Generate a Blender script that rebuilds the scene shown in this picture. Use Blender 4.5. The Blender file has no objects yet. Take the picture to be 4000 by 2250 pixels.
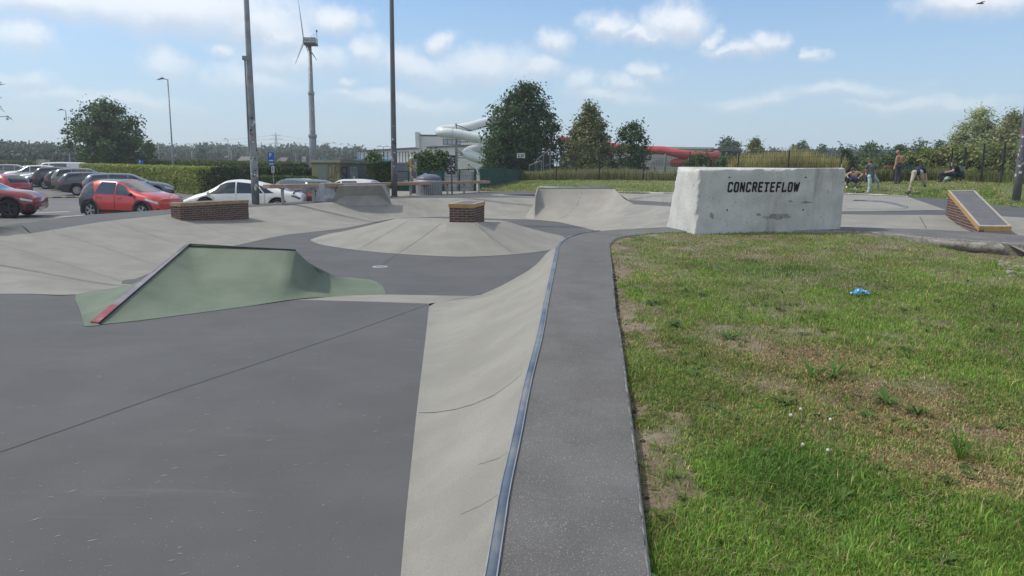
import bpy, bmesh, math, random
import numpy as np
from mathutils import Vector, Matrix, Quaternion
random.seed(11)
rng = np.random.default_rng(11)
R = math.radians
sc = bpy.context.scene
COL = sc.collection

# ------------------------------------------------------------------ camera
F_PX = 2850.0
PITCH, ROLL = R(9.66), R(0.7)
CAM = Vector((0.0, 0.0, 1.55))
cam_data = bpy.data.cameras.new('camera')
cam_data.sensor_width = 36.0
cam_data.lens = 36.0 * F_PX / 4000.0
cam_data.clip_start = 0.05
cam_data.clip_end = 6000.0
cam = bpy.data.objects.new('camera', cam_data)
COL.objects.link(cam)
CAMROT = Matrix.Rotation(R(90) - PITCH, 3, 'X') @ Matrix.Rotation(ROLL, 3, 'Z')
cam.matrix_world = Matrix.Translation(CAM) @ CAMROT.to_4x4()
sc.camera = cam

# ------------------------------------------------------------------ light
SUN_EL, SUN_AZ = R(51), R(-82)          # azimuth from +Y towards +X: the sun stands to the left
sun_dir = Vector((math.sin(SUN_AZ) * math.cos(SUN_EL), math.cos(SUN_AZ) * math.cos(SUN_EL), math.sin(SUN_EL)))
sl = bpy.data.lights.new('sun', 'SUN')
sl.energy = 2.3
sl.angle = R(2.2)
sl.color = (1.0, 0.93, 0.82)
so = bpy.data.objects.new('sun', sl)
COL.objects.link(so)
so.rotation_euler = (-sun_dir).to_track_quat('-Z', 'Y').to_euler()
so.location = (-20, 20, 30)

vs = sc.view_settings
vs.view_transform = 'Standard'
vs.look = 'None'
vs.exposure = 0.40
vs.gamma = 1.0
vs.use_curve_mapping = False
sc.cycles.use_denoising = True
sc.cycles.max_bounces = 6
sc.cycles.volume_bounces = 1
sc.cycles.transparent_max_bounces = 12
sc.cycles.caustics_reflective = False
sc.cycles.caustics_refractive = False


def ray(px, py):
    return CAMROT @ Vector(((px - 2000.0) / F_PX, -(py - 1125.0) / F_PX, -1.0))


def W(px, py, z, slope=0.0):
    """the point of the plane z + slope * Y that a photograph point looks at"""
    d = ray(px, py)
    t = (z - CAM.z) / (d.z - slope * d.y)
    return CAM + d * t


def WD(px, py, Y):
    d = ray(px, py)
    return CAM + d * (Y / d.y)


# ------------------------------------------------------------------ world
world = bpy.data.worlds.new('World')
sc.world = world
world.use_nodes = True
wn, wl = world.node_tree.nodes, world.node_tree.links
for n in list(wn):
    wn.remove(n)


def wnode(t, **kw):
    n = wn.new(t)
    for k, v in kw.items():
        setattr(n, k, v)
    return n


def wmath(op, a, b=None, c=None, clamp=False):
    n = wnode('ShaderNodeMath', operation=op)
    n.use_clamp = clamp
    for i, v in enumerate((a, b, c)):
        if v is None:
            continue
        if hasattr(v, 'links'):
            wl.new(v, n.inputs[i])
        else:
            n.inputs[i].default_value = v
    return n.outputs[0]


def wramp(x, lo, hi):
    n = wnode('ShaderNodeMapRange', interpolation_type='SMOOTHSTEP')
    wl.new(x, n.inputs[0])
    n.inputs[1].default_value, n.inputs[2].default_value = lo, hi
    return n.outputs[0]


def wmix(f, a, b):
    n = wnode('ShaderNodeMix', data_type='RGBA')
    if hasattr(f, 'links'):
        wl.new(f, n.inputs[0])
    else:
        n.inputs[0].default_value = f
    for i, v in ((6, a), (7, b)):
        if hasattr(v, 'links'):
            wl.new(v, n.inputs[i])
        else:
            n.inputs[i].default_value = (*v, 1.0)
    return n.outputs[2]


sky = wnode('ShaderNodeTexSky', sky_type='NISHITA')
sky.sun_disc = False
sky.sun_elevation = SUN_EL
sky.sun_rotation = SUN_AZ
sky.altitude = 20.0
sky.air_density = 1.0
sky.dust_density = 0.6
sky.ozone_density = 2.2
tc = wnode('ShaderNodeTexCoord')
sep = wnode('ShaderNodeSeparateXYZ')
wl.new(tc.outputs['Generated'], sep.inputs[0])
az = wmath('ARCTAN2', sep.outputs[0], sep.outputs[1])
el = wmath('ARCSINE', sep.outputs[2])
comb = wnode('ShaderNodeCombineXYZ')
wl.new(az, comb.inputs[0])
wl.new(el, comb.inputs[1])
# billowing edges
def wnoise(scale, detail, rough, vec):
    n = wnode('ShaderNodeTexNoise', noise_dimensions='3D')
    n.inputs['Scale'].default_value = scale
    n.inputs['Detail'].default_value = detail
    n.inputs['Roughness'].default_value = rough
    wl.new(vec, n.inputs['Vector'])
    return n
warp = wnoise(11.0, 6.0, 0.62, tc.outputs['Generated'])
wsub = wnode('ShaderNodeVectorMath', operation='SUBTRACT')
wl.new(warp.outputs['Color'], wsub.inputs[0])
wsub.inputs[1].default_value = (0.5, 0.5, 0.5)
wadd = wnode('ShaderNodeVectorMath', operation='MULTIPLY_ADD')
wl.new(wsub.outputs[0], wadd.inputs[0])
wadd.inputs[1].default_value = (0.15, 0.055, 0.0)
wl.new(comb.outputs[0], wadd.inputs[2])
PT = wadd.outputs[0]
# cumulus heaps: (x, y, half width, half height) on a 2576 px wide frame, turned into azimuth and elevation
HEAPS = [(430, 20, 360, 62), (160, 5, 220, 40), (650, 55, 130, 55), (410, 160, 80, 42), (55, 85, 90, 40), (55, 208, 55, 18),
         (150, 240, 95, 18), (700, 90, 80, 46), (840, 52, 110, 36), (750, 150, 150, 40), (585, 127, 42, 16),
         (650, 200, 140, 42), (950, 140, 75, 40), (1060, 175, 130, 45), (1210, 172, 140, 42), (1125, 108, 55, 22),
         (1340, 185, 90, 24), (870, 217, 40, 14), (870, 252, 50, 16), (1388, 120, 60, 32), (1535, 68, 80, 30),
         (1715, 55, 90, 42), (1640, 85, 120, 22), (1812, 100, 38, 26), (1930, 115, 65, 20), (1850, 128, 90, 16),
         (1465, 215, 60, 32), (1575, 210, 55, 28), (1645, 180, 55, 20), (1530, 242, 140, 18), (1835, 255, 85, 15),
         (1920, 248, 70, 13), (2110, 232, 150, 13), (2260, 265, 110, 11), (2410, 262, 140, 11), (2050, 142, 30, 12),
         (2470, 5, 160, 30), (300, 262, 160, 22), (1000, 262, 220, 22)]
d1 = d2 = None
PXR = 1.5528
for hx, hy, hw, hh in HEAPS:
    d = ray(hx * PXR, hy * PXR).normalized()
    a0, e0 = math.atan2(d.x, d.y), math.asin(d.z)
    sw, sh = hw * PXR / F_PX * 0.92, max(hh, 17) * PXR / F_PX * 1.12
    outs = []
    for de in (0.0, -0.55 * sh):
        m = wnode('ShaderNodeVectorMath', operation='MULTIPLY_ADD')
        wl.new(PT, m.inputs[0])
        m.inputs[1].default_value = (1 / sw, 1 / sh, 0)
        m.inputs[2].default_value = (-a0 / sw, -(e0 + de) / sh, 0)
        ln = wnode('ShaderNodeVectorMath', operation='LENGTH')
        wl.new(m.outputs[0], ln.inputs[0])
        outs.append(ln.outputs['Value'])
    if d1 is None:
        d1, d2 = outs
    else:
        n1 = wnode('ShaderNodeMath', operation='SMOOTH_MIN')
        wl.new(d1, n1.inputs[0]); wl.new(outs[0], n1.inputs[1]); n1.inputs[2].default_value = 0.25
        n2 = wnode('ShaderNodeMath', operation='SMOOTH_MIN')
        wl.new(d2, n2.inputs[0]); wl.new(outs[1], n2.inputs[1]); n2.inputs[2].default_value = 0.25
        d1, d2 = n1.outputs[0], n2.outputs[0]
fine = wnoise(34.0, 5.0, 0.6, tc.outputs['Generated'])
big = wnoise(3.2, 4.0, 0.55, tc.outputs['Generated'])
dd = wmath('ADD', d1, wmath('MULTIPLY', wmath('SUBTRACT', fine.outputs['Fac'], 0.5), 0.9))
dens = wramp(dd, 1.38, 0.22)
# unseen cloud cover behind and above the viewer, thickened to add fill light
outside = wmath('MULTIPLY', wramp(wmath('ADD', big.outputs['Fac'], wmath('MULTIPLY', fine.outputs['Fac'], 0.12)), 0.47, 0.62),
                wmath('MAXIMUM', wramp(el, 0.32, 0.5), wramp(wmath('ABSOLUTE', az), 0.72, 0.95)))
dens = wmath('MAXIMUM', dens, outside, clamp=True)
top = wramp(wmath('ADD', wmath('SUBTRACT', d2, d1), wmath('MULTIPLY', wmath('SUBTRACT', warp.outputs['Fac'], 0.5), 0.6)), -0.45, 0.55)
cloud = wmix(top, (4.1, 4.3, 4.7), (6.0, 6.05, 6.1))
lowfade = wramp(el, 0.02, 0.24)
dens = wmath('MULTIPLY', dens, wmath('MULTIPLY_ADD', lowfade, 0.62, 0.28))
# pale summer haze above the horizon
haze_f = wmath('MULTIPLY', wramp(el, 0.30, -0.03), 0.72)
skym = wnode('ShaderNodeVectorMath', operation='MULTIPLY')
wl.new(sky.outputs[0], skym.inputs[0])
skym.inputs[1].default_value = (0.65, 0.795, 0.90)
skyc = wmix(haze_f, skym.outputs[0], (2.75, 3.5, 4.5))
skyc = wmix(dens, skyc, cloud)
bg = wnode('ShaderNodeBackground')
bg.inputs[1].default_value = 0.135
wl.new(skyc, bg.inputs[0])
world.cycles.sampling_method = 'MANUAL'
world.cycles.sample_map_resolution = 512
wo = wnode('ShaderNodeOutputWorld')
wl.new(bg.outputs[0], wo.inputs[0])

# ------------------------------------------------------------------ materials
MATS = {}


def mat(name, col, rough=0.8, var=0.12, scale=6.0, bump=0.0, bscale=60.0, metal=0.0, spec=0.3, col2=None, mix=(0.45, 0.62),
        speck=None, attr=None, trans=0.0, alpha=1.0, coat=0.0, streak=None, emit=None):
    if name in MATS:
        return MATS[name]
    m = bpy.data.materials.new(name)
    m.use_nodes = True
    nt = m.node_tree
    N, L = nt.nodes, nt.links
    b = N['Principled BSDF']
    b.inputs['Roughness'].default_value = rough
    b.inputs['Metallic'].default_value = metal
    b.inputs['Specular IOR Level'].default_value = spec
    if coat:
        b.inputs['Coat Weight'].default_value = coat
        b.inputs['Coat Roughness'].default_value = 0.06
    geo = N.new('ShaderNodeNewGeometry')
    pos = geo.outputs['Position']

    def nz(scale, detail=5.0, rough=0.6, stretch=None):
        n = N.new('ShaderNodeTexNoise')
        n.inputs['Scale'].default_value = scale
        n.inputs['Detail'].default_value = detail
        n.inputs['Roughness'].default_value = rough
        if stretch:
            mp = N.new('ShaderNodeMapping')
            mp.inputs['Scale'].default_value = stretch
            L.new(pos, mp.inputs[0])
            L.new(mp.outputs[0], n.inputs['Vector'])
        else:
            L.new(pos, n.inputs['Vector'])
        return n.outputs['Fac']

    def rng_(x, lo, hi, a=0.0, c=1.0, smooth=True):
        n = N.new('ShaderNodeMapRange')
        if smooth:
            n.interpolation_type = 'SMOOTHSTEP'
        L.new(x, n.inputs[0])
        for i, v in enumerate((lo, hi, a, c)):
            n.inputs[i + 1].default_value = v
        return n.outputs[0]

    def mixc(f, a, c, blend='MIX'):
        n = N.new('ShaderNodeMix')
        n.data_type = 'RGBA'
        n.blend_type = blend
        if hasattr(f, 'links'):
            L.new(f, n.inputs[0])
        else:
            n.inputs[0].default_value = f
        for i, v in ((6, a), (7, c)):
            if hasattr(v, 'links'):
                L.new(v, n.inputs[i])
            else:
                n.inputs[i].default_value = (*v, 1.0)
        return n.outputs[2]

    if attr:
        at = N.new('ShaderNodeVertexColor')
        at.layer_name = attr
        c = at.outputs[0]
    else:
        c = None
    if c is None:
        lo = tuple(max(0.0, x * (1 - var)) for x in col)
        hi = tuple(min(1.0, x * (1 + var)) for x in col)
        if var > 0:
            c = mixc(rng_(nz(scale), 0.3, 0.7), lo, hi)
        else:
            c = col
    if col2:
        c = mixc(rng_(nz(scale * 0.37, 6.0, 0.65), *mix), c, col2)
    if speck:
        sscale, scol, lo, hi = speck
        c = mixc(rng_(nz(sscale, 2.0, 0.5), lo, hi), c, scol)
    if streak:
        st, scol, lo, hi, amt = streak
        n1 = rng_(nz(1.0, 4.0, 0.65, st), lo, hi, 0.0, amt)
        c = mixc(n1, c, scol)
    if hasattr(c, 'links'):
        L.new(c, b.inputs['Base Color'])
    else:
        b.inputs['Base Color'].default_value = (*c, 1.0)
    if bump:
        bp = N.new('ShaderNodeBump')
        bp.inputs['Strength'].default_value = bump
        bp.inputs['Distance'].default_value = 0.02
        L.new(nz(bscale, 4.0, 0.6), bp.inputs['Height'])
        L.new(bp.outputs[0], b.inputs['Normal'])
    if trans:
        tr = N.new('ShaderNodeBsdfTranslucent')
        if hasattr(c, 'links'):
            L.new(c, tr.inputs[0])
        else:
            tr.inputs[0].default_value = (*c, 1)
        ms = N.new('ShaderNodeMixShader')
        ms.inputs[0].default_value = trans
        L.new(b.outputs[0], ms.inputs[1])
        L.new(tr.outputs[0], ms.inputs[2])
        L.new(ms.outputs[0], N['Material Output'].inputs[0])
    if alpha < 1.0:
        b.inputs['Alpha'].default_value = alpha
    MATS[name] = m
    return m


# ------------------------------------------------------------------ mesh helpers
class MB:
    def __init__(s):
        s.v, s.f, s.mi = [], [], []
        s.m = 0

    def add(s, vs, fs, M=None):
        o = len(s.v)
        for p in vs:
            s.v.append(tuple(M @ Vector(p)) if M is not None else tuple(p))
        for f in fs:
            s.f.append(tuple(i + o for i in f))
            s.mi.append(s.m)
        return s

    def box(s, x0, x1, y0, y1, z0, z1, M=None):
        return s.add([(x0, y0, z0), (x1, y0, z0), (x1, y1, z0), (x0, y1, z0), (x0, y0, z1), (x1, y0, z1), (x1, y1, z1), (x0, y1, z1)],
                     [(3, 2, 1, 0), (4, 5, 6, 7), (0, 1, 5, 4), (1, 2, 6, 5), (2, 3, 7, 6), (3, 0, 4, 7)], M)

    def hexa(s, p):
        """eight corners: bottom ring, top ring"""
        return s.add(p, [(3, 2, 1, 0), (4, 5, 6, 7), (0, 1, 5, 4), (1, 2, 6, 5), (2, 3, 7, 6), (3, 0, 4, 7)])

    def bar(s, a, b, w, h, up=(0, 0, 1)):
        """a square bar from a to b"""
        a, b = Vector(a), Vector(b)
        d = (b - a).normalized()
        u = Vector(up)
        if abs(d.dot(u)) > 0.98:
            u = Vector((1, 0, 0))
        x = d.cross(u).normalized() * (w / 2)
        y = x.cross(d).normalized() * (h / 2)
        p = [a - x - y, a + x - y, a + x + y, a - x + y, b - x - y, b + x - y, b + x + y, b - x + y]
        return s.add(p, [(0, 1, 2, 3), (7, 6, 5, 4), (1, 0, 4, 5), (2, 1, 5, 6), (3, 2, 6, 7), (0, 3, 7, 4)])

    def tube(s, path, radii, seg=8, caps=True, flat=1.0):
        path = [Vector(p) for p in path]
        if not hasattr(radii, '__len__'):
            radii = [radii] * len(path)
        n = len(path)
        prev = None
        rings = []
        for i, p in enumerate(path):
            d = (path[min(i + 1, n - 1)] - path[max(i - 1, 0)]).normalized()
            if prev is None:
                u = Vector((0, 0, 1)) if abs(d.z) < 0.9 else Vector((1, 0, 0))
                x = d.cross(u).normalized()
            else:
                x = (prev - d * prev.dot(d)).normalized()
            prev = x
            y = d.cross(x).normalized()
            rings.append([p + x * (math.cos(2 * math.pi * k / seg) * radii[i]) + y * (math.sin(2 * math.pi * k / seg) * radii[i] * flat) for k in range(seg)])
        vs_, fs_ = [], []
        for r in rings:
            vs_ += r
        for i in range(n - 1):
            for k in range(seg):
                k2 = (k + 1) % seg
                fs_.append((i * seg + k, i * seg + k2, (i + 1) * seg + k2, (i + 1) * seg + k))
        if caps:
            fs_.append(tuple(range(seg))[::-1])
            fs_.append(tuple((n - 1) * seg + k for k in range(seg)))
        return s.add(vs_, fs_)

    def lathe(s, prof, c=(0, 0, 0), seg=24, M=None):
        """profile of (r, z) turned round z through c"""
        vs_, fs_ = [], []
        n = len(prof)
        for k in range(seg):
            a = 2 * math.pi * k / seg
            for r, z in prof:
                vs_.append((c[0] + r * math.cos(a), c[1] + r * math.sin(a), c[2] + z))
        for k in range(seg):
            k2 = (k + 1) % seg
            for i in range(n - 1):
                fs_.append((k * n + i, k2 * n + i, k2 * n + i + 1, k * n + i + 1))
        return s.add(vs_, fs_, M)

    def ball(s, c, rx, ry=None, rz=None, seg=12, ringn=8, M=None):
        ry = ry or rx
        rz = rz or rx
        vs_, fs_ = [], []
        for i in range(ringn + 1):
            t = math.pi * i / ringn
            for k in range(seg):
                a = 2 * math.pi * k / seg
                vs_.append((c[0] + rx * math.sin(t) * math.cos(a), c[1] + ry * math.sin(t) * math.sin(a), c[2] + rz * math.cos(t)))
        for i in range(ringn):
            for k in range(seg):
                k2 = (k + 1) % seg
                fs_.append((i * seg + k, (i + 1) * seg + k, (i + 1) * seg + k2, i * seg + k2))
        return s.add(vs_, fs_, M)

    def prism(s, poly, n):
        """a flat polygon pushed along n"""
        n = Vector(n)
        k = len(poly)
        p = [Vector(q) for q in poly]
        vs_ = p + [q + n for q in p]
        fs_ = [tuple(range(k))[::-1], tuple(range(k, 2 * k))] + [(i, (i + 1) % k, (i + 1) % k + k, i + k) for i in range(k)]
        return s.add(vs_, fs_)

    def loft(s, rows):
        """rows of equally many points"""
        n = len(rows[0])
        vs_ = [p for r in rows for p in r]
        fs_ = [(i * n + k, i * n + k + 1, (i + 1) * n + k + 1, (i + 1) * n + k) for i in range(len(rows) - 1) for k in range(n - 1)]
        return s.add(vs_, fs_)

    def mesh(s, name, mats, smooth=False):
        me = bpy.data.meshes.new(name)
        me.from_pydata(s.v, [], s.f)
        for m in (mats if isinstance(mats, (list, tuple)) else [mats]):
            me.materials.append(m)
        if isinstance(mats, (list, tuple)) and len(mats) > 1:
            me.polygons.foreach_set('material_index', s.mi)
        if smooth:
            me.polygons.foreach_set('use_smooth', [True] * len(me.polygons))
        bm = bmesh.new()
        bm.from_mesh(me)
        bmesh.ops.recalc_face_normals(bm, faces=bm.faces)
        bm.to_mesh(me)
        bm.free()
        me.update()
        return me

    def build(s, name, mats, parent=None, smooth=False):
        return link(name, s.mesh(name, mats, smooth), parent)


def link(name, me, parent=None):
    o = bpy.data.objects.new(name, me)
    COL.objects.link(o)
    if parent is not None:
        adopt(o, parent)
    return o


def adopt(o, parent):
    """parent o while its coordinates stay world coordinates"""
    o.parent = parent
    o.matrix_parent_inverse = chain(parent).inverted()


def chain(o):
    M = o.matrix_basis.copy()
    if o.parent is not None:
        M = chain(o.parent) @ o.matrix_parent_inverse @ M
    return M


def tag(o, label=None, cat=None, group=None, kind=None):
    if label:
        o['label'] = label
    if cat:
        o['category'] = cat
    if group:
        o['group'] = group
    if kind:
        o['kind'] = kind
    return o


def struct(o, label=None):
    o['kind'] = 'structure'
    if label:
        o['label'] = label
    return o


def thing(name, loc, label, cat, group=None, rz=0.0):
    o = bpy.data.objects.new(name, None)
    COL.objects.link(o)
    o.location = loc
    o.rotation_euler = (0, 0, rz)
    o.empty_display_size = 0.2
    return tag(o, label, cat, group)


def copy_tree(o, parent=None):
    c = o.copy()
    COL.objects.link(c)
    c.parent = parent
    if parent is not None:
        c.matrix_parent_inverse = o.matrix_parent_inverse.copy()
    for ch in list(o.children):
        copy_tree(ch, c)
    return c


def np_mesh(name, verts, faces, mats, cols=None, parent=None, midx=None):
    me = bpy.data.meshes.new(name)
    verts = np.ascontiguousarray(verts, dtype=np.float32)
    faces = np.ascontiguousarray(faces, dtype=np.int32)
    k = faces.shape[1]
    me.vertices.add(len(verts))
    me.vertices.foreach_set('co', verts.ravel())
    me.loops.add(faces.size)
    me.loops.foreach_set('vertex_index', faces.ravel())
    me.polygons.add(len(faces))
    me.polygons.foreach_set('loop_start', np.arange(0, faces.size, k, dtype=np.int32))
    me.polygons.foreach_set('loop_total', np.full(len(faces), k, dtype=np.int32))
    for m in (mats if isinstance(mats, (list, tuple)) else [mats]):
        me.materials.append(m)
    if midx is not None:
        me.polygons.foreach_set('material_index', np.ascontiguousarray(midx, dtype=np.int32))
    me.update(calc_edges=True)
    if cols is not None:
        ca = me.color_attributes.new('tint', 'FLOAT_COLOR', 'POINT')
        c4 = np.ones((len(verts), 4), dtype=np.float32)
        c4[:, :3] = cols
        ca.data.foreach_set('color', c4.ravel())
    return link(name, me, parent)


def lerp(a, b, t):
    return a + (b - a) * t


def resample(pts, n):
    """n points evenly spread along a polyline, lightly rounded"""
    pts = [Vector(p) for p in pts]
    d = [0.0]
    for a, b in zip(pts, pts[1:]):
        d.append(d[-1] + (b - a).length)
    out = []
    for i in range(n):
        t = d[-1] * i / (n - 1)
        k = 0
        while k < len(d) - 2 and d[k + 1] < t:
            k += 1
        f = 0 if d[k + 1] == d[k] else (t - d[k]) / (d[k + 1] - d[k])
        p0, p1, p2, p3 = pts[max(k - 1, 0)], pts[k], pts[k + 1], pts[min(k + 2, len(pts) - 1)]
        out.append(0.5 * ((2 * p1) + (p2 - p0) * f + (2 * p0 - 5 * p1 + 4 * p2 - p3) * f * f + (3 * p1 - p0 - 3 * p2 + p3) * f ** 3))
    return out


def crom(pts, per=6):
    pts = [Vector(p) for p in pts]
    out = []
    for k in range(len(pts) - 1):
        p0, p1, p2, p3 = pts[max(k - 1, 0)], pts[k], pts[k + 1], pts[min(k + 2, len(pts) - 1)]
        for i in range(per):
            f = i / per
            out.append(0.5 * ((2 * p1) + (p2 - p0) * f + (2 * p0 - 5 * p1 + 4 * p2 - p3) * f * f + (3 * p1 - p0 - 3 * p2 + p3) * f ** 3))
    out.append(pts[-1])
    return out


def vnoise(x, y, seed=0):
    """smooth value noise for numpy arrays"""
    xi, yi = np.floor(x).astype(np.int64), np.floor(y).astype(np.int64)
    xf, yf = x - xi, y - yi

    def h(a, b):
        n = (a * 374761393 + b * 668265263 + seed * 974711) & 0xffffffff
        n = ((n ^ (n >> 13)) * 1274126177) & 0xffffffff
        return ((n ^ (n >> 16)) & 0xffff) / 65535.0
    u, v = xf * xf * (3 - 2 * xf), yf * yf * (3 - 2 * yf)
    return (h(xi, yi) * (1 - u) + h(xi + 1, yi) * u) * (1 - v) + (h(xi, yi + 1) * (1 - u) + h(xi + 1, yi + 1) * u) * v


def fnoise(x, y, seed=0, oct=3):
    t, a, s = 0.0, 0.5, 0.0
    for k in range(oct):
        t = t + a * vnoise(x * 2 ** k, y * 2 ** k, seed + k)
        s += a
        a *= 0.5
    return t / s


def in_poly(px, py, poly):
    inside = np.zeros(px.shape, dtype=bool)
    n = len(poly)
    for i in range(n):
        x0, y0 = poly[i]
        x1, y1 = poly[(i + 1) % n]
        c = ((y0 > py) != (y1 > py)) & (px < (x1 - x0) * (py - y0) / (y1 - y0 + 1e-12) + x0)
        inside ^= c
    return inside


def poly_dist(px, py, pts):
    """distance to an open polyline"""
    best = np.full(px.shape, 1e9)
    for (x0, y0), (x1, y1) in zip(pts, pts[1:]):
        dx, dy = x1 - x0, y1 - y0
        t = np.clip(((px - x0) * dx + (py - y0) * dy) / (dx * dx + dy * dy + 1e-12), 0, 1)
        best = np.minimum(best, np.hypot(px - x0 - t * dx, py - y0 - t * dy))
    return best

# ================================================================== the skatepark
from mathutils.geometry import tessellate_polygon
from mathutils.bvhtree import BVHTree

LIGHT = mat('light_concrete', (0.268, 0.260, 0.23), 0.85, 0.10, 1.6, 0.3, 120.0, col2=(0.225, 0.22, 0.2), mix=(0.5, 0.75),
            speck=(150.0, (0.18, 0.175, 0.16), 0.57, 0.70), streak=((2.2, 7.0, 2.0), (0.32, 0.31, 0.28), 0.62, 0.78, 0.35))
DARK = mat('dark_tinted_concrete', (0.093, 0.0945, 0.096), 0.78, 0.08, 1.3, 0.08, 80.0, col2=(0.108, 0.109, 0.110), mix=(0.48, 0.7),
           speck=(95.0, (0.30, 0.30, 0.30), 0.715, 0.76), streak=((0.5, 3.4, 0.5), (0.17, 0.17, 0.17), 0.58, 0.80, 0.35))
DECK = mat('worn_deck_concrete', (0.122, 0.119, 0.115), 0.8, 0.16, 1.7, 0.3, 110.0, col2=(0.112, 0.107, 0.104), mix=(0.5, 0.68),
           speck=(170.0, (0.36, 0.35, 0.33), 0.62, 0.70), streak=((1.4, .8, 1.), (0.2, .195, .19), .56, .76, .6))
ROUGH = mat('rough_broken_concrete', (0.30, 0.285, 0.245), 0.95, 0.2, 14.0, 0.9, 40.0, col2=(0.17, 0.155, 0.13), mix=(0.5, 0.7))
EDGE = mat('chipped_edge_concrete', (0.30, 0.295, 0.28), 0.9, 0.2, 60.0, 0.4, 90.0, col2=(0.17, 0.165, 0.16), mix=(0.40, 0.66))
JOINT = mat('joint_filler', (0.035, 0.035, 0.036), 0.9, 0.2, 20.0)
JOINTL = mat('soft_joint', (0.16, 0.155, 0.14), 0.9, 0.2, 20.0)
BLUE = mat('blue_painted_steel', (0.095, 0.125, 0.165), 0.42, 0.25, 3.0, 0.0, metal=0.35, spec=0.5, col2=(0.23, 0.24, 0.245), mix=(0.44, 0.62),
           streak=((14.0, 0.8, 14.0), (0.30, 0.31, 0.32), 0.6, 0.75, 0.8))
STEEL = mat('grey_steel', (0.30, 0.31, 0.32), 0.45, 0.15, 8.0, 0.0, metal=0.5, spec=0.5)

FL = (-0.27, -0.012)          # near floor: level and fall per metre
BOWL = -0.55                  # level of the lower floor
DK = (0.0, 0.028)             # platform: level and rise per metre


def Wf(px, py):
    return W(px, py, FL[0], FL[1])


def Wd(px, py, dz=0.0):
    return W(px, py, DK[0] + dz, DK[1])


def flat_poly(name, loops, material, parent=None, solid=0.0):
    """a sheet (or slab) over outer and hole loops"""
    tris = tessellate_polygon([[Vector((p[0], p[1], 0)) for p in lp] for lp in loops])
    vs_ = [Vector(p) for lp in loops for p in lp]
    mb = MB()
    mb.add(vs_, [tuple(t) for t in tris])
    o = mb.build(name, material, parent)
    for p in o.data.polygons:
        pass
    bm = bmesh.new()
    bm.from_mesh(o.data)
    for f in bm.faces:
        if f.normal.z < 0:
            f.normal_flip()
    bm.to_mesh(o.data)
    bm.free()
    return o


def ext(p0, p1, Y):
    """carry the line p1 -> p0 on to the given Y"""
    t = (Y - p0.y) / (p0.y - p1.y)
    return p0 + (p0 - p1) * t


PARK = []
# ---- coping curve (left and right edge) on the platform
CLpx = [(1891, 2250), (1949, 1925), (2000, 1707), (2048, 1490), (2099, 1300), (2126, 1166), (2158, 1026), (2169, 972), (2178, 953), (2192, 940),
        (2214, 927), (2252, 914.5), (2303, 906), (2338, 901.5)]
CL = [Wd(*p) for p in CLpx]
CL = [ext(CL[0], CL[1], -1.5)] + CL
CLs = crom(CL, 6)
CR = []
for i, p in enumerate(CLs):
    d = (CLs[min(i + 1, len(CLs) - 1)] - CLs[max(i - 1, 0)])
    nrm = Vector((d.y, -d.x, 0)).normalized()
    CR.append(p + nrm * 0.052)
# ---- quarter bank under the coping
E_near = [Wf(1565, 2250), Wf(1587, 1997), Wf(1627, 1613), Wf(1660, 1340), Wf(1677, 1186)]
E0 = ext(E_near[0], E_near[1], -1.5)
E_far = [W(*p, BOWL) for p in [(1850, 1156.5), (1915, 1136), (2008, 1089), (2092, 1035), (2153, 975)]] + [Vector((1.55, 19.6, BOWL)), Vector((2.2, 21.4, BOWL)), Vector((2.75, 22.6, BOWL + 0.03))]


def at_y(pts, y):
    for a, b in zip(pts, pts[1:]):
        if a.y <= y <= b.y:
            return a.lerp(b, (y - a.y) / (b.y - a.y + 1e-9))
    return pts[-1] if y > pts[-1].y else pts[0]


line = [E0] + E_near
pairs = []
for i, c in enumerate(CLs):
    if c.y < 8.6:
        pairs.append((c, at_y(line, c.y * (10.0 / 8.6) if c.y > 0 else c.y)))
nearN = len(pairs)
rest = CLs[nearN:]
tail = resample([E_near[-1]] + E_far, len(rest) + 1)[1:]
pairs += list(zip(rest, tail))
rows = []
NR = 14
for k in range(NR + 1):
    t = k / NR
    row = []
    for c, e in pairs:
        p = c.lerp(e, t)
        zc = c.z - 0.018
        p.z = e.z + (zc - e.z) * (1 - t) ** 1.75 * (1.0)
        row.append(p)
    rows.append(row)
mb = MB()
mb.loft(rows)
o = struct(mb.build('quarter_bank', LIGHT, smooth=True))
PARK.append(o)
# ---- steel coping
mb = MB()
prof = [(-0.003, -0.05), (-0.003, -0.004), (0.008, 0.010), (0.026, 0.012), (0.044, 0.008), (0.053, -0.002), (0.053, -0.05)]
mb.loft([[p + (q - p).normalized() * u + Vector((0, 0, w)) for u, w in prof] for p, q in zip(CLs, CR)])
o = mb.build('metal_coping', BLUE, smooth=True)
for u0, u1, w0 in ((-.001, .006, .0125), (.043, .050, .0105)):
    mb = MB()
    mb.loft([[p + (q - p).normalized() * u0 + Vector((0, 0, w0 - .004)) for p, q in zip(CLs, CR)], [p + (q - p).normalized() * u1 + Vector((0, 0, w0)) for p, q in zip(CLs, CR)]])
    mb.build('ground_line', STEEL, o)
tag(o, 'blue painted steel coping along the platform edge above the quarter bank', 'coping')
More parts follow.
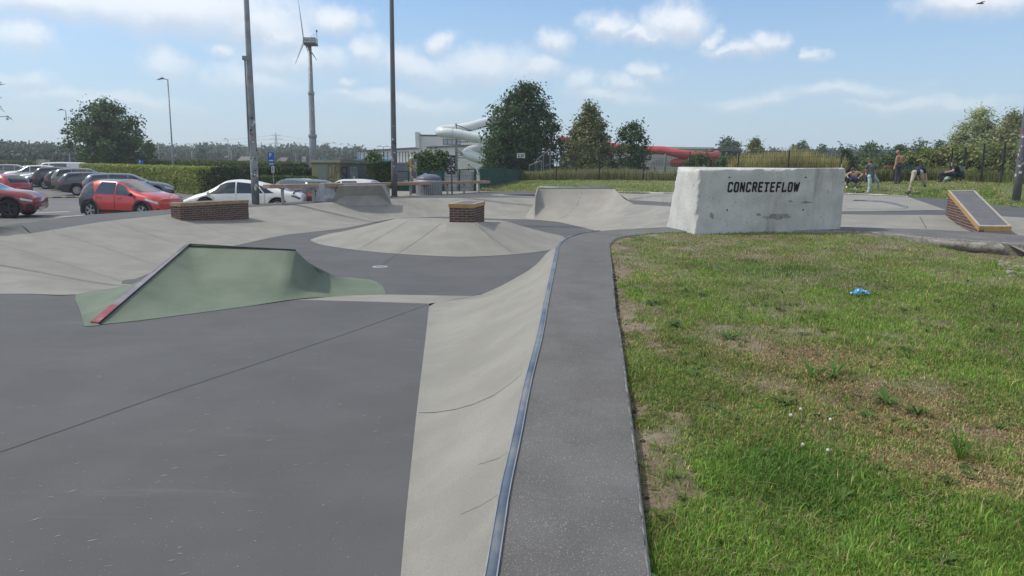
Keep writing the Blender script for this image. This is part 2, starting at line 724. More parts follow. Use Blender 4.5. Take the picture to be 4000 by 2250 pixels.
# ---- platform slab
far_edge = [Wd(*p) for p in [(2407, 897), (2510, 891.5), (2597, 887), (2800, 884), (3050, 883), (3295, 886), (3614, 895), (3821, 906), (4000, 920), (4600, 958)]]
front_edge_px = [(4600, 1000), (4150, 962), (3918, 946), (3792, 938), (3655, 930), (3419, 907), (3274, 901), (3000, 899), (2700, 902.5), (2580, 907), (2493, 914), (2440, 921),
                 (2410, 929), (2391, 940), (2382, 953), (2380, 970), (2388, 1041), (2403, 1214), (2419, 1300), (2460, 1620), (2532, 2250)]
FE = [Wd(*p) for p in front_edge_px]
FE.append(ext(FE[-1], FE[-2], -1.5))
FEs = crom(FE[:8], 2)[:-1] + crom(FE[7:], 4)
deck_loop = CR + far_edge + FEs
o = flat_poly('platform_walk', [deck_loop], DECK)
struct(o)
PARK.append(o)
deck_walk = o
# worn arris and rough side towards the grass
NEDGE = resample(FEs, 420)
mb = MB()
rows = [[], [], [], []]
for i, p in enumerate(NEDGE):
    d = NEDGE[min(i + 1, len(NEDGE) - 1)] - NEDGE[max(i - 1, 0)]
    n = Vector((d.y, -d.x, 0)).normalized()
    j = random.uniform(0, 0.012)
    rows[0].append(p - n * (-0.004 + j) * -1 + Vector((0, 0, 0.003)))
    rows[1].append(p + n * -0.004 + Vector((0, 0, 0.0015 - random.uniform(0, .004))))
    rows[2].append(p + n * -0.014 + Vector((0, 0, -0.014 - random.uniform(0, .006))))
    rows[3].append(p + n * -0.016 + Vector((0, 0, -0.45)))
# orientation: make n point off the slab
mb.loft(rows[:3])
o = mb.build('worn_edge', EDGE, deck_walk)
mb = MB()
mb.loft(rows[2:])
o = mb.build('rough_side', ROUGH, deck_walk)
# slab side towards the park beyond
mb = MB()
mb.loft([[p + Vector((0, 0, 0.0)) for p in far_edge], [p + Vector((0, 0.02, -0.5)) for p in far_edge]])
mb.build('far_side', LIGHT, deck_walk)

# ---- near floor
nf = [E0] + E_near + [Wf(1426, 1177.5), Wf(1174, 1170.5), Wf(900, 1163), Wf(600, 1156), Wf(298, 1149), Wf(0, 1146.5), Wf(-900, 1150), Vector((-14, -1.5, FL[0]))]
near_floor = struct(flat_poly('skate_floor', [nf], DARK))
PARK.append(near_floor)
# ---- light roll-in between the two levels
fr = [Wf(1677, 1186), Wf(1426, 1177.5), Wf(1174, 1170.5), Wf(900, 1163), Wf(600, 1156), Wf(298, 1149)]
bk = [W(*p, BOWL) for p in [(1850, 1156.5), (1705, 1154), (1486, 1149.5), (1174, 1142), (800, 1130), (470, 1109)]]
mb = MB()
mb.loft([[a.lerp(b, t) + Vector((0, 0, 0)) for a, b in zip(fr, bk)] for t in (0, .25, .5, .75, 1)])
o = struct(mb.build('roll_in', LIGHT, smooth=True))
PARK.append(o)

# ---- big bank round the left and the back
BB = [(-900, 1150, -1100, 1110), (0, 1146.5, -500, 1003), (298, 1149, -250, 960), (470, 1109, 0, 922), (559, 1078, 123, 911), (727, 1012, 300, 882),
      (830, 985, 433, 862), (908, 962, 560, 848), (1100, 920, 820, 822), (1200, 908, 976, 810), (1356, 889, 1150, 799), (1547, 853.7, 1350, 786),
      (1752, 847, 1600, 774.5), (1952, 855, 1850, 772.5), (2101, 858, 2092, 772), (2180, 866, 2200, 772)]


def ztop(px):
    return -0.05 + 0.15 * min(1, max(0, (px - 900) / 700))


bot, topc = [], []
for bx, by, tx, ty in BB:
    bot.append(Wf(bx, by) if bx < 350 else W(bx, by, BOWL))
    topc.append(W(tx, ty, ztop(tx)))
bots, tops = crom(bot, 6), crom(topc, 6)
rows = []
for k in range(13):
    t = k / 12
    s = t ** 1.35 if t < .8 else (0.8 ** 1.35 + (1 - 0.8 ** 1.35) * (1 - ((1 - t) / .2) ** 1.5))
    rows.append([Vector((lerp(b.x, c.x, t), lerp(b.y, c.y, t), b.z + (c.z - b.z) * s)) for b, c in zip(bots, tops)])
mb = MB()
mb.loft(rows)
bank = struct(mb.build('long_bank', LIGHT, smooth=True))
PARK.append(bank)
# ---- lower floor: reaches a little way under the banks
lf = list(reversed([b.lerp(c, 0.12) + Vector((0, 0, 0)) for b, c in zip(bots[14:], tops[14:])])) + bk[::-1] + E_far
lf = [Vector((p.x, p.y, BOWL - 0.004)) for p in lf]
low_loop = [Vector((p.x, p.y, BOWL - 0.004)) for p in ([p.lerp(Vector((p.x, p.y + 0.4, 0)), 1) for p in bk[::-1]] + [E_far[0], E_far[1], E_far[2], E_far[3], E_far[4]] + [E_far[5], E_far[6], Vector((3.2, 23.4, 0)), Vector((2.0, 27.0, 0))]
            + [b.lerp(c, 0.06) for b, c in reversed(list(zip(bots[12:], tops[12:])))])]
low_loop = [Vector((p.x, p.y, BOWL - 0.004)) for p in bk[::-1]] + [Vector((p.x, p.y, BOWL - 0.004)) for p in E_far] + \
           [Vector((3.4, 24.2, BOWL - 0.004)), Vector((2.6, 27.5, BOWL - 0.004))] + \
           [Vector((p.x, p.y, BOWL - 0.004)) for p in [b.lerp(c, 0.05) for b, c in reversed(list(zip(bots[18:], tops[18:])))]]
low_floor = struct(flat_poly('bowl_floor', [low_loop], DARK))
PARK.append(low_floor)

# ---- dark walk on top of the bank, with the round pool cut out of it
outer = [(-1100, 1040, -.05), (-500, 960, -.05), (0, 882, -.05), (177, 862, -.05), (349, 838.5, -.05), (661, 818, -.05), (976, 797, ztop(976)), (1100, 791, ztop(1100)),
         (1296, 783, ztop(1296)), (1450, 774.5, .06), (1523, 769.6, .1), (1641, 764, .1), (1766, 758, .1), (1902, 748.5, .1), (2100, 747.5, .1), (2600, 748, .1)]
outw = [W(*p) for p in outer]
pool_c, pa, pb = Vector((4.3, 34.6, 0.1)), 5.35, 1.95
hole = [Vector((pool_c.x + pa * math.cos(a), pool_c.y + pb * math.sin(a), 0.1)) for a in [2 * math.pi * k / 48 for k in range(48)]]
walk_loop = tops + [W(2330, 772, .1), W(2560, 775, .1)] + outw[::-1]
walk = struct(flat_poly('bank_walk', [walk_loop, hole], DARK))
PARK.append(walk)
mb = MB()
def ring(f, z):
    return [Vector((pool_c.x + (pa - f) * math.cos(a), pool_c.y + (pb - f * .75) * math.sin(a), z)) for a in [2 * math.pi * k / 48 for k in range(49)]]
mb.loft([ring(0, .1), ring(0.55, .108)])
rim = struct(mb.build('pool_rim', LIGHT, smooth=True))
mb = MB()
mb.loft([ring(0.55, .108), ring(.62, 0.0), ring(.9, -.4), ring(1.4, -.62)])
mb.loft([ring(1.4, -.62), [Vector((pool_c.x, pool_c.y, -.66))] * 49])
struct(mb.build('pool_shell', DARK, smooth=True))

# ---- ground under the banks, so that no gap looks through
mb = MB()
mb.add([(-16, 9, -.64), (20, 9, -.64), (20, 36, -.64), (-16, 36, -.64)], [(0, 1, 2, 3)])
struct(mb.build('sub_slab', LIGHT))

# ---- plaza beyond the platform on the right
strip_f = [(2455, 797, .12), (2530, 801, .2), (2621, 806, .33), (2950, 822, .40), (3295, 837, .41), (3695, 840, .41), (3905, 844, .40), (4000, 850, .40), (4700, 880, .4)]
strip_b = [(2452, 781, .14), (2530, 785, .22), (2621, 791, .33), (2950, 812, .40), (3295, 825, .41), (3695, 820, .41), (3850, 797, .41), (4000, 812, .41), (4700, 850, .41)]
lip = [(2414, 753, .30), (2520, 754.5, .34), (2628, 757, .38), (2950, 757, .34), (3301, 758, .33), (3548, 769, .34), (3700, 776, .37), (3860, 795.5, .41), (4000, 810, .413)]
SF, SB = [W(*p) for p in strip_f], [W(*p) for p in strip_b]
LP = [W(*p) for p in lip]
de = [far_edge[0], far_edge[1], far_edge[2], far_edge[4], far_edge[5], far_edge[6], far_edge[7], far_edge[8], far_edge[9]]
row0 = [p + Vector((0, 0, -.02)) for p in de]
row1 = [p + Vector((0, min(1.2, (q.y - p.y) * .35), -.16)) for p, q in zip(de, SF)]
row1[0].z = -.3; row1[1].z = -.2; row1[2].z = -.1
row2 = [a.lerp(b, .5) + Vector((0, 0, -.05)) for a, b in zip(row1, SF)]
mb = MB()
mb.loft([crom(r, 4) for r in (row0, row1, row2, SF)])
o = struct(mb.build('plaza_bank', LIGHT, smooth=True)); PARK.append(o)
mb = MB()
mb.loft([crom(SF, 4), crom(SB, 4)])
o = struct(mb.build('plaza_strip', DARK)); PARK.append(o)
mb = MB()
mb.loft([crom(SB[:6], 4), crom(LP[:6], 4)])
o = struct(mb.build('plaza_floor', LIGHT)); PARK.append(o)
mb = MB()
mb.add([SB[5], SB[6], SB[7], SB[8], W(4700, 846, .413), LP[8], LP[7], LP[6], LP[5]], [(0, 1, 7, 6), (0, 6, 8), (0, 8, 6)][:1] + [(0, 6, 7, 8)])
o = struct(mb.build('plaza_apron', DARK))
# white lip and steel lines of the low bank
WHITEC = mat('pale_lip_concrete', (0.52, 0.51, 0.47), 0.8, 0.1, 5.0)
mb = MB()
lipc = crom(LP[:5], 5)
mb.loft([[p + Vector((0, -.10, .004)) for p in lipc], [p + Vector((0, -.10, .05)) for p in lipc], [p + Vector((0, .16, .05)) for p in lipc], [p + Vector((0, .16, -.1)) for p in lipc]])
struct(mb.build('pale_lip', WHITEC))
mb = MB()
mb.tube(crom([W(*p, .36) for p in [(3301, 757), (3420, 761), (3500, 765), (3548, 769)]], 4), 0.04, 6)
tag(mb.build('metal_coping', STEEL, smooth=True), 'thin grey steel coping at the grass edge behind the plaza', 'coping')
bp = crom([W(*p, .40) for p in [(3332, 784), (3390, 785), (3448, 789), (3500, 798), (3541, 811)]], 5)
mb = MB()
mb.tube(bp, 0.045, 6)
tag(mb.build('metal_coping', mat('blue_grey_steel', (.16, .18, .205), .5, .2, 5., metal=.3), smooth=True), 'bent blue grey steel coping lying across the pale plaza', 'coping')
mb = MB()
g0 = [p + Vector((0, 0, -.012)) for p in bp]
g1 = [W(*p, .405) for p in [(3303, 815), (3350, 816), (3420, 817), (3490, 817), (3545, 814)]]
mb.loft([g0, [p + Vector((0, 0, .004)) for p in resample(g1, len(g0))]])
struct(mb.build('low_wedge', mat('wedge_concrete', (0.27, 0.265, 0.23), .85, .1, 2.), smooth=True))

# ---- round mound in the lower floor
mc = Vector((-1.75, 20.0, 0))
bpts = [(-5.5, 19.7), (-4.9, 18.6), (-3.8, 17.55), (-2.57, 16.85), (-1.17, 16.5), (0.02, 17.05), (.95, 18.1), (1.45, 19.6), (1.5, 21.4), (1.15, 22.4), (0.2, 23.2), (-1.3, 23.6), (-3.2, 23.7), (-4.7, 23.0), (-5.4, 21.6)]
pla = [WD(1547, 854, 20.5), WD(1597, 861, 19.2), WD(1742, 868, 18.35), WD(1862, 869.5, 18.35), WD(1985, 866, 20.5), Vector((-.35, 21.4, -.09)), Vector((-2.9, 21.6, -.05))]
def radial(poly, th):
    d = Vector((math.cos(th), math.sin(th)))
    best = None
    n = len(poly)
    for i in range(n):
        a, b = Vector(poly[i][:2]) - mc.xy, Vector(poly[(i + 1) % n][:2]) - mc.xy
        e = b - a
        det = d.x * -e.y + e.x * d.y
        if abs(det) < 1e-9:
            continue
        t = (a.x * -e.y + e.x * a.y) / det
        u = (d.x * a.y - d.y * a.x) / det
        if -1e-6 <= u <= 1 + 1e-6 and t > 0:
            z = None
            if len(poly[i]) > 2:
                z = lerp(poly[i][2], poly[(i + 1) % n][2], u)
            if best is None or t < best[0]:
                best = (t, z)
    return best
bs = [(p.x, p.y) for p in crom([Vector((*p, 0)) for p in bpts + bpts[:1]], 8)][:-1]
NT = 120
rows = [[] for _ in range(9)]
ctr = []
for k in range(NT + 1):
    th = 2 * math.pi * k / NT
    rb = radial(bs, th)[0]
    rp, zp = radial([tuple(p) for p in pla], th)
    for j in range(9):
        t = j / 8
        r = lerp(rp, rb, t)
        z = lerp(zp, BOWL + .001, 1 - (1 - t) ** 1.12 if t else 0)
        rows[j].append(Vector((mc.x + r * math.cos(th), mc.y + r * math.sin(th), z)))
mb = MB()
mb.loft(rows)
mb.loft([[Vector((mc.x, mc.y, -.02))] * (NT + 1), rows[0]])
mound = struct(mb.build('round_mound', LIGHT))
PARK.append(mound)

# ---- quarter pipe at the back
Tq = [(2060, 835, -.42), (2084, 800, -.05), (2093, 764, .33), (2103, 733, .62), (2250, 734.5, .62), (2397, 736, .62), (2414, 752, .5), (2438, 776, .3), (2480, 800, .12), (2560, 812, .12), (2625, 818, .2)]
Bq = [(2036, 856, BOWL), (2060, 857, BOWL), (2085, 858, BOWL), (2101, 859, BOWL), (2180, 867, BOWL), (2240, 880, BOWL), (2275, 888, BOWL), (2305, 896, BOWL), (2338, 904, -.52), (2450, 904, -.4), (2600, 900, -.25)]
def dens_q(a):
    pts = [W(*p) for p in a]
    out = []
    for i in range(len(pts) - 1):
        for k in range(4):
            out.append(pts[i].lerp(pts[i + 1], k / 4))
    return out + [pts[-1]]
tq, bq = dens_q(Tq), dens_q(Bq)
rows = []
for k in range(13):
    t = k / 12
    rows.append([Vector((lerp(a.x, b.x, t), lerp(a.y, b.y, t), b.z + (a.z - b.z) * (1 - t) ** 2.0)) for a, b in zip(tq, bq)])
mb = MB()
mb.loft(rows)
# deck and back of the quarter
back = [p + Vector((0, .9, 0)) for p in tq[12:21]]
mb.loft([tq[12:21], back])
mb.loft([back, [Vector((p.x, p.y + .1, .05)) for p in back]])
mb.loft([tq[4:13], [Vector((p.x, p.y + .9, p.z)) for p in tq[4:13]]])
mb.loft([tq[20:33], [Vector((p.x, p.y + .9, p.z)) for p in tq[20:33]]])
qp = mb.build('quarter_pipe', mat('quarter_concrete', (0.285, 0.272, 0.24), .85, .08, 1.5, .1, 80., streak=((4., 4., .5), (.35, .34, .3), .6, .78, .4)), smooth=False)
for p in qp.data.polygons:
    p.use_smooth = p.index < 12 * (len(tq) - 1)
tag(qp, 'tall pale concrete quarter pipe with flared right side behind the round mound', 'quarter pipe')
PARK.append(qp)
mb = MB()
mb.tube([tq[12] + Vector((0, 0, .01)), tq[20] + Vector((0, 0, .01))], .03, 8)
mb.build('coping', STEEL, qp, smooth=True)

# ------------------------------------------------------------------ laying lines on the park surfaces
def make_bvh(objs):
    vs_, fs_ = [], []
    for ob in objs:
        o0 = len(vs_)
        vs_ += [v.co.copy() for v in ob.data.vertices]
        fs_ += [tuple(i + o0 for i in p.vertices) for p in ob.data.polygons]
    return BVHTree.FromPolygons(vs_, fs_)


BV = make_bvh(PARK)


def drop(x, y, z=6.0):
    h = BV.ray_cast(Vector((x, y, z)), Vector((0, 0, -1)))
    return h[0].z if h[0] is not None else 0.0


def drape(pxs, step=8):
    """points of the park surfaces seen along a drawn line"""
    out = []
    for (x0, y0), (x1, y1) in zip(pxs, pxs[1:]):
        n = max(1, int(math.hypot(x1 - x0, y1 - y0) / step))
        for i in range(n):
            h = BV.ray_cast(CAM, ray(lerp(x0, x1, i / n), lerp(y0, y1, i / n)).normalized())
            if h[0] is not None:
                out.append((h[0], h[1] if h[1].z > 0 else -h[1]))
    h = BV.ray_cast(CAM, ray(*pxs[-1]).normalized())
    if h[0] is not None:
        out.append((h[0], h[1] if h[1].z > 0 else -h[1]))
    return out


def ribbon(pn, width, lift=0.003, jitter=0.0):
    mb = MB()
    L_, R_ = [], []
    for i, (p, n) in enumerate(pn):
        d = (pn[min(i + 1, len(pn) - 1)][0] - pn[max(i - 1, 0)][0])
        if d.length < 1e-6:
            continue
        s = d.cross(n).normalized() * (width / 2)
        j = d.cross(n).normalized() * random.uniform(-jitter, jitter)
        L_.append(p - s + j + n * lift)
        R_.append(p + s + j + n * lift)
    if len(L_) > 1:
        mb.loft([L_, R_])
    return mb


for pxs, wd, m_, par, jit in [
    ([(-60, 1788), (300, 1663), (640, 1542), (1000, 1423), (1350, 1305), (1672, 1190)], .007, JOINT, near_floor, .003),
    ([(1635, 1613), (1700, 1612), (1780, 1600), (1850, 1580), (1930, 1545), (2000, 1495), (2040, 1460)], .006, JOINT, PARK[0], .0015),
    ([(2000, 1755), (1950, 1790), (1870, 1815)], .003, JOINTL, PARK[0], .002),
    ([(1960, 1925), (1880, 1975), (1800, 2010)], .003, JOINTL, PARK[0], .002),
    ([(1734, 865), (1640, 935), (1545, 998)], .010, JOINT, mound, .003),
    ([(1543, 999), (1495, 1034)], .012, JOINT, low_floor, .003),
    ([(1596, 862), (1500, 918), (1403, 973)], .010, JOINT, mound, .003),
    ([(1851, 872), (1930, 935), (2003, 988)], .010, JOINT, mound, .003),
    ([(433, 864), (560, 908), (699, 955)], .009, JOINT, bank, .003),
    ([(200, 903), (390, 962), (582, 1026)], .009, JOINTL, bank, .003),
    ([(0, 955), (200, 1015), (387, 1071), (470, 1098)], .008, JOINTL, bank, .003),
    ([(706, 850), (850, 905), (1000, 950)], .010, JOINTL, bank, .003),
    ([(1300, 792), (1390, 830), (1473, 865)], .012, JOINT, bank, .003),
    ([(2278, 740), (2255, 800), (2215, 840), (2185, 858)], .012, JOINT, qp, .002),
    ([(1530, 776), (1600, 800), (1680, 830)], .012, JOINTL, bank, .002),
    ([(3592, 846), (3605, 868), (3619, 893)], .014, JOINT, PARK[-6] if False else bank, .002),
    ([(1700, 1152), (1780, 1160), (1850, 1157)], .006, JOINT, PARK[2], .001),
    ([(1100, 1168), (1330, 1159), (1480, 1150)], .008, JOINT, PARK[2], .001),
    ([(1270, 1058), (1420, 1048), (1455, 1046)], .006, JOINTL, low_floor, .001),
    ([(1515, 1045), (1700, 1058), (2000, 1078)], .006, JOINTL, low_floor, .001),
]:
    pn = drape(pxs)
    if len(pn) > 2:
        ribbon(pn, wd, .003, jit).build('floor_joint', m_, par)
# scuffs on the near floor
SCUFF = mat('chalky_scuff', (.36, .36, .35), .9, .2, 20.)
mb = MB()
for k in range(340):
    y = random.uniform(1.9, 10.3)
    x = random.uniform(-.75 * y - .3, -.7)
    a, l, w_ = random.gauss(.55, .35), random.uniform(.12, .5) ** 3 * .28 + .004, random.uniform(.001, .0028)
    z = FL[0] + FL[1] * y + .0025 + k * 1e-6
    dx, dy = math.cos(a) * l, math.sin(a) * l
    nx, ny = -math.sin(a) * w_, math.cos(a) * w_
    mb.add([(x - dx, y - dy, z), (x + nx, y + ny, z), (x + dx, y + dy, z), (x - nx, y - ny, z)], [(0, 1, 2, 3)])
tag(mb.build('scuff_mark', SCUFF, near_floor), kind='stuff')
# drain cover
p = W(1485, 1042, BOWL)
mb = MB()
mb.lathe([(0, .006), (.15, .006), (.158, .003), (.16, -.02)], (p.x, p.y, BOWL), 28)
for k in range(5):
    mb.box(p.x - .09, p.x + .09, p.y - .09 + k * .04, p.y - .075 + k * .04, BOWL + .0065, BOWL + .009)
tag(mb.build('drain_cover', mat('galvanised_cover', (.40, .41, .42), .5, .1, 20., metal=.4)), 'small round galvanised drain cover set in the dark bowl floor', 'drain cover')

# ================================================================== obstacles of the skatepark
GREEN = mat('worn_green_paint', (0.128, 0.165, 0.118), 0.8, 0.12, 1.6, 0.08, 70.0, col2=(0.165, 0.195, 0.150), mix=(0.42, 0.72),
            speck=(60.0, (0.22, 0.24, 0.20), 0.70, 0.76), streak=((1.2, 4.0, 1.2), (.20, .235, .185), .60, .78, .5))
HIPS = mat('waxed_ledge_paint', (0.19, 0.175, 0.195), 0.5, 0.2, 4.0, spec=0.4, col2=(0.27, 0.26, 0.28), mix=(.5, .7))
REDP = mat('worn_red_paint', (0.24, 0.06, 0.07), 0.6, 0.2, 9.0, col2=(.26, .2, .21), mix=(.55, .7))
BLACKRUB = mat('black_scuffed_edge', (0.045, 0.045, 0.045), .7, .3, 12.)
# ---- green hip
P0a, P0b = Wf(354, 1265) + Vector((0, 0, .012)), Wf(387, 1268.5) + Vector((0, 0, .012))
P1a, P1b = W(727, 957, .2), W(743, 955, .2)
P2 = W(1155, 978.5, .2)
topcurve = [P0b.lerp(P1b, k / 16) for k in range(16)] + [P1b.lerp(P2, k / 10) for k in range(10)]
rs = [P2, W(1207, 1026, -.02), W(1268, 1059, -.27), W(1310, 1077, -.40), W(1370, 1083, -.50), W(1426, 1091, -.535), W(1460, 1107, -.545), W(1474, 1122, -.546), W(1483, 1148, -.545)]
topcurve += crom(rs, 3)
basecurve = resample([Wf(387, 1269) + Vector((0, 0, .004)), Wf(559, 1251) + Vector((0, 0, .004)), Wf(932, 1202) + Vector((0, 0, .004)), Wf(1174, 1167.5) + Vector((0, 0, .004)), W(1333, 1159, -.49), W(1483, 1150, -.543)], len(topcurve))
green = thing('green_hip', ((P0b + P2) / 2).xy.to_3d() + Vector((0, 0, -.4)), 'worn green painted concrete hip with a slanted grind ledge on the dark floor', 'skate ramp')
rows = []
for k in range(15):
    t = k / 14
    rows.append([Vector((lerp(a.x, b.x, t), lerp(a.y, b.y, t), b.z + (a.z - b.z) * (1 - t) ** 1.8)) for a, b in zip(topcurve, basecurve)])
mb = MB()
mb.loft(rows)
gf = mb.build('front_face', GREEN, green, smooth=True)
# back of the ridge and left flank
mb = MB()
hipl = [P0a.lerp(P1a, k / 12) for k in range(13)]
lbase = resample([Wf(330, 1275) + Vector((0, 0, .004)), Wf(312, 1210) + Vector((0, 0, .004)), Wf(299, 1149.5) + Vector((0, 0, .004)), W(420, 1128, -.45), W(489, 1118, -.5), W(600, 1100, -.54), P1a + Vector((.2, 1.6, -.74))], 13)
rows = []
for k in range(9):
    t = k / 8
    rows.append([Vector((lerp(a.x, b.x, t), lerp(a.y, b.y, t), b.z + (a.z - b.z) * (1 - t) ** 1.7)) for a, b in zip(hipl, lbase)])
mb.loft(rows)
mb.add([P0a, P0b, Wf(392, 1272) + Vector((0, 0, .004)), Wf(330, 1275.5) + Vector((0, 0, .004))], [(0, 1, 2, 3)])
mb.build('left_face', GREEN, green, smooth=True)
mb = MB()
ridge = [P1a.lerp(P2, k / 10) for k in range(11)] + crom(rs, 3)[1:]
rb_ = [Vector((p.x + .1, p.y + 1.7 * max(0, (p.z + .55) / .75), BOWL + .002)) for p in ridge]
mb.loft([ridge, [Vector((lerp(a.x, b.x, .5), lerp(a.y, b.y, .5), lerp(a.z, b.z, .62))) for a, b in zip(ridge, rb_)], rb_])
mb.build('back_face', GREEN, green, smooth=True)
mb = MB()
up = Vector((0, 0, .02))
cut = .17
qa, qb = P0a.lerp(P1a, cut), P0b.lerp(P1b, cut)
dn = Vector((0, 0, -.03))
mb.hexa([qa + dn, qb + dn, P1b + dn, P1a + dn, qa + up, qb + up, P1b + up, P1a + up])
mb.build('grind_ledge', HIPS, green)
mb = MB()
mb.hexa([P0a + dn, P0b + dn, qb + dn, qa + dn, P0a + up, P0b + up, qb + up, qa + up])
mb.build('red_ledge_end', REDP, green)
mb = MB()
mb.tube([P1b + Vector((0, 0, .006)), P2 + Vector((0, 0, .006))], .012, 6)
mb.tube([P0b + Vector((0.004, -.01, .006)), P1b + Vector((.004, -.01, .006))], .009, 6)
mb.build('black_edge', BLACKRUB, green, smooth=True)

# ---- bricks
BR = [mat('brick_%s' % n, c, .9, .25, 25., .4, 90., spec=.15) for n, c in
      (('brown', (.105, .062, .052)), ('red', (.135, .066, .052)), ('plum', (.088, .056, .052)), ('dusky', (.12, .078, .066)))]
MORT = mat('mortar', (.27, .25, .225), .95, .15, 25.)
BL, BH, BD, PL, PH = .205, .050, .095, .217, .0625


def brick_meshes(Lb, key):
    out = []
    for i, m_ in enumerate(BR):
        mb = MB()
        mb.box(-Lb / 2, Lb / 2, -BD / 2, BD / 2, -BH / 2, BH / 2)
        me = mb.mesh('brick', m_)
        bm = bmesh.new()
        bm.from_mesh(me)
        bmesh.ops.bevel(bm, geom=bm.edges[:], offset=.004, segments=1, affect='EDGES')
        bm.to_mesh(me)
        bm.free()
        out.append(me)
    return out


BM_FULL = brick_meshes(BL, 'f')
BM_HALF = brick_meshes(.098, 'h')


def brick_face(root, origin, u, n, length, z0, courses, inside=lambda s, z: True, phase=0):
    """courses of bricks along u on the face whose outward normal is n; the face plane passes through origin"""
    ang = math.atan2(u.y, u.x)
    for c in range(courses):
        z = z0 + c * PH + BH / 2
        s = 0.0
        half = (c + phase) % 2 == 1
        first = True
        while s < length - .03:
            Lb = .098 if (first and half) else BL
            if s + Lb > length + .004:
                Lb = length - s
                if Lb < .05:
                    break
                big = Lb > .15
                me = (BM_FULL if big else BM_HALF)[random.randrange(4)]
                sx = Lb / (BL if big else .098)
            else:
                me = (BM_FULL if Lb > .15 else BM_HALF)[random.randrange(4)]
                sx = 1.0
            m = s + Lb / 2
            if inside(m, z):
                o = bpy.data.objects.new('brick', me)
                COL.objects.link(o)
                p = origin + u * m - n * (BD / 2 + random.uniform(-.0015, .0015))
                o.location = (p.x, p.y, z)
                o.rotation_euler = (0, 0, ang)
                o.scale = (sx, 1, 1)
                adopt(o, root)
            s += Lb + .012
            first = False


CAPY = mat('ochre_painted_steel', (.40, .235, .075), .5, .15, 5., spec=.4, col2=(.33, .24, .14), mix=(.55, .75))
CAPW = mat('worn_cap_edge', (.42, .36, .27), .45, .2, 8., spec=.45, col2=(.3, .3, .3), mix=(.5, .7))
CAPD = mat('cap_infill', (.13, .13, .135), .7, .12, 4., col2=(.2, .2, .22), mix=(.55, .75))


def capped_block(label, A, u, v, Lu, Lv, z_base, z_top, capm, side_caps=None):
    """brick box with steel framed cap: A the near left bottom corner, u along the front, v to the back"""
    root = thing('brick_ledge', Vector((A.x, A.y, z_base)), label, 'brick ledge')
    cap = .10
    zb = z_top - cap
    courses = int((zb - z_base) / PH) + 1
    z0 = zb - .006 - courses * PH + (PH - BH)
    i = .006
    c = [A + u * i + v * i, A + u * (Lu - i) + v * i, A + u * (Lu - i) + v * (Lv - i), A + u * i + v * (Lv - i)]
    mb = MB()
    mb.hexa([Vector((p.x, p.y, z_base - .1)) for p in c] + [Vector((p.x, p.y, zb - .002)) for p in c])
    mb.build('mortar_core', MORT, root)
    brick_face(root, A, u, -v, Lu, z0, courses)
    brick_face(root, A + v * (BD + .012), v, -u, Lv - 2 * (BD + .012), z0, courses, phase=1)
    brick_face(root, A + u * Lu + v * (BD + .012), v, u, Lv - 2 * (BD + .012), z0, courses, phase=1)
    brick_face(root, A + v * Lv, u, v, Lu, z0, courses)
    e = .012
    q = [A - u * e - v * e, A + u * (Lu + e) - v * e, A + u * (Lu + e) + v * (Lv + e), A - u * e + v * (Lv + e)]
    mb = MB()
    w_ = .05
    inn = [A + u * w_ + v * w_, A + u * (Lu - w_) + v * w_, A + u * (Lu - w_) + v * (Lv - w_), A + u * w_ + v * (Lv - w_)]
    for k in range(4):
        k2 = (k + 1) % 4
        mb.hexa([Vector((p.x, p.y, zb)) for p in (q[k], q[k2], inn[k2], inn[k])] + [Vector((p.x, p.y, z_top - .008)) for p in (q[k], q[k2], inn[k2], inn[k])])
    mb.build('cap_frame', capm, root)
    mb = MB()
    for k in range(4):
        k2 = (k + 1) % 4
        mb.hexa([Vector((p.x, p.y, z_top - .008)) for p in (q[k], q[k2], inn[k2], inn[k])] + [Vector((p.x, p.y, z_top)) for p in (q[k], q[k2], inn[k2], inn[k])])
    mb.build('cap_edge', CAPW, root)
    mb = MB()
    mb.hexa([Vector((p.x, p.y, zb + .01)) for p in inn] + [Vector((p.x, p.y, z_top - .003)) for p in inn])
    mb.build('cap_infill', CAPD, root)
    return root


# block on the mound: front left and front right corners at 18.5 m
A, B = WD(1754.5, 871, 18.45), WD(1849.5, 870, 18.45)
u = (B - A).xy.normalized().to_3d()
v = Vector((-u.y, u.x, 0))
vdir = (WD(1894, 782, 19.95) - WD(1850, 797, 18.45)).xy.normalized().to_3d()
v = vdir
ztopb = WD(1752, 795.5, 18.45).z
capped_block('short brick block with ochre steel cap on top of the round mound', A, u, v, (B - A).xy.length, 1.5, drop(A.x, A.y) - .12, ztopb, CAPY)

# long ledge on the bank: front left / front right corners
A, B = WD(706, 845, 21.0), WD(972, 826, 23.2)
u = (B - A).xy.normalized().to_3d()
v = Vector((-u.y, u.x, 0))
zt = WD(702, 793, 21.0).z
capped_block('long low brick ledge with ochre cap on the pale bank, red car behind', A, u, v, (B - A).xy.length, .42, -.35, zt, mat('ochre_cap_brown', (.30, .205, .10), .55, .2, 5., spec=.4))  # cap in a browner, duller ochre than the other ledges

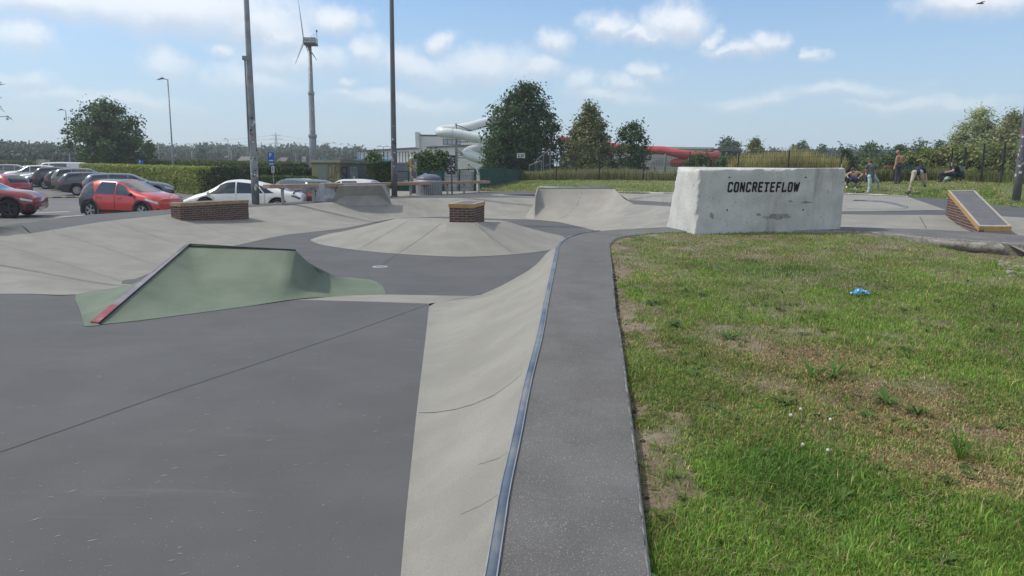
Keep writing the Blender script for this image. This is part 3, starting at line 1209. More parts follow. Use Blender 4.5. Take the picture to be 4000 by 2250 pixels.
# ---- sloping brick hubba on the plaza
Yn, Yf = 15.0, 18.4
nl, nr = WD(3824, 883, Yn), WD(3952, 884, Yn)
fl_, fr_ = WD(3703, 743, Yf), WD(3808, 743, Yf)
hub = thing('brick_ledge', Vector((nl.x, nl.y, .2)), 'sloping brick ledge with ochre steel frame around a dark top on the plaza', 'brick ledge')
cap = Vector((0, 0, .105))
def frame_pts(l, r_, f, g):
    return l.lerp(r_, f)
w_ = .075
inn = [nl.lerp(nr, w_).lerp(fl_.lerp(fr_, w_), .022), nl.lerp(nr, 1 - w_).lerp(fl_.lerp(fr_, 1 - w_), .022), nl.lerp(nr, 1 - w_).lerp(fl_.lerp(fr_, 1 - w_), .985), nl.lerp(nr, w_).lerp(fl_.lerp(fr_, w_), .985)]
out_ = [nl, nr, fr_, fl_]
mb = MB(); mb2 = MB()
lo_ = Vector((0, 0, -.009))
for k in range(4):
    k2 = (k + 1) % 4
    mb.hexa([p - cap for p in (out_[k], out_[k2], inn[k2], inn[k])] + [p + lo_ for p in (out_[k], out_[k2], inn[k2], inn[k])])
    mb2.hexa([p + lo_ for p in (out_[k], out_[k2], inn[k2], inn[k])] + [out_[k], out_[k2], inn[k2], inn[k]])
mb.build('cap_frame', CAPY, hub)
mb2.build('cap_edge', CAPW, hub)
mb = MB()
mb.hexa([p - cap * .8 for p in inn] + [p - Vector((0, 0, .004)) for p in inn])
mb.build('cap_infill', CAPD, hub)
# core
zb0, zb1 = .02, .30
i = .02
core = [nl.lerp(nr, i), nl.lerp(nr, 1 - i), fl_.lerp(fr_, 1 - i), fl_.lerp(fr_, i)]
mb = MB()
mb.hexa([Vector((p.x, p.y, -.1)) for p in core] + [p - cap * .96 for p in core])
mb.build('mortar_core', MORT, hub)
for a_, b_, sgn in ((nl.lerp(nr, i * .6), fl_.lerp(fr_, i * .6), -1), (nl.lerp(nr, 1 - i * .6), fl_.lerp(fr_, 1 - i * .6), 1)):
    u = (b_ - a_).xy.normalized().to_3d()
    n = Vector((-u.y, u.x, 0)) if sgn < 0 else Vector((u.y, -u.x, 0))
    Lh = (b_ - a_).xy.length
    sl_ = (b_.z - a_.z) / Lh
    brick_face(hub, Vector((a_.x, a_.y, 0)), u, n, Lh, .03, 16, inside=lambda s, z: z + BH / 2 < a_.z + sl_ * s - .07)
u = (nr - nl).xy.normalized().to_3d()
brick_face(hub, Vector((nl.x, nl.y, 0)) + u * (BD + .03) + Vector((0, .004, 0)), u, Vector((u.y, -u.x, 0)), (nr - nl).xy.length - 2 * (BD + .03), .03, 4)
u2 = (fr_ - fl_).xy.normalized().to_3d()
brick_face(hub, Vector((fl_.x, fl_.y, 0)) + u2 * (BD + .02), u2, Vector((-u2.y, u2.x, 0)), (fr_ - fl_).xy.length - 2 * (BD + .02), .03, 14)

# ---- battered concrete block with stencilled letters
BLOCKM = mat('weathered_block_concrete', (.54, .55, .52), .92, .12, 2.2, .45, 28., col2=(.40, .39, .355), mix=(.46, .72),
             speck=(26.0, (.17, .165, .145), .68, .73), streak=((2.6, 2.6, .35), (.24, .22, .18), .50, .76, .75))
fbl, fbr = WD(2713, 915, 13.1), WD(3287, 899, 14.0)
ftl, ftr = WD(2731, 661, 13.13), WD(3308, 655, 13.95)
bbl, btl = WD(2596, 886, 14.07), WD(2648, 651, 13.95)
dv = (bbl - fbl)
bbr, btr = fbr + Vector((.05, 1.0, 0)), ftr + Vector((-.02, .82, 0))
btr.z = btl.z
block = thing('concrete_block', fbl.lerp(bbr, .5), 'big weathered concrete block stencilled with dark letters between lawn and plaza', 'concrete block')
cs = [[[None] * 2 for _ in range(2)] for _ in range(2)]
lowz = Vector((0, 0, -.12))
cs[0][0][0], cs[1][0][0], cs[0][1][0], cs[1][1][0] = fbl + lowz, fbr + lowz, bbl + lowz, bbr + lowz
cs[0][0][1], cs[1][0][1], cs[0][1][1], cs[1][1][1] = ftl, ftr, btl, btr
def tri(a, b, c):
    r = Vector((0, 0, 0))
    for i in (0, 1):
        for j in (0, 1):
            for k in (0, 1):
                r += cs[i][j][k] * ((a if i else 1 - a) * (b if j else 1 - b) * (c if k else 1 - c))
    return r
cent = tri(.5, .5, .5)
from mathutils import noise as mnoise
def blockpt(a, b, c):
    p = tri(a, b, c)
    La, Lb, Lc = 3.1, 1.0, 1.2
    ds = sorted((min(a, 1 - a) * La, min(b, 1 - b) * Lb, min(c, 1 - c) * Lc))
    e = ds[1]                       # distance to the nearest edge for a surface point
    nn = mnoise.fractal(p * 5.5, 1.0, 2.0, 4)
    n2 = mnoise.noise(p * 2.3 + Vector((7, 1, 3)))
    chip = max(0.0, 1 - e / .075) ** 1.4 * max(0.0, .30 + .75 * nn + .4 * n2) * .055
    r_ = max(0.0, 1 - e / .015) ** 2 * .007
    q = (cent - p)
    q.z *= 1.6
    return p + q.normalized() * (chip + r_) + Vector((0, 0, 0))
mb = MB()
NA, NB, NC = 130, 44, 52
def warp_(t):
    return .5 - .5 * math.cos(math.pi * t) if False else t
def facegrid(fn, n1, n2):
    mb.loft([[fn(i / n1, j / n2) for i in range(n1 + 1)] for j in range(n2 + 1)])
facegrid(lambda s, t: blockpt(s, 0, t), NA, NC)
facegrid(lambda s, t: blockpt(s, 1, t), NA // 2, NC // 2)
facegrid(lambda s, t: blockpt(0, s, t), NB, NC)
facegrid(lambda s, t: blockpt(1, s, t), NB, NC)
facegrid(lambda s, t: blockpt(s, t, 1), NA, NB)
bo = mb.build('weathered_body', BLOCKM, block, smooth=True)
bm = bmesh.new(); bm.from_mesh(bo.data); bmesh.ops.remove_doubles(bm, verts=bm.verts, dist=.0015); bmesh.ops.recalc_face_normals(bm, faces=bm.faces); bm.to_mesh(bo.data); bm.free()

# stroke letters
GL = {'C': [[(3, 5), (3, 5.6), (2.6, 6), (.8, 6), (.3, 5.5), (.3, .5), (.8, 0), (2.6, 0), (3, .4), (3, 1.2)]],
      'O': [[(.8, 0), (.3, .5), (.3, 5.5), (.8, 6), (2.5, 6), (3, 5.5), (3, .5), (2.5, 0), (.8, 0)]],
      'N': [[(.3, 0), (.3, 6)], [(.3, 6), (2.9, 0)], [(2.9, 0), (2.9, 6)]],
      'R': [[(.4, 0), (.4, 6)], [(.4, 6), (2.5, 6), (3, 5.5), (3, 3.7), (2.5, 3.1), (.4, 3.1)], [(1.6, 3.1), (3.1, 0)]],
      'E': [[(3, 6), (.4, 6), (.4, 0), (3, 0)], [(.4, 3.1), (2.6, 3.1)]],
      'T': [[(0, 5.9), (3.2, 5.9)], [(1.6, 5.9), (1.6, 0)], [(.9, .2), (2.3, .2)]],
      'F': [[(3, 6), (.4, 6), (.4, 0)], [(.4, 3.1), (2.6, 3.1)]],
      'L': [[(.4, 6), (.4, 0), (3, 0), (3, .8)]],
      'W': [[(0, 6), (.9, 0)], [(.9, 0), (1.9, 5)], [(1.9, 5), (2.9, 0)], [(2.9, 0), (3.8, 6)]],
      'P': [[(.4, 0), (.4, 6), (2.5, 6), (3, 5.4), (3, 3.6), (2.5, 3), (.4, 3)]],
      'I': [[(1.5, 0), (1.5, 6)]], 'A': [[(0, 0), (1.5, 6), (3, 0)], [(.6, 2), (2.4, 2)]], 'U': [[(.3, 6), (.3, .6), (1, 0), (2.2, 0), (2.9, .6), (2.9, 6)]],
      'K': [[(.4, 0), (.4, 6)], [(2.9, 6), (.4, 2.8), (3, 0)]], 'G': [[(3, 5), (2.4, 6), (.8, 6), (.3, 5.4), (.3, .6), (.8, 0), (2.4, 0), (3, .6), (3, 2.6), (1.8, 2.6)]],
      'D': [[(.4, 0), (.4, 6), (2, 6), (3, 5), (3, 1), (2, 0), (.4, 0)]], 'S': [[(3, 5.2), (2.3, 6), (.9, 6), (.3, 5.2), (.5, 3.6), (2.6, 2.6), (3, 1), (2.3, 0), (.8, 0), (.2, .8)]],
      'a': [[(2.6, 3.6), (1.2, 4.2), (.2, 2.6), (.4, .4), (1.6, .2), (2.6, 2), (2.6, 4), (2.7, 0)]], 'o': [[(1.5, 4.4), (.3, 3), (.3, 1), (1.5, 0), (2.7, 1), (2.7, 3), (1.5, 4.4)]]}


def stroke_text(text, org, ux, uy, h, wd, gap=4.1, slant=.12, lift=None, mb=None, jit=0.0):
    """letters drawn as ribbons; org lower left, ux / uy unit vectors in the plane"""
    mb = mb or MB()
    n = ux.cross(uy).normalized()
    k_ = h / 6.0
    x = 0.0
    q = 0
    for ch in text:
        for pl_ in GL.get(ch, []):
            pts = [org + ux * ((x + a + b * slant + random.uniform(-jit, jit)) * k_) + uy * ((b + random.uniform(-jit, jit)) * k_) for a, b in pl_]
            for p, r2 in zip(pts, pts[1:]):
                d = (r2 - p)
                if d.length < 1e-6:
                    continue
                d.normalize()
                s = d.cross(n) * (wd / 2)
                e = d * (wd * .45)
                off = n * (.00025 * (q % 7))
                mb.add([p - e * .8 - s * .7 + off, p + e * .2 - s + off, r2 - e * .2 - s + off, r2 + e * .8 - s * .7 + off, r2 + e * .8 + s * .7 + off, r2 - e * .2 + s + off, p + e * .2 + s + off, p - e * .8 + s * .7 + off], [tuple(range(8))])
                q += 1
        x += gap + (.7 if ch == 'W' else 0) - (1.2 if ch == 'I' else 0)
    return mb


INK = mat('black_stencil_paint', (.022, .02, .022), .85, .3, 18., col2=(.09, .09, .085), mix=(.60, .72))
ux = (fbr - fbl).xy.normalized().to_3d()
def onfront(px, py):
    """point of the block's front face under a photograph point"""
    n = (fbr - fbl).cross(ftl - fbl).normalized()
    d = ray(px, py)
    t = (fbl - CAM).dot(n) / d.dot(n)
    return CAM + d * t
l0, l1, l2 = onfront(2841, 747.5), onfront(3113, 746.5), onfront(2843, 714)
ux = (l1 - l0).normalized(); uy = ((l2 - l0) - ux * (l2 - l0).dot(ux)).normalized()
nf_ = ux.cross(uy)
if nf_.dot(CAM - l0) < 0:
    nf_ = -nf_
lh = (l2 - l0).dot(uy)
total = (l1 - l0).length
gap = (total / (lh / 6) - 3.6) / 11.05
mbt = MB()
stroke_text('CONCRETEFLOW', l0 + nf_ * .006, ux, uy, lh, lh * .235, gap=gap, slant=.10, mb=mbt)
def stick(mb, bv, n, lift):
    for i, v_ in enumerate(mb.v):
        h = bv.ray_cast(Vector(v_) + n * .5, -n)
        if h[0] is not None:
            mb.v[i] = tuple(h[0] + n * (lift + .0002 * ((i // 8) % 7)))
BVB = make_bvh([bo])
stick(mbt, BVB, nf_, .004)
lt = mbt.build('lettering', INK, block)
HOLE = mat('tie_hole', (.05, .05, .045), .9, .2, 30.)
for px, py in ((2848, 693), (3142, 693), (2840, 820), (3135, 819)):
    c = onfront(px, py)
    mb = MB()
    pts = [c + nf_ * .004 + ux * (.016 * math.cos(a)) + uy * (.016 * math.sin(a)) for a in [2 * math.pi * k / 12 for k in range(12)]]
    mb.prism(pts, -nf_ * .03)
    hq = BVB.ray_cast(c + nf_ * .5, -nf_)
    if hq[0] is not None:
        sh_ = hq[0] - c
        mb.v = [tuple(Vector(q_) + sh_) for q_ in mb.v]
    mb.build('tie_hole', HOLE, block)
# spalled patches on the front
PATCH = mat('spalled_patch', (.30, .295, .27), .95, .25, 14., .8, 40., col2=(.17, .16, .14), mix=(.55, .7))
for px, py, w2, h2 in ((3035, 845, 78, 15), (2780, 842, 13, 14), (3150, 790, 40, 5), (3085, 786, 14, 6), (2962, 838, 18, 7)):
    c = onfront(px, py)
    k2 = 13.5 / F_PX
    mb = MB()
    pts = []
    for k in range(40):
        a = 2 * math.pi * k / 40
        rr = .7 + .5 * mnoise.fractal(Vector((math.cos(a) * 1.7 + px, math.sin(a) * 1.7, py)), 1, 2, 4)
        pts.append(c + nf_ * .0045 + ux * (w2 * k2 * rr * math.cos(a)) + uy * (h2 * k2 * rr * math.sin(a)))
    mb.add(pts + [c + nf_ * .0045], [(k, (k + 1) % 40, 40) for k in range(40)])
    stick(mb, BVB, nf_, .003)
    mb.build('spalled_patch', PATCH, block)

# ---- flat-topped wedge under the rail
WEDM = mat('wedge_face', (0.30, 0.292, 0.262), .85, .1, 2., .2, 60., col2=(.235, .23, .21), mix=(.5, .7), streak=((6., 6., .6), (.38, .37, .33), .6, .8, .5))
def hit(px, py):
    return BV.ray_cast(CAM, ray(px, py).normalized())[0]
a0, b0, c0 = hit(1351, 803), hit(1530, 798), hit(1299, 791)
b0 = a0.lerp(b0, 1) if b0.y > a0.y + .5 else b0 + Vector((.1, .6, .05))
d0 = c0 + (b0 - a0)
a1, b1 = WD(1345, 723, a0.y + .32), WD(1508, 721.5, b0.y + .22)
c1 = WD(1322, 722, c0.y - .2)
c1.z = a1.z = b1.z = (a1.z + b1.z) / 2
d1_ = c1 + (b1 - a1)
wed = thing('concrete_wedge', a0.lerp(d0, .5), 'grey flat topped concrete wedge on the bank beneath the long rail', 'skate ramp')
dn2 = Vector((0, 0, -.35))
for q_ in (a0, b0, c0, d0):
    q_.z = min(q_.z, drop(q_.x, q_.y)) - .01
mb = MB()
mb.hexa([a0 + dn2, b0 + dn2, d0 + dn2, c0 + dn2, a0, b0, d0, c0])
mb.add([a0, b0, d0, c0, a1, b1, d1_, c1], [(0, 1, 5, 4), (1, 2, 6, 5), (2, 3, 7, 6), (3, 0, 4, 7), (4, 5, 6, 7)])
wb = mb.build('wedge_body', WEDM, wed)
mb = MB()
mb.bar(a1 + Vector((0, 0, .012)), b1 + Vector((0, 0, .012)), .05, .035)
mb.build('steel_edge', STEEL, wed)

# ---- long flat rail on posts
RAILM = mat('brown_worn_rail', (.36, .24, .165), .6, .15, 2., col2=(.40, .32, .26), mix=(.5, .7), spec=.35)
RAILP = mat('rail_post_paint', (.40, .405, .39), .5, .1, 4., metal=.2)
ra, rb = WD(1040, 718, 26.3), WD(1903, 703, 38.0)
za = WD(1105, 720.5, 26.8).z
zb_ = WD(1880, 706, 37.6).z
ra.z, rb.z = za, zb_
rail = thing('grind_rail', ((ra + rb) / 2).xy.to_3d(), 'long brown flat rail on pale steel posts along the bank walk', 'skate rail')
d = (rb - ra).xy.normalized().to_3d()
s = Vector((d.y, -d.x, 0)) * .19
hh = Vector((0, 0, -.13))
mb = MB()
mb.hexa([ra - s + hh, ra + s + hh, rb + s + hh, rb - s + hh, ra - s, ra + s, rb + s, rb - s])
mb.build('rail_top', RAILM, rail)
for px, py in ((1105, 790), (1225, 785.5), (1518, 768), (1604, 765), (1680, 762.5), (1748, 758.5), (1813, 756), (1871, 753)):
    # where the drawn post meets the line under the rail
    t = 0.0
    dr = ray(px, py)
    den = dr.x * d.y - dr.y * d.x
    tt = (ra.x * d.y - ra.y * d.x) / den
    p = CAM + dr * tt
    zt_ = lerp(ra.z, rb.z, (p - ra).xy.dot(d.xy) / (rb - ra).xy.length)
    mb = MB()
    mb.box(p.x - .045, p.x + .045, p.y - .045, p.y + .045, min(p.z, drop(p.x, p.y)) - .05, zt_ - .131)
    mb.box(p.x - .045, p.x + .045, p.y - .16, p.y + .16, zt_ - .17, zt_ - .132)
    mb.build('post', RAILP, rail)

# ---- low wedge at the left end of the bank
mb = MB()
pts = [(-420, 975, -.06), (0, 925, -.06), (123, 911.5, -.05)]
f0 = [W(*p) for p in pts]
Yt = f0[-1].y
t0 = [WD(-420, 925, f0[0].y + .45), WD(0, 886, f0[1].y + .35), WD(84, 878, f0[2].y + .3)]
b0_ = [p + Vector((.25, .55, 0)) for p in t0]
for p in b0_:
    p.z = -.055
rows = []
for k in range(7):
    t = k / 6
    rows.append([Vector((lerp(a.x, b.x, t), lerp(a.y, b.y, t), a.z + (b.z - a.z) * t ** 1.6)) for a, b in zip(f0, t0)])
mb.loft(rows)
mb.loft([t0, b0_])
mb.add([f0[2], t0[2], b0_[2]], [(0, 1, 2)])
tag(mb.build('concrete_wedge', mat('low_wedge_face', (.15, .155, .145), .85, .12, 3.), smooth=False), 'low curved grey concrete wedge at the parking end of the bank', 'skate ramp')

# ================================================================== ground, lawn and berm
SOIL = mat('dry_soil', (.17, .13, .092), .95, .25, 6., .6, 40., col2=(.235, .20, .155), mix=(.45, .65), speck=(60., (.30, .26, .2), .66, .74))
FIELD = mat('far_field_grass', (.085, .115, .04), .95, .25, .12, col2=(.14, .14, .06), mix=(.45, .65))
VERGE = mat('verge_grass', (.10, .125, .042), .95, .3, 3., .5, 30., col2=(.19, .165, .085), mix=(.5, .66))
ASPH = mat('car_park_asphalt', (.145, .145, .146), .9, .12, .5, .2, 60., col2=(.185, .18, .172), mix=(.5, .7), speck=(60., (.25, .25, .24), .68, .75))
PAINTW = mat('white_road_paint', (.62, .62, .60), .7, .12, 8., col2=(.3, .3, .3), mix=(.58, .72))

mb = MB()
mb.add([(-1300, -300, -.95), (1300, -300, -.95), (1300, 1300, -.95), (-1300, 1300, -.95)], [(0, 1, 2, 3)])
struct(mb.build('ground', FIELD))
# car park
PZ = -.75
mb = MB()
mb.add([(-120, 15, PZ), (-6.5, 15, PZ), (-6.5, 60, PZ), (-20, 112, PZ), (-120, 112, PZ)], [(0, 1, 2, 3, 4)])
lot = struct(mb.build('parking_lot', ASPH))
mb = MB()
mb.hexa([Vector(p) for p in [(-120, 14.8, -.96), (-6.3, 14.8, -.96), (-6.3, 60.2, -.96), (-120, 112, -.96), (-120, 14.8, -.756), (-6.3, 14.8, -.756), (-6.3, 60.2, -.756), (-120, 112, -.756)]])
struct(mb.build('lot_base', ASPH))
def lotpt(px, py, z=PZ + .004):
    return W(px, py, z)
for i, (a_, b_, wd) in enumerate((((-30, 838), (270, 826), .09), ((215, 848.5), (330, 841), .08), ((0, 822), (40, 820), .07))):
    p, q = lotpt(*a_), lotpt(*b_)
    n = Vector((-(q - p).y, (q - p).x, 0)).normalized() * wd
    mb = MB()
    mb.add([p - n, q - n, q + n, p + n], [(0, 1, 2, 3)])
    mb.build('bay_line', PAINTW, lot)
# speed cushion strip with yellow and dark blocks
YEL = mat('yellow_block', (.42, .27, .06), .8, .2, 10.)
BLK = mat('dark_block', (.06, .06, .06), .8, .2, 10.)
pa_, pb_ = W(60, 775, PZ), W(345, 771.5, PZ)
bump = thing('speed_bump', (pa_ + pb_) / 2, 'low speed bump of yellow and dark blocks across the car park', 'speed bump')
for k in range(16):
    p, q = pa_.lerp(pb_, k / 16), pa_.lerp(pb_, (k + .96) / 16)
    mb = MB()
    mb.bar(p + Vector((0, 0, .03)), q + Vector((0, 0, .03)), .35, .07)
    mb.build('block', YEL if k % 3 == 1 else BLK, bump)
# verge falling from the bank walk to the car park
mb = MB()
ow = crom(outw[:10], 3)
n_ = len(ow)
r1, r2 = [], []
for i, p in enumerate(ow):
    d = (ow[min(i + 1, n_ - 1)] - ow[max(i - 1, 0)]).xy.normalized()
    nn = Vector((-d.y, d.x, 0))
    r1.append(p + nn * .5 + Vector((0, 0, -.06)))
    r2.append(Vector((p.x, p.y, PZ - .02)) + nn * 1.6)
mb.loft([[p + Vector((0, 0, -.003)) for p in ow], r1, r2])
struct(mb.build('verge_bank', VERGE, smooth=True))
# paved yard behind the rail
mb = MB()
yd = [W(1440, 776, .05), W(1523, 769.4, .085), W(1641, 763.8, .085), W(1766, 757.8, .085), W(1905, 748, .085), W(2100, 747, .085), Vector((5, 62, .05)), Vector((-9, 62, .05)), Vector((-8.2, 40, .05))]
mb.add(yd, [tuple(range(len(yd)))])
PAVE = mat('yard_paving', (.25, .235, .205), .9, .12, 2., .2, 40.)
struct(mb.build('yard', PAVE))
mb = MB()
mb.loft([[yd[0], yd[8], yd[7]], [p + Vector((-.25, 0, -.9)) for p in (yd[0], yd[8], yd[7])]])
struct(mb.build('yard_edge', PAVE))

# berm with the fence line on top
bf = [(1877, 746.5, .09), (1900, 746, .09), (2020, 746.5, .10), (2100, 749, .11), (2416, 751, .33), (2628, 753, .40), (2950, 756, .36), (3301, 757, .35), (3548, 768, .36), (3700, 775, .385), (3860, 795, .42), (4000, 809.5, .42), (4700, 870, .42)]
bb_ = [(1905, 712, 47), (1960, 708, 48), (2030, 706, 49), (2100, 705, 48.5), (2375, 704, 47), (2700, 707, 45), (3000, 709, 43.5), (3250, 711, 42.5), (3490, 711, 41.5), (3720, 706, 40.5), (3827, 712, 39), (3906, 715, 36), (4300, 735, 25)]
BF, BBK = [W(*p) for p in bf], [WD(*p) for p in bb_]
BFs, BBs = crom(BF, 6), crom(BBK, 6)
rows = []
for k in range(15):
    t = k / 14
    rows.append([Vector((lerp(a.x, b.x, t), lerp(a.y, b.y, t), a.z - .01 + (b.z - a.z + .01) * (1 - (1 - t) ** 1.8))) + Vector((0, 0, .03 * mnoise.noise(Vector((lerp(a.x, b.x, t), lerp(a.y, b.y, t), 0)) * .7) * min(1, 4 * t * (1 - t)))) for a, b in zip(BFs, BBs)])
# land behind the fence
far1 = [Vector((p.x * 1.16 + 1, p.y + 9, p.z + .05)) for p in BBs]
far2 = [Vector((p.x * 1.55 + 2, p.y + 30, .1)) for p in BBs]
far3 = [Vector((p.x * 1.9 + 2, p.y + 55, -.97)) for p in BBs]
mb = MB()
mb.loft(rows + [far1, far2, far3])
berm = struct(mb.build('berm', VERGE, smooth=True))
BVG = make_bvh([berm])


def gz(x, y):
    h = BVG.ray_cast(Vector((x, y, 20)), Vector((0, 0, -1)))
    return h[0].z if h[0] is not None else .05


def bermpt(px, py):
    h = BVG.ray_cast(CAM, ray(px, py).normalized())
    return h[0]


# lawn in front of the platform
def lawn_z(x, y, d):
    """soil level: a little under the platform, lower along its broken edge and in the worn corner on the right"""
    z = DK[1] * np.minimum(y, 13.2) - .03 - .04 * np.exp(-(d / .13) ** 2) * np.clip((11 - y) / 2, 0, 1)
    worn = np.clip((x - 6.7) / 1.0, 0, 1) * np.clip((y - 8.0) / 3.2, 0, 1)
    z = z - .17 * worn
    return z + .03 * (fnoise(x * .9, y * .9, 5) - .5) + .012 * (fnoise(x * 6, y * 6, 9) - .5)


fe2 = [(p.x, p.y) for p in FEs]
blockfront = [(fbl.x, fbl.y), (fbr.x, fbr.y)]
lawn_poly = fe2 + [(12, -1.5)]
gx, gy = np.meshgrid(np.arange(-.4, 13.0, .085), np.arange(0.2, 15.2, .085))
ins = in_poly(gx, gy, lawn_poly)
dist = poly_dist(gx, gy, fe2)
keep = ins | (dist < .25)
d_in = np.where(ins, dist, 0.0)
gzv = lawn_z(gx, gy, d_in)
ny_, nx_ = gx.shape
vid = np.arange(ny_ * nx_).reshape(ny_, nx_)
fa = np.stack([vid[:-1, :-1], vid[:-1, 1:], vid[1:, 1:], vid[1:, :-1]], -1).reshape(-1, 4)
ok = (keep[:-1, :-1] & keep[:-1, 1:] & keep[1:, 1:] & keep[1:, :-1]).ravel()
verts = np.stack([gx.ravel(), gy.ravel(), gzv.ravel()], -1)
lawn = np_mesh('lawn', verts, fa[ok], SOIL)
struct(lawn)
lawn.data.polygons.foreach_set('use_smooth', [True] * len(lawn.data.polygons))
# earth behind the lawn's frame edges
mb = MB()
mb.add([(11.5, -1.5, -.2), (40, -1.5, -.2), (40, 22, .1), (11.5, 13, .05)], [(0, 1, 2, 3)])
struct(mb.build('lawn_beyond', VERGE))

# grass blades
def lawn_maps(x, y, d):
    """how much grass stands at a place, and how dry it is"""
    n1 = fnoise(x * 2.3 + 3, y * 2.3, 21, 4)
    n2 = fnoise(x * 3.5, y * 3.5 + 8, 33, 3)
    dens_ = np.clip(.40 + 2.2 * (n1 - .33), .28, 1.0)
    dry = np.clip(1.5 * (fnoise(x * .8 + 9, y * .8 + 4, 41, 4) - .50) + .35 * (n2 - .5), 0, 1)
    # bare margin by the platform, patchy
    edge = np.clip((d + .06 - .55 * np.clip(n2 - .40, 0, 1) - 1.25 * np.clip(fnoise(x * 1.5, y * 1.5, 77, 3) - .45, 0, 1)) / .14, 0.10, 1)
    dens_ *= edge
    # dry, mossy stretch
    for cx, cy, rx_, ry_, a in ((2.15, 5.4, .72, .48, .3), (2.3, 4.6, .85, .48, .5), (2.45, 3.95, .75, .40, .5), (2.15, 3.45, .55, .25, .3)):
        c_, s_ = math.cos(a), math.sin(a)
        u_, v_ = (x - cx) * c_ - (y - cy) * s_, (x - cx) * s_ + (y - cy) * c_
        m_ = np.exp(-((u_ / rx_) ** 2 + (v_ / ry_) ** 2) ** 1.2) * np.clip(.5 + 1.1 * (n2 - .3), 0, 1.2)
        dry = np.maximum(dry, np.clip(1.4 * m_, 0, 1))
        dens_ *= 1 - .22 * np.clip(m_, 0, 1)
    # lush clover patches
    lush = np.exp(-(((x - 3.3) / .9) ** 2 + ((y - 9.4) / .7) ** 2)) + .9 * np.exp(-(((x - 1.4) / .42) ** 2 + ((y - 3.4) / .4) ** 2))
    dry *= 1 - np.clip(lush, 0, 1)
    # worn path at the right and before the block
    worn = np.clip((x - 6.6) / .8, 0, 1) * np.clip((y - 8.6 - .5 * (n1 - .5)) / 1.4, 0, 1) * np.clip((12.6 - y) / .6, 0, 1)
    dens_ *= 1 - .85 * worn * np.clip(n2 * 1.6, 0, 1)
    return dens_, dry, np.clip(lush, 0, 1)


def blades(name, x, y, z, dry, lush, scale, parent=None):
    n = len(x)
    tuft = fnoise(x * 4.5, y * 4.5, 19, 3)
    h = scale * rng.uniform(.45, 1.3, n) * (1 - .45 * dry) * (1 + .25 * lush) * (.45 + 1.25 * tuft) * np.where(rng.uniform(0, 1, n) < .03, 1.8, 1)
    wd = .0017 * np.sqrt(scale / .035) * rng.uniform(.7, 1.4, n) * (1 + .08 * np.hypot(x, y))
    az_ = rng.uniform(0, 2 * np.pi, n)
    lean = np.clip(rng.normal(.55, .3, n) + .35 * dry, .05, 1.35)
    bx, by = np.cos(az_), np.sin(az_)
    px_, py_ = -by, bx
    tip = np.stack([x + bx * h * np.sin(lean), y + by * h * np.sin(lean), z + h * np.cos(lean)], -1)
    mid = np.stack([x + bx * h * .5 * np.sin(lean * .55), y + by * h * .5 * np.sin(lean * .55), z + h * .55 * np.cos(lean * .55)], -1)
    b0 = np.stack([x - px_ * wd, y - py_ * wd, z - .004], -1)
    b1 = np.stack([x + px_ * wd, y + py_ * wd, z - .004], -1)
    w2 = np.stack([px_ * wd * .8, py_ * wd * .8, np.zeros(n)], -1)
    V = np.stack([b0, b1, mid + w2, mid - w2, tip], 1).reshape(-1, 3)
    o5 = np.arange(n)[:, None] * 5
    T = np.concatenate([o5 + np.array([0, 1, 2]), o5 + np.array([0, 2, 3]), o5 + np.array([3, 2, 4])])
    g1, g2, g3 = np.array([.185, .310, .052]), np.array([.50, .39, .20]), np.array([.115, .235, .040])
    r_ = rng.uniform(0, 1, n)
    isdry = (r_ < np.clip(.07 + .010 * np.clip(np.abs(y) - 4, 0, 6) + .8 * dry, 0, .92) * (1 - .85 * lush))[:, None]
    base = np.where(isdry, g2 * rng.uniform(.5, 1.15, (n, 1)), g1 * (1 - lush[:, None]) + g3 * lush[:, None])
    base = base * rng.uniform(.55, 1.4, (n, 1)) * (.62 + .8 * fnoise(x * 2.2, y * 2.2, 57, 4))[:, None]
    base[:, 0] *= rng.uniform(.8, 1.25, n)
    reds = rng.uniform(0, 1, n) < .02 * (dry > .3)
    base[reds] = np.array([.19, .07, .035])
    return V, T, np.repeat(base, 5, axis=0)


BLADE = mat('grass_blade', (.1, .15, .03), .65, 0, attr='tint', trans=.28, spec=.25)
N0 = 1900000
# more blades near the viewer, fewer farther off
yy = rng.uniform(0, 1, N0)
Ymin, Ymax = 1.9, 14.3
ys = 1 / (1 / Ymin ** .55 + yy * (1 / Ymax ** .55 - 1 / Ymin ** .55)) ** (1 / .55)
xs = rng.uniform(.12, .80, N0) * ys + .05
ii = in_poly(xs, ys, lawn_poly)
xs, ys = xs[ii], ys[ii]
dd_ = poly_dist(xs, ys, fe2)
de_, dr_, lu_ = lawn_maps(xs, ys, dd_)
kp = rng.uniform(0, 1, len(xs)) < de_
xs, ys, dd_, dr_, lu_ = xs[kp], ys[kp], dd_[kp], dr_[kp], lu_[kp]
cap_n = 430000
if len(xs) > cap_n:
    xs, ys, dd_, dr_, lu_ = xs[:cap_n], ys[:cap_n], dd_[:cap_n], dr_[:cap_n], lu_[:cap_n]
V, T, Cc = blades('grass', xs, ys, lawn_z(xs, ys, dd_), dr_, lu_, .032)
g = np_mesh('grass', V, T, BLADE, Cc)
tag(g, 'short patchy green and dry lawn grass beside the platform', 'grass', kind='stuff')
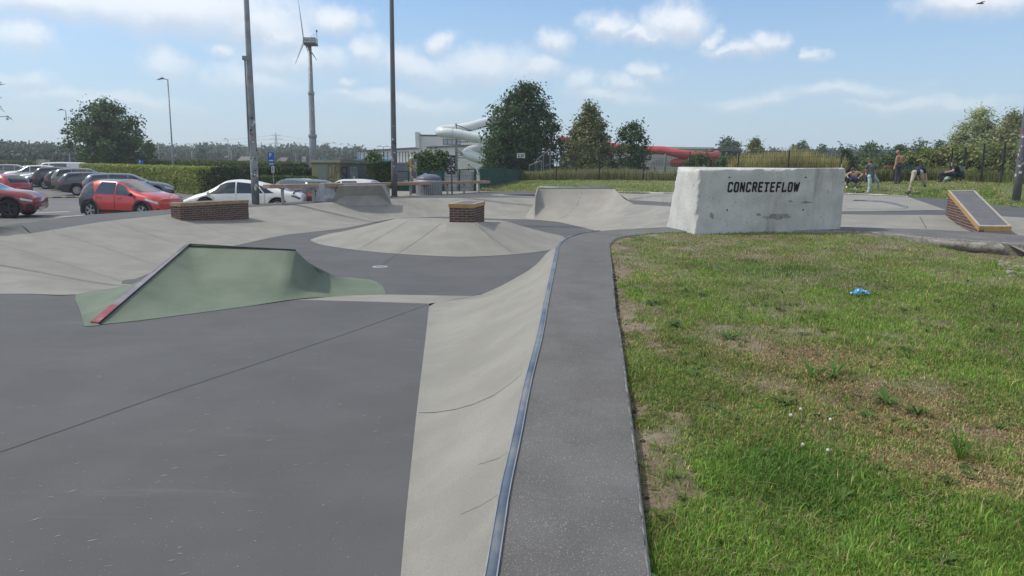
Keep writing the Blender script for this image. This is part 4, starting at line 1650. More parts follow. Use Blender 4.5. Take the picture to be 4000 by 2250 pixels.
# dead stalks lying about
n = 5200
ys = rng.uniform(2.0, 12.5, n); xs = rng.uniform(.13, .78, n) * ys
ii = in_poly(xs, ys, lawn_poly); xs, ys = xs[ii], ys[ii]; n = len(xs)
d_ = poly_dist(xs, ys, fe2)
z_ = lawn_z(xs, ys, d_) + rng.uniform(.006, .03, n)
a_ = rng.uniform(0, 6.28, n); l_ = rng.uniform(.02, .085, n); w_ = .0013 * (1 + .12 * ys)
dx, dy = np.cos(a_) * l_, np.sin(a_) * l_
V = np.stack([np.stack([xs - dx, ys - dy, z_ - .008], -1), np.stack([xs + np.sin(a_) * w_, ys - np.cos(a_) * w_, z_ + .004], -1), np.stack([xs + dx, ys + dy, z_ + rng.uniform(-.01, .012, n)], -1), np.stack([xs - np.sin(a_) * w_, ys + np.cos(a_) * w_, z_ + .004], -1)], 1).reshape(-1, 3)
cc = np.repeat(np.array([[.42, .34, .19]]) * rng.uniform(.5, 1.1, (n, 1)), 4, axis=0)
tag(np_mesh('dry_stalks', V, np.arange(n * 4).reshape(-1, 4), BLADE, cc), 'dead straw stalks lying scattered across the lawn', 'straw', kind='stuff')
# broad-leaved weeds and tufts of longer grass
def rosette(cx, cy, n, L_, wdt, colr, up):
    Vs, Fs = [], []
    zc = float(lawn_z(np.array([cx]), np.array([cy]), np.array([1.0]))[0])
    for k in range(n):
        a = random.uniform(0, 6.28); l = L_ * random.uniform(.6, 1.2); w = wdt * random.uniform(.7, 1.2); h = l * up * random.uniform(.5, 1.3)
        c_, s_ = math.cos(a), math.sin(a)
        o0 = len(Vs)
        for t, ww, hh_ in ((0, .25, 0), (.4, 1, .75), (.75, .8, 1.0), (1, .05, .7)):
            for sg in (-1, 1):
                Vs.append((cx + c_ * l * t - s_ * w * ww * sg, cy + s_ * l * t + c_ * w * ww * sg, zc + .005 + h * hh_))
        for q in range(3):
            Fs.append((o0 + 2 * q, o0 + 2 * q + 1, o0 + 2 * q + 3, o0 + 2 * q + 2))
    return Vs, Fs, colr
Vs, Fs, Cs = [], [], []
for cx, cy, n, L_, wd, colr, up in [(2.35, 4.35, 16, .10, .010, (.10, .17, .04), .5), (2.9, 4.9, 12, .16, .011, (.09, .16, .035), .55), (3.15, 4.95, 9, .17, .010, (.11, .19, .04), .7), (2.0, 6.3, 18, .10, .012, (.07, .13, .03), .4),
                                    (2.5, 5.9, 16, .12, .013, (.075, .14, .03), .4), (3.2, 3.55, 34, .10, .003, (.10, .19, .03), 1.4), (3.25, 4.35, 14, .13, .013, (.09, .17, .035), .5), (3.4, 4.2, 12, .12, .011, (.08, .15, .03), .6),
                                    (1.95, 7.2, 20, .09, .010, (.06, .12, .03), .5), (2.6, 4.15, 10, .08, .012, (.12, .2, .05), .3), (1.75, 4.9, 14, .08, .008, (.08, .14, .03), .5)]:
    cx *= .72
    a, b, c = rosette(cx, cy, n, L_, wd, colr, up)
    o0 = len(Vs); Vs += a; Fs += [tuple(i + o0 for i in f) for f in b]
    Cs += [tuple(x * random.uniform(.85, 1.15) for x in c)] * len(a)
for k in range(260):
    cy = random.uniform(2.1, 9); cx = random.uniform(.2, .75) * cy
    if in_poly(np.array([cx]), np.array([cy]), lawn_poly)[0]:
        a, b, c = rosette(cx, cy, random.randint(5, 11), random.uniform(.03, .07), random.uniform(.005, .010), (random.uniform(.06, .12), random.uniform(.12, .17), .03), random.uniform(.2, .7))
        o0 = len(Vs); Vs += a; Fs += [tuple(i + o0 for i in f) for f in b]
        Cs += [tuple(x * random.uniform(.85, 1.15) for x in c)] * len(a)
tag(np_mesh('lawn_weeds', np.array(Vs), np.array(Fs), BLADE, np.array(Cs)), 'broad leaved weeds growing low among the lawn grass', 'weeds', kind='stuff')
# clover heads
CLOV = mat('clover_white', (.55, .52, .45), .8, .15, 60.)
for k, (px, py) in enumerate(((3126, 1617), (3088, 1641), (3134, 1758), (3232, 1780), (3242, 1658))):
    p = W(px, py, DK[0] - .02, DK[1])
    r_ = thing('clover_flower', p, 'white clover head standing in the lawn grass', 'flower', 'white clover heads in the lawn')
    mb = MB(); mb.ball((p.x, p.y, p.z + .03), .010, seg=8, ringn=6); mb.build('head', CLOV, r_)
    mb = MB(); mb.tube([(p.x, p.y, p.z - .03), (p.x, p.y, p.z + .024)], .0015, 5); mb.build('stem', mat('clover_stem', (.08, .14, .03), .8), r_)
# brick chips and pebbles along the edge
CHIP = mat('broken_brick_chip', (.36, .13, .07), .95, .25, 40., .5, 60.)
for px, py in ((2562, 1765), (2541, 1790), (2580, 2035), (2496, 1518), (2500, 1680), (2575, 2180)):
    p = W(px, py, -.07, DK[1])
    mb = MB(); mb.ball(p, random.uniform(.014, .024), random.uniform(.010, .016), .009, 7, 5)
    mb.v = [tuple(Vector(q) + mnoise.noise_vector(Vector(q) * 60) * .004) for q in mb.v]
    tag(mb.build('brick_chip', CHIP), 'orange chip of broken brick on bare soil beside the platform', 'brick chip', 'brick chips along the platform edge')
PEB = mat('pale_pebble', (.38, .35, .30), .9, .25, 50.)
mb = MB()
for k in range(700):
    t = random.random()
    e = FEs[-1].lerp(FEs[-2], 0) if False else NEDGE[int(150 + t ** .6 * 269)]
    x, y = e.x + random.uniform(.02, .5) ** 1.4, e.y + random.uniform(-.1, .1)
    if y < 1.8 or y > 11:
        continue
    z = float(lawn_z(np.array([x]), np.array([y]), poly_dist(np.array([x]), np.array([y]), fe2))[0])
    s_ = random.uniform(.002, .007)
    mb.ball((x, y, z + s_ * .3), s_, s_ * .8, s_ * .6, 5, 3)
tag(mb.build('gravel', PEB), 'loose pale grit along the platform edge', 'gravel', kind='stuff')
mb = MB()
for k in range(520):
    e = NEDGE[random.randint(215, 415)]
    x, y = e.x + random.uniform(.01, .12), e.y + random.uniform(-.05, .05)
    if y < 1.8:
        continue
    z = float(lawn_z(np.array([x]), np.array([y]), np.array([.02]))[0])
    s_ = random.uniform(.005, .019)
    mb.ball((x, y, z + random.uniform(-.005, .012)), s_, s_, s_ * .7, 6, 4)
mb.v = [tuple(Vector(q) + mnoise.noise_vector(Vector(q) * 40) * .012) for q in mb.v]
tag(mb.build('soil_clods', mat('dark_soil', (.085, .068, .05), .95, .3, 40., .6, 80.)), 'dark crumbling soil clods along the platform side', 'soil', kind='stuff')
# broken footing under the platform on the right
mb = MB()
q0 = [Wd(*p) for p in [(3625, 929), (3660, 931.5), (3730, 936), (3792, 940), (3860, 944), (3918, 948)]]
prof_ = [(0, -.018), (-.04, -.03), (-.07, -.08), (-.06, -.14), (.02, -.19)]
rows = []
for k, (oy, oz) in enumerate(prof_):
    rows.append([p + Vector((-.02, oy, oz)) + (mnoise.noise_vector(p * 3 + Vector((k, 0, 0))) * .035 + mnoise.noise_vector(p * 13 + Vector((k, 0, 0))) * .022) * (1 if k else .06) for p in resample(q0, 90)])
mb.loft(rows)
ends = [r[-1] for r in rows]
mb.add(ends + [ends[0] + Vector((0, .2, 0))], [tuple(range(len(ends) + 1))])
foot = mb.build('concrete_footing', ROUGH, smooth=True)
tag(foot, 'broken lump of concrete footing exposed under the platform by the worn lawn', 'footing')
mb = MB()
c0 = Wd(3935, 955)
for k in range(130):
    a = random.random()
    p = Wd(random.uniform(3900, 4300), random.uniform(985, 1075))
    zz = float(lawn_z(np.array([p.x]), np.array([p.y]), np.array([.5]))[0])
    s_ = random.uniform(.012, .06)
    mb.ball((p.x, p.y, zz), s_, s_ * .9, s_ * .55, 8, 6)
mb.v = [tuple(Vector(q) + mnoise.noise_vector(Vector(q) * 16) * .03) for q in mb.v]
tag(mb.build('rubble', ROUGH), 'heap of grey concrete rubble beside the broken footing', 'rubble', kind='stuff')
mb = MB()
sl0 = [Wd(3925, 948, -.01), Wd(4000, 940, -.01), Wd(4400, 965, -.01)]
sl1 = [p + Vector((.15, -.9, -.26)) for p in sl0]
mb.loft([resample(sl0, 14), [p + mnoise.noise_vector(p * 4) * .03 for p in resample([a.lerp(b, .5) for a, b in zip(sl0, sl1)], 14)], [p + mnoise.noise_vector(p * 4) * .03 for p in resample(sl1, 14)]])
struct(mb.build('broken_slope', ROUGH, smooth=True))

# berm grass: short tufts with bare spots
nb = 60000
ti, si = rng.uniform(0, 1, nb), rng.uniform(0, 1, nb)
BFa, BBa = np.array([tuple(p) for p in BFs]), np.array([tuple(p) for p in BBs])
kk = si * (len(BFa) - 1.001); k0 = kk.astype(int); kf = (kk - k0)[:, None]
A_ = BFa[k0] * (1 - kf) + BFa[k0 + 1] * kf; B_ = BBa[k0] * (1 - kf) + BBa[k0 + 1] * kf
P_ = A_ * (1 - ti[:, None]) + B_ * ti[:, None]
P_[:, 2] = A_[:, 2] - .01 + (B_[:, 2] - A_[:, 2] + .01) * (1 - (1 - ti) ** 1.8)
nz_ = fnoise(P_[:, 0] * .9, P_[:, 1] * .9, 61, 4)
k2 = rng.uniform(0, 1, nb) < np.clip(.25 + 2.6 * (nz_ - .32) - .45 * ((ti > .35) & (ti < .7)), .05, 1)
P_, nz_, ti = P_[k2], nz_[k2], ti[k2]
V, T, Cc = blades('berm_grass', P_[:, 0], P_[:, 1], P_[:, 2], np.clip(1.7 * (.62 - nz_) + .25 * ti, 0, 1), np.zeros(len(P_)), .085)
tag(np_mesh('berm_grass', V, T, BLADE, Cc), 'short worn grass covering the berm under the mesh fence', 'grass', kind='stuff')
# tall weeds behind the fence
def tall(name, label, n, s0, s1, depth, h0, h1, cols, seed, wid=.012):
    r = np.random.default_rng(seed)
    s_ = r.uniform(s0, s1, n) * (len(BBa) - 1.001); k0 = s_.astype(int); kf = (s_ - k0)[:, None]
    B_ = BBa[k0] * (1 - kf) + BBa[k0 + 1] * kf
    off = r.uniform(.15, depth, n)
    dirn = B_[:, :2] / np.linalg.norm(B_[:, :2], axis=1, keepdims=True)
    x, y = B_[:, 0] + dirn[:, 0] * off, B_[:, 1] + dirn[:, 1] * off
    z = B_[:, 2] + .0
    hn = fnoise(x * .45, y * .45, seed, 3)
    h = (h0 + (h1 - h0) * r.uniform(.25, 1, n)) * (.5 + hn)
    a = r.uniform(0, 6.28, n); le = np.abs(r.normal(.18, .14, n))
    bx, by = np.cos(a), np.sin(a)
    w_ = wid * r.uniform(.7, 1.5, n)
    tip = np.stack([x + bx * h * np.sin(le), y + by * h * np.sin(le), z + h * np.cos(le)], -1)
    md = np.stack([x + bx * h * .55 * np.sin(le * .5), y + by * h * .55 * np.sin(le * .5), z + h * .6], -1)
    p0 = np.stack([x - by * w_, y + bx * w_, z - .05], -1); p1 = np.stack([x + by * w_, y - bx * w_, z - .05], -1)
    w3 = np.stack([by * w_, -bx * w_, 0 * w_], -1)
    V = np.stack([p0, p1, md + w3 * .9, md - w3 * .9, tip], 1).reshape(-1, 3)
    o5 = np.arange(n)[:, None] * 5
    T = np.concatenate([o5 + np.array([0, 1, 2]), o5 + np.array([0, 2, 3]), o5 + np.array([3, 2, 4])])
    ca = np.array(cols)[r.integers(0, len(cols), n)] * r.uniform(1.0, 2.1, (n, 1))
    tag(np_mesh(name, V, T, BLADE, np.repeat(ca, 5, axis=0)), label, 'tall grass', kind='stuff')
tall('tall_grass', 'tall green grass along the foot of the mesh fence', 13000, .06, .52, 1.4, .15, .85, [(.13, .17, .05), (.2, .2, .09), (.25, .22, .12)], 5)
tall('tall_grass', 'high straw coloured weeds behind the fence and the concrete block', 12000, .455, .60, 6.0, .4, 1.75, [(.30, .26, .12), (.25, .24, .09), (.18, .21, .06), (.26, .19, .10)], 6, .016)
tall('tall_grass', 'long yellow green weeds behind the resting skaters', 16000, .62, 1.0, 2.2, .25, .75, [(.15, .17, .06), (.17, .17, .07), (.10, .13, .04)], 7, .015)

# ================================================================== trees, hedges and shrubs
LEAF = mat('leaf_faces', (.06, .1, .02), .6, 0, attr='tint', trans=.3, spec=.25)
BARK = mat('bark', (.11, .085, .06), .95, .25, 8., .6, 25.)
BARKG = mat('grey_bark', (.16, .14, .12), .95, .25, 8., .6, 25.)


def leaf_faces(P, nrm, size, cols, r, asp=.62):
    """one small pointed face for each point"""
    n = len(P)
    rv = r.normal(size=(n, 3))
    N_ = nrm * .8 + r.normal(size=(n, 3)) * .75
    N_ /= np.linalg.norm(N_, axis=1, keepdims=True) + 1e-9
    t = np.cross(N_, rv)
    t /= np.linalg.norm(t, axis=1, keepdims=True) + 1e-9
    b = np.cross(N_, t)
    s = (size * r.uniform(.6, 1.35, n))[:, None]
    V = np.stack([P - t * s, P + b * s * asp + N_ * s * .15, P + t * s, P - b * s * asp + N_ * s * .15], 1).reshape(-1, 3)
    F_ = np.arange(4 * n).reshape(-1, 4)
    return V, F_, np.repeat(cols, 4, axis=0)


def crown_points(base, H, Rx, prof, nC, per, rc, r, z0=.15, lump=.35, seed=0, inner=.42):
    """clumps of leaves spread through an uneven crown"""
    zf = np.array([p[0] for p in prof]); rf = np.array([p[1] for p in prof])
    zz = r.uniform(z0, 1, nC * 3)
    w = np.interp(zz, zf, rf)
    zz = zz[r.uniform(0, 1, len(zz)) < .25 + .75 * w / max(rf)][:nC]
    n = len(zz)
    a = r.uniform(0, 2 * np.pi, n)
    lob = 1 + lump * (2 * fnoise(a * 1.6 + seed, zz * 5.5, seed, 3) - 1)
    rad = np.interp(zz, zf, rf) * Rx * lob * (r.uniform(0, 1, n) ** inner)
    C_ = np.stack([base.x + rad * np.cos(a), base.y + rad * np.sin(a), base.z + zz * H], -1)
    C_[:, 2] += r.normal(0, .02 * H, n)
    br = r.uniform(.62, 1.25, n)
    P = np.repeat(C_, per, axis=0) + r.normal(size=(n * per, 3)) * (rc * np.array([1, 1, .75])) * np.repeat(r.uniform(.6, 1.3, n), per)[:, None]
    ctr = np.array([base.x, base.y, base.z + .5 * H])
    nr = P - ctr
    nr /= np.linalg.norm(nr, axis=1, keepdims=True) + 1e-9
    nr[:, 2] += .35
    return C_, P, nr, np.repeat(br, per)


def make_tree(name, label, base, H, Rx, prof, cols, nC=160, per=60, rc=.35, leaf=.11, trunk=.16, group=None, seed=1, z0=.15, bark=None, lump=.35, inner=.42, asp=.62, cat='tree', stems=1):
    r = np.random.default_rng(seed)
    root = thing(name, base, label, cat, group)
    C_, P, nr, br = crown_points(base, H, Rx, prof, nC, per, rc, r, z0, lump, seed, inner)
    ca = np.array(cols)[r.integers(0, len(cols), len(P))] * br[:, None] * r.uniform(1.3, 2.1, (len(P), 1))
    V, F_, cc = leaf_faces(P, nr, leaf, ca, r, asp)
    np_mesh('crown', V, F_, LEAF, cc, root)
    mb = MB()
    topz = base.z + H * .78
    for s in range(stems):
        ox, oy = (r.normal(0, Rx * .12, 2) if stems > 1 else (0, 0))
        mb.tube([(base.x + ox * .3, base.y + oy * .3, base.z - .1), (base.x + ox + r.normal(0, .02 * H), base.y + oy + r.normal(0, .02 * H), base.z + H * .35), (base.x + ox * 1.6 + r.normal(0, .03 * H), base.y + oy * 1.6, topz)], [trunk * 1.15, trunk * .8, trunk * .2], 8)
    for k in r.choice(len(C_), min(14, len(C_)), replace=False):
        c = C_[k]
        h = base.z + (c[2] - base.z) * r.uniform(.35, .65)
        mb.tube([(base.x, base.y, h), (lerp(base.x, c[0], .5), lerp(base.y, c[1], .5), lerp(h, c[2], .6)), tuple(c)], [trunk * .45, trunk * .28, trunk * .08], 6)
    mb.build('trunk', bark or BARK, root, smooth=True)
    return root


def tree_at(name, label, px, top_py, wpx, Y, zb, *a, **k):
    t = WD(px, top_py, Y)
    return make_tree(name, label, Vector((t.x, t.y, zb)), t.z - zb, wpx * Y / F_PX / 2, *a, **k)


ROUND = [(0, .3), (.12, .75), (.3, 1), (.55, .95), (.75, .75), (.9, .42), (1, .1)]
OVAL = [(0, .35), (.15, .85), (.35, 1), (.55, .88), (.75, .62), (.9, .34), (1, .06)]
CONE = [(0, .55), (.12, 1), (.3, .95), (.5, .75), (.7, .5), (.85, .28), (1, .03)]
POP = [(0, .6), (.2, 1), (.6, .9), (.85, .55), (1, .1)]
UMB = [(0, .1), (.5, .1), (.6, .8), (.75, 1), (.9, .8), (1, .3)]
DKG = [(.030, .060, .020), (.040, .072, .022), (.024, .050, .020)]
MDG = [(.050, .085, .024), (.062, .10, .028), (.04, .07, .024)]
OLV = [(.125, .130, .055), (.095, .115, .048), (.155, .155, .065), (.07, .10, .04)]
BLG = [(.055, .085, .050), (.065, .095, .055), (.045, .075, .045)]
WIL = [(.22, .245, .12), (.19, .22, .11), (.25, .26, .13), (.15, .19, .09)]

tree_at('broad_tree', 'broad dark green tree standing over the parked cars beside the hedge', 405, 393, 275, 78, -.75, ROUND, DKG + MDG, nC=230, per=62, rc=.42, leaf=.15, trunk=.28, seed=3, z0=.10, lump=.30)
tree_at('oak_tree', 'tall dense dark green tree in front of the white slide', 2050, 335, 315, 60, .35, OVAL, DKG, nC=330, per=70, rc=.34, leaf=.12, trunk=.2, seed=5, z0=.04, lump=.34)
tree_at('lime_tree', 'conical olive green tree behind the fence beside the tall dark tree', 2303, 412, 215, 58, .35, CONE, OLV, nC=230, per=64, rc=.26, leaf=.11, trunk=.15, seed=8, z0=.05, lump=.28)
tree_at('young_oak', 'smaller loose dark tree in front of the red slide', 2468, 470, 150, 57, .35, ROUND, DKG + [(.035, .07, .03)], nC=95, per=52, rc=.24, leaf=.10, trunk=.10, seed=12, z0=.06, lump=.45)
tree_at('oak_tree', 'low dark branch mass growing beside the green screened fence', 1935, 560, 110, 58, .3, ROUND, DKG, nC=70, per=60, rc=.3, leaf=.11, trunk=.1, seed=14, z0=.05, lump=.4, cat='tree')
tree_at('willow_tree', 'pale green willow with heavy rounded crown behind the fence bushes', 3830, 437, 190, 74, .2, ROUND, WIL, nC=210, per=70, rc=.34, leaf=.17, trunk=.28, seed=21, z0=.16, lump=.3, asp=.3)
tree_at('willow_tree', 'yellowish rounded willow growing next to the paler willow', 3965, 452, 170, 72, .2, ROUND, [(.2, .205, .085), (.18, .19, .08), (.15, .17, .07)], nC=180, per=70, rc=.34, leaf=.17, trunk=.25, seed=22, z0=.16, lump=.3, asp=.3)
tree_at('distant_tree', 'lone round tree with a bare stem beyond the flat roofed shed', 2849, 544, 70, 150, -.9, [(0, .1), (.45, .2), (.55, .8), (.75, 1), (.9, .75), (1, .2)], BLG, nC=70, per=40, rc=.5, leaf=.28, trunk=.3, seed=31, z0=.45)
tree_at('bushy_tree', 'feathery yellow green tree rising behind the straw coloured weeds', 2952, 547, 80, 70, .0, ROUND, OLV, nC=70, per=50, rc=.22, leaf=.14, trunk=.1, seed=32, z0=.2, asp=.35)
tree_at('distant_tree', 'hazy spreading tree far behind the fence and the high weeds', 3125, 555, 85, 170, -.9, ROUND, BLG, nC=80, per=40, rc=.6, leaf=.32, trunk=.3, seed=33, z0=.25)
tree_at('distant_tree', 'small hazy round tree beside the spreading far tree', 3210, 582, 70, 180, -.9, ROUND, BLG, nC=60, per=36, rc=.6, leaf=.34, trunk=.3, seed=34, z0=.1)
tree_at('distant_tree', 'broad dark tree behind the striped shirt skater', 3400, 570, 95, 120, -.5, ROUND, MDG, nC=90, per=40, rc=.5, leaf=.24, trunk=.3, seed=35, z0=.1)
tree_at('distant_tree', 'green tree behind the standing shirtless man', 3525, 568, 80, 110, -.5, ROUND, MDG, nC=80, per=40, rc=.45, leaf=.22, trunk=.3, seed=36, z0=.1)
tree_at('distant_tree', 'dark pointed tree below the church spire', 3597, 560, 90, 130, -.5, OVAL, BLG, nC=80, per=40, rc=.5, leaf=.25, trunk=.3, seed=37, z0=.1)
tree_at('distant_tree', 'small dark tree left of the pale willow', 3680, 545, 65, 110, -.5, ROUND, BLG, nC=80, per=40, rc=.35, leaf=.2, trunk=.2, seed=38, z0=.1)
tree_at('dark_shrub', 'dark wiry shrub with upright shoots behind the fence by the skaters', 3305, 590, 95, 45.5, .6, ROUND, DKG + [(.04, .06, .03)], nC=90, per=44, rc=.14, leaf=.06, trunk=.05, seed=39, z0=.05, cat='shrub', stems=3)
for k, (px, tp, w_, lab, cc3) in enumerate(((2735, 612, 120, 'dark bramble bush in front of the red slide end', MDG), (2840, 618, 110, 'leafy bramble bush beside the dark pavilion', MDG), (3160, 612, 120, 'yellow green bush beyond the fence beside the straw weeds', OLV), (3235, 618, 110, 'low green bush next to the wiry dark shrub', [(.10, .15, .04), (.13, .17, .05)]), (3410, 622, 120, 'green bush behind the seated shirtless men', [(.09, .13, .04), (.12, .16, .05)]), (3480, 615, 90, 'leafy bush behind the man with sunglasses', MDG))):
    tree_at('bramble_bush', lab, px, tp, w_, 47 - k * .5, .45, [(0, .9), (.4, 1), (.8, .8), (1, .3)], cc3, nC=90, per=44, rc=.2, leaf=.09, trunk=.03, seed=140 + k, z0=.02, cat='shrub', stems=3, lump=.35)
# shoots of the shrub
b = WD(3305, 640, 45.4)
sh = bpy.data.objects.get('dark_shrub')
mb = MB()
for k, (dx, tp) in enumerate(((-28, 553), (-12, 572), (6, 560), (18, 562), (30, 575), (-40, 585))):
    t = WD(3305 + dx, tp, 45.4)
    mb.tube([(b.x + dx * .006, b.y, b.z), (lerp(b.x, t.x, .6), b.y, lerp(b.z, t.z, .6)), tuple(t)], [.03, .02, .006], 5)
    for q in range(14):
        f = random.uniform(.35, 1)
        c = Vector((lerp(b.x, t.x, f) + random.uniform(-.1, .1), b.y + random.uniform(-.08, .08), lerp(b.z, t.z, f)))
        mb.add([c + Vector((-.05, 0, 0)), c + Vector((0, .02, .03)), c + Vector((.05, 0, .04)), c + Vector((0, -.02, -.02))], [(0, 1, 2, 3)])
mb.build('shoots', mat('dark_shoot', (.04, .06, .03), .8), sh)
tree_at('young_conifer', 'slim young green tree behind the clipped hedge', 580, 552, 44, 92, -.75, POP, MDG, nC=50, per=40, rc=.25, leaf=.14, trunk=.08, seed=41, z0=.05)
tree_at('conifer_tree', 'layered conifer among the far trees beyond the hedge', 783, 573, 50, 190, -.9, CONE, BLG, nC=60, per=36, rc=.5, leaf=.3, trunk=.2, seed=42, z0=.05)
for k, (px, tp, w_, Y) in enumerate(((1262, 572, 14, 330), (1270, 569, 14, 330), (1279, 570, 15, 330), (1389, 579, 12, 330), (1397, 577, 13, 330))):
    tree_at('poplar_tree', 'slender dark poplar standing far off on the tree line', px, tp, w_, Y, -.9, POP, BLG, nC=34, per=24, rc=.7, leaf=.5, trunk=.4, seed=50 + k, z0=.05, group='poplars on the far tree line')
for k, (px, tp, w_) in enumerate(((1652, 602, 80), (1722, 606, 70))):
    tree_at('pleached_tree', ('flat topped young plane tree beside the yellow sticker post', 'flat topped young plane tree beside the dark sticker column')[k], px, tp, w_, 44, .05, UMB, MDG, nC=60, per=50, rc=.16, leaf=.10, trunk=.05, seed=60 + k, z0=.55, bark=BARKG)
# bushes
tree_at('shrub', 'leafy green shrub rising above the dark hedge beside the graffiti cabin', 1462, 600, 70, 46, .3, ROUND, MDG, nC=60, per=50, rc=.16, leaf=.09, trunk=.05, seed=71, z0=.2, cat='shrub')
for k, (px, tp, w_, Y) in enumerate(((3570, 606, 90, 45), (3640, 592, 110, 44.5), (3715, 586, 110, 44), (3790, 578, 120, 43.5), (3865, 576, 120, 42), (3945, 572, 130, 40), (4050, 570, 150, 36))):
    nm = ['low leafy knotweed thicket behind the bending skater', 'bright leafy thicket behind the teal camping chair', 'yellow green thicket behind the seated woman', 'pale topped thicket behind the fence posts', 'dense thicket below the pale willow',
          'tall thicket below the yellowish willow', 'tall thicket beyond the stickered lamp post'][k]
    tree_at('thicket', nm, px, tp, w_, Y, .62, [(0, .9), (.5, 1), (.85, .95), (1, .55)], [(.10, .14, .035), (.135, .17, .045), (.085, .125, .035), (.21, .19, .08)], nC=110, per=46, rc=.2, leaf=.10, trunk=.03, seed=80 + k, z0=.02, cat='shrub', stems=4, lump=.2, inner=.6)


def hedge(label, pts, width, h, cols, n, leaf, seed, zb, name='clipped_hedge', side=1):
    """clipped hedge along a line: a twiggy core and a coat of leaves"""
    r = np.random.default_rng(seed)
    pts = [Vector((p.x, p.y, zb)) for p in pts]
    root = thing(name, pts[0].lerp(pts[-1], .5), label, 'hedge')
    mb = MB()
    Ps, Ns = [], []
    tot = sum((b - a).length for a, b in zip(pts, pts[1:]))
    for a, b in zip(pts, pts[1:]):
        d = (b - a).normalized(); s = Vector((d.y, -d.x, 0)) * (width / 2)
        L_ = (b - a).length
        i = .10
        s2 = s * (1 - i / (width / 2))
        mb.hexa([a - s2, a + s2, b + s2, b - s2] + [p + Vector((0, 0, h - i)) for p in (a - s2, a + s2, b + s2, b - s2)])
        nn = int(n * L_ / tot)
        t = r.uniform(0, 1, nn)
        which = r.uniform(0, 1, nn)
        zz = r.uniform(0.02, 1, nn) * h
        ff = np.where(which < .42, 1.0, np.where(which < .6, -1.0, 0))
        uu = r.uniform(-1, 1, nn)
        off = np.where(ff != 0, ff, uu)
        zz = np.where(ff == 0, h, zz)
        bump_ = .06 * (fnoise(t * L_ * 1.3, zz * 1.3, seed, 3) - .5) * 2
        base = np.array(a)[None] + np.array(d)[None] * (t * L_)[:, None] + np.array(s)[None] * off[:, None] * (1 + bump_[:, None] / (width / 2))
        base[:, 2] = zb + zz + np.where(ff == 0, bump_ + r.uniform(0, .05, nn), 0)
        nv = np.where((ff != 0)[:, None], np.array(s.normalized())[None] * ff[:, None], np.array([[0, 0, 1.0]]))
        Ps.append(base); Ns.append(nv)
        # ends
    for e, dd__ in ((pts[0], (pts[0] - pts[1]).normalized()), (pts[-1], (pts[-1] - pts[-2]).normalized())):
        nn = int(n * width / tot * .6) + 30
        s = Vector((dd__.y, -dd__.x, 0)) * (width / 2)
        base = np.array(e)[None] + np.array(s)[None] * r.uniform(-1, 1, nn)[:, None]
        base[:, 2] = zb + r.uniform(0, h, nn)
        Ps.append(base); Ns.append(np.repeat(np.array(dd__)[None], nn, axis=0))
    P = np.concatenate(Ps); N_ = np.concatenate(Ns)
    P += r.normal(0, .035, P.shape)
    pat = .72 + .56 * fnoise(P[:, 0] * .8 + P[:, 1] * .8, P[:, 2] * 1.5, seed + 4, 3)
    ca = np.array(cols)[r.integers(0, len(cols), len(P))] * (pat * r.uniform(1.0, 1.8, len(P)))[:, None]
    V, F_, cc = leaf_faces(P, N_, leaf, ca, r)
    np_mesh('foliage', V, F_, LEAF, cc, root)
    mb.build('inner_twigs', mat('hedge_core', (.022, .032, .012), .95, .3, 6.), root)
    return root


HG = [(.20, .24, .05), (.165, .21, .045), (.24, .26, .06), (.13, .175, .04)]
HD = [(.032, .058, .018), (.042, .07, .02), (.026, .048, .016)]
h0, h1, h2 = W(330, 722, PZ), W(640, 748, PZ), W(815, 764, PZ)
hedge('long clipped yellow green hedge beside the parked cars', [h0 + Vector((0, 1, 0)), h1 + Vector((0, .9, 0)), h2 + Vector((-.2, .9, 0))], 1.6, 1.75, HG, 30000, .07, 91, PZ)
g0, g1 = WD(860, 760, h2.y + 1.2), WD(1225, 748, h2.y - 1.5)
hedge('dark shaded clipped hedge between the lit hedge and the graffiti cabin', [g0, g1], 1.3, 1.78, HD, 14000, .065, 92, PZ)  # the shade on this side is put into the darker leaf colours
hedge('low round topped green hedge in front of the dark hedge by the parking sign', [WD(1030, 760, 43), WD(1215, 760, 41.5)], 1.2, 1.35, [(.06, .10, .025), (.075, .115, .03), (.05, .085, .022)], 9000, .06, 93, PZ)
hedge('broad hedge strip behind the lit hedge', [WD(420, 640, 92), WD(820, 640, 75), WD(1150, 640, 66)], 3.0, 2.15, [(.075, .105, .03), (.095, .12, .035), (.06, .085, .028)], 14000, .11, 94, PZ)
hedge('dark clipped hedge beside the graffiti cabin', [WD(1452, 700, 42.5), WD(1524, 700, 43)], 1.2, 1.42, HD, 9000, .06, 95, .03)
hedge('low hedge far behind the parked cars', [WD(-120, 660, 125), WD(170, 660, 118)], 2.0, 1.7, [(.06, .085, .03), (.08, .1, .035)], 5000, .14, 96, PZ)


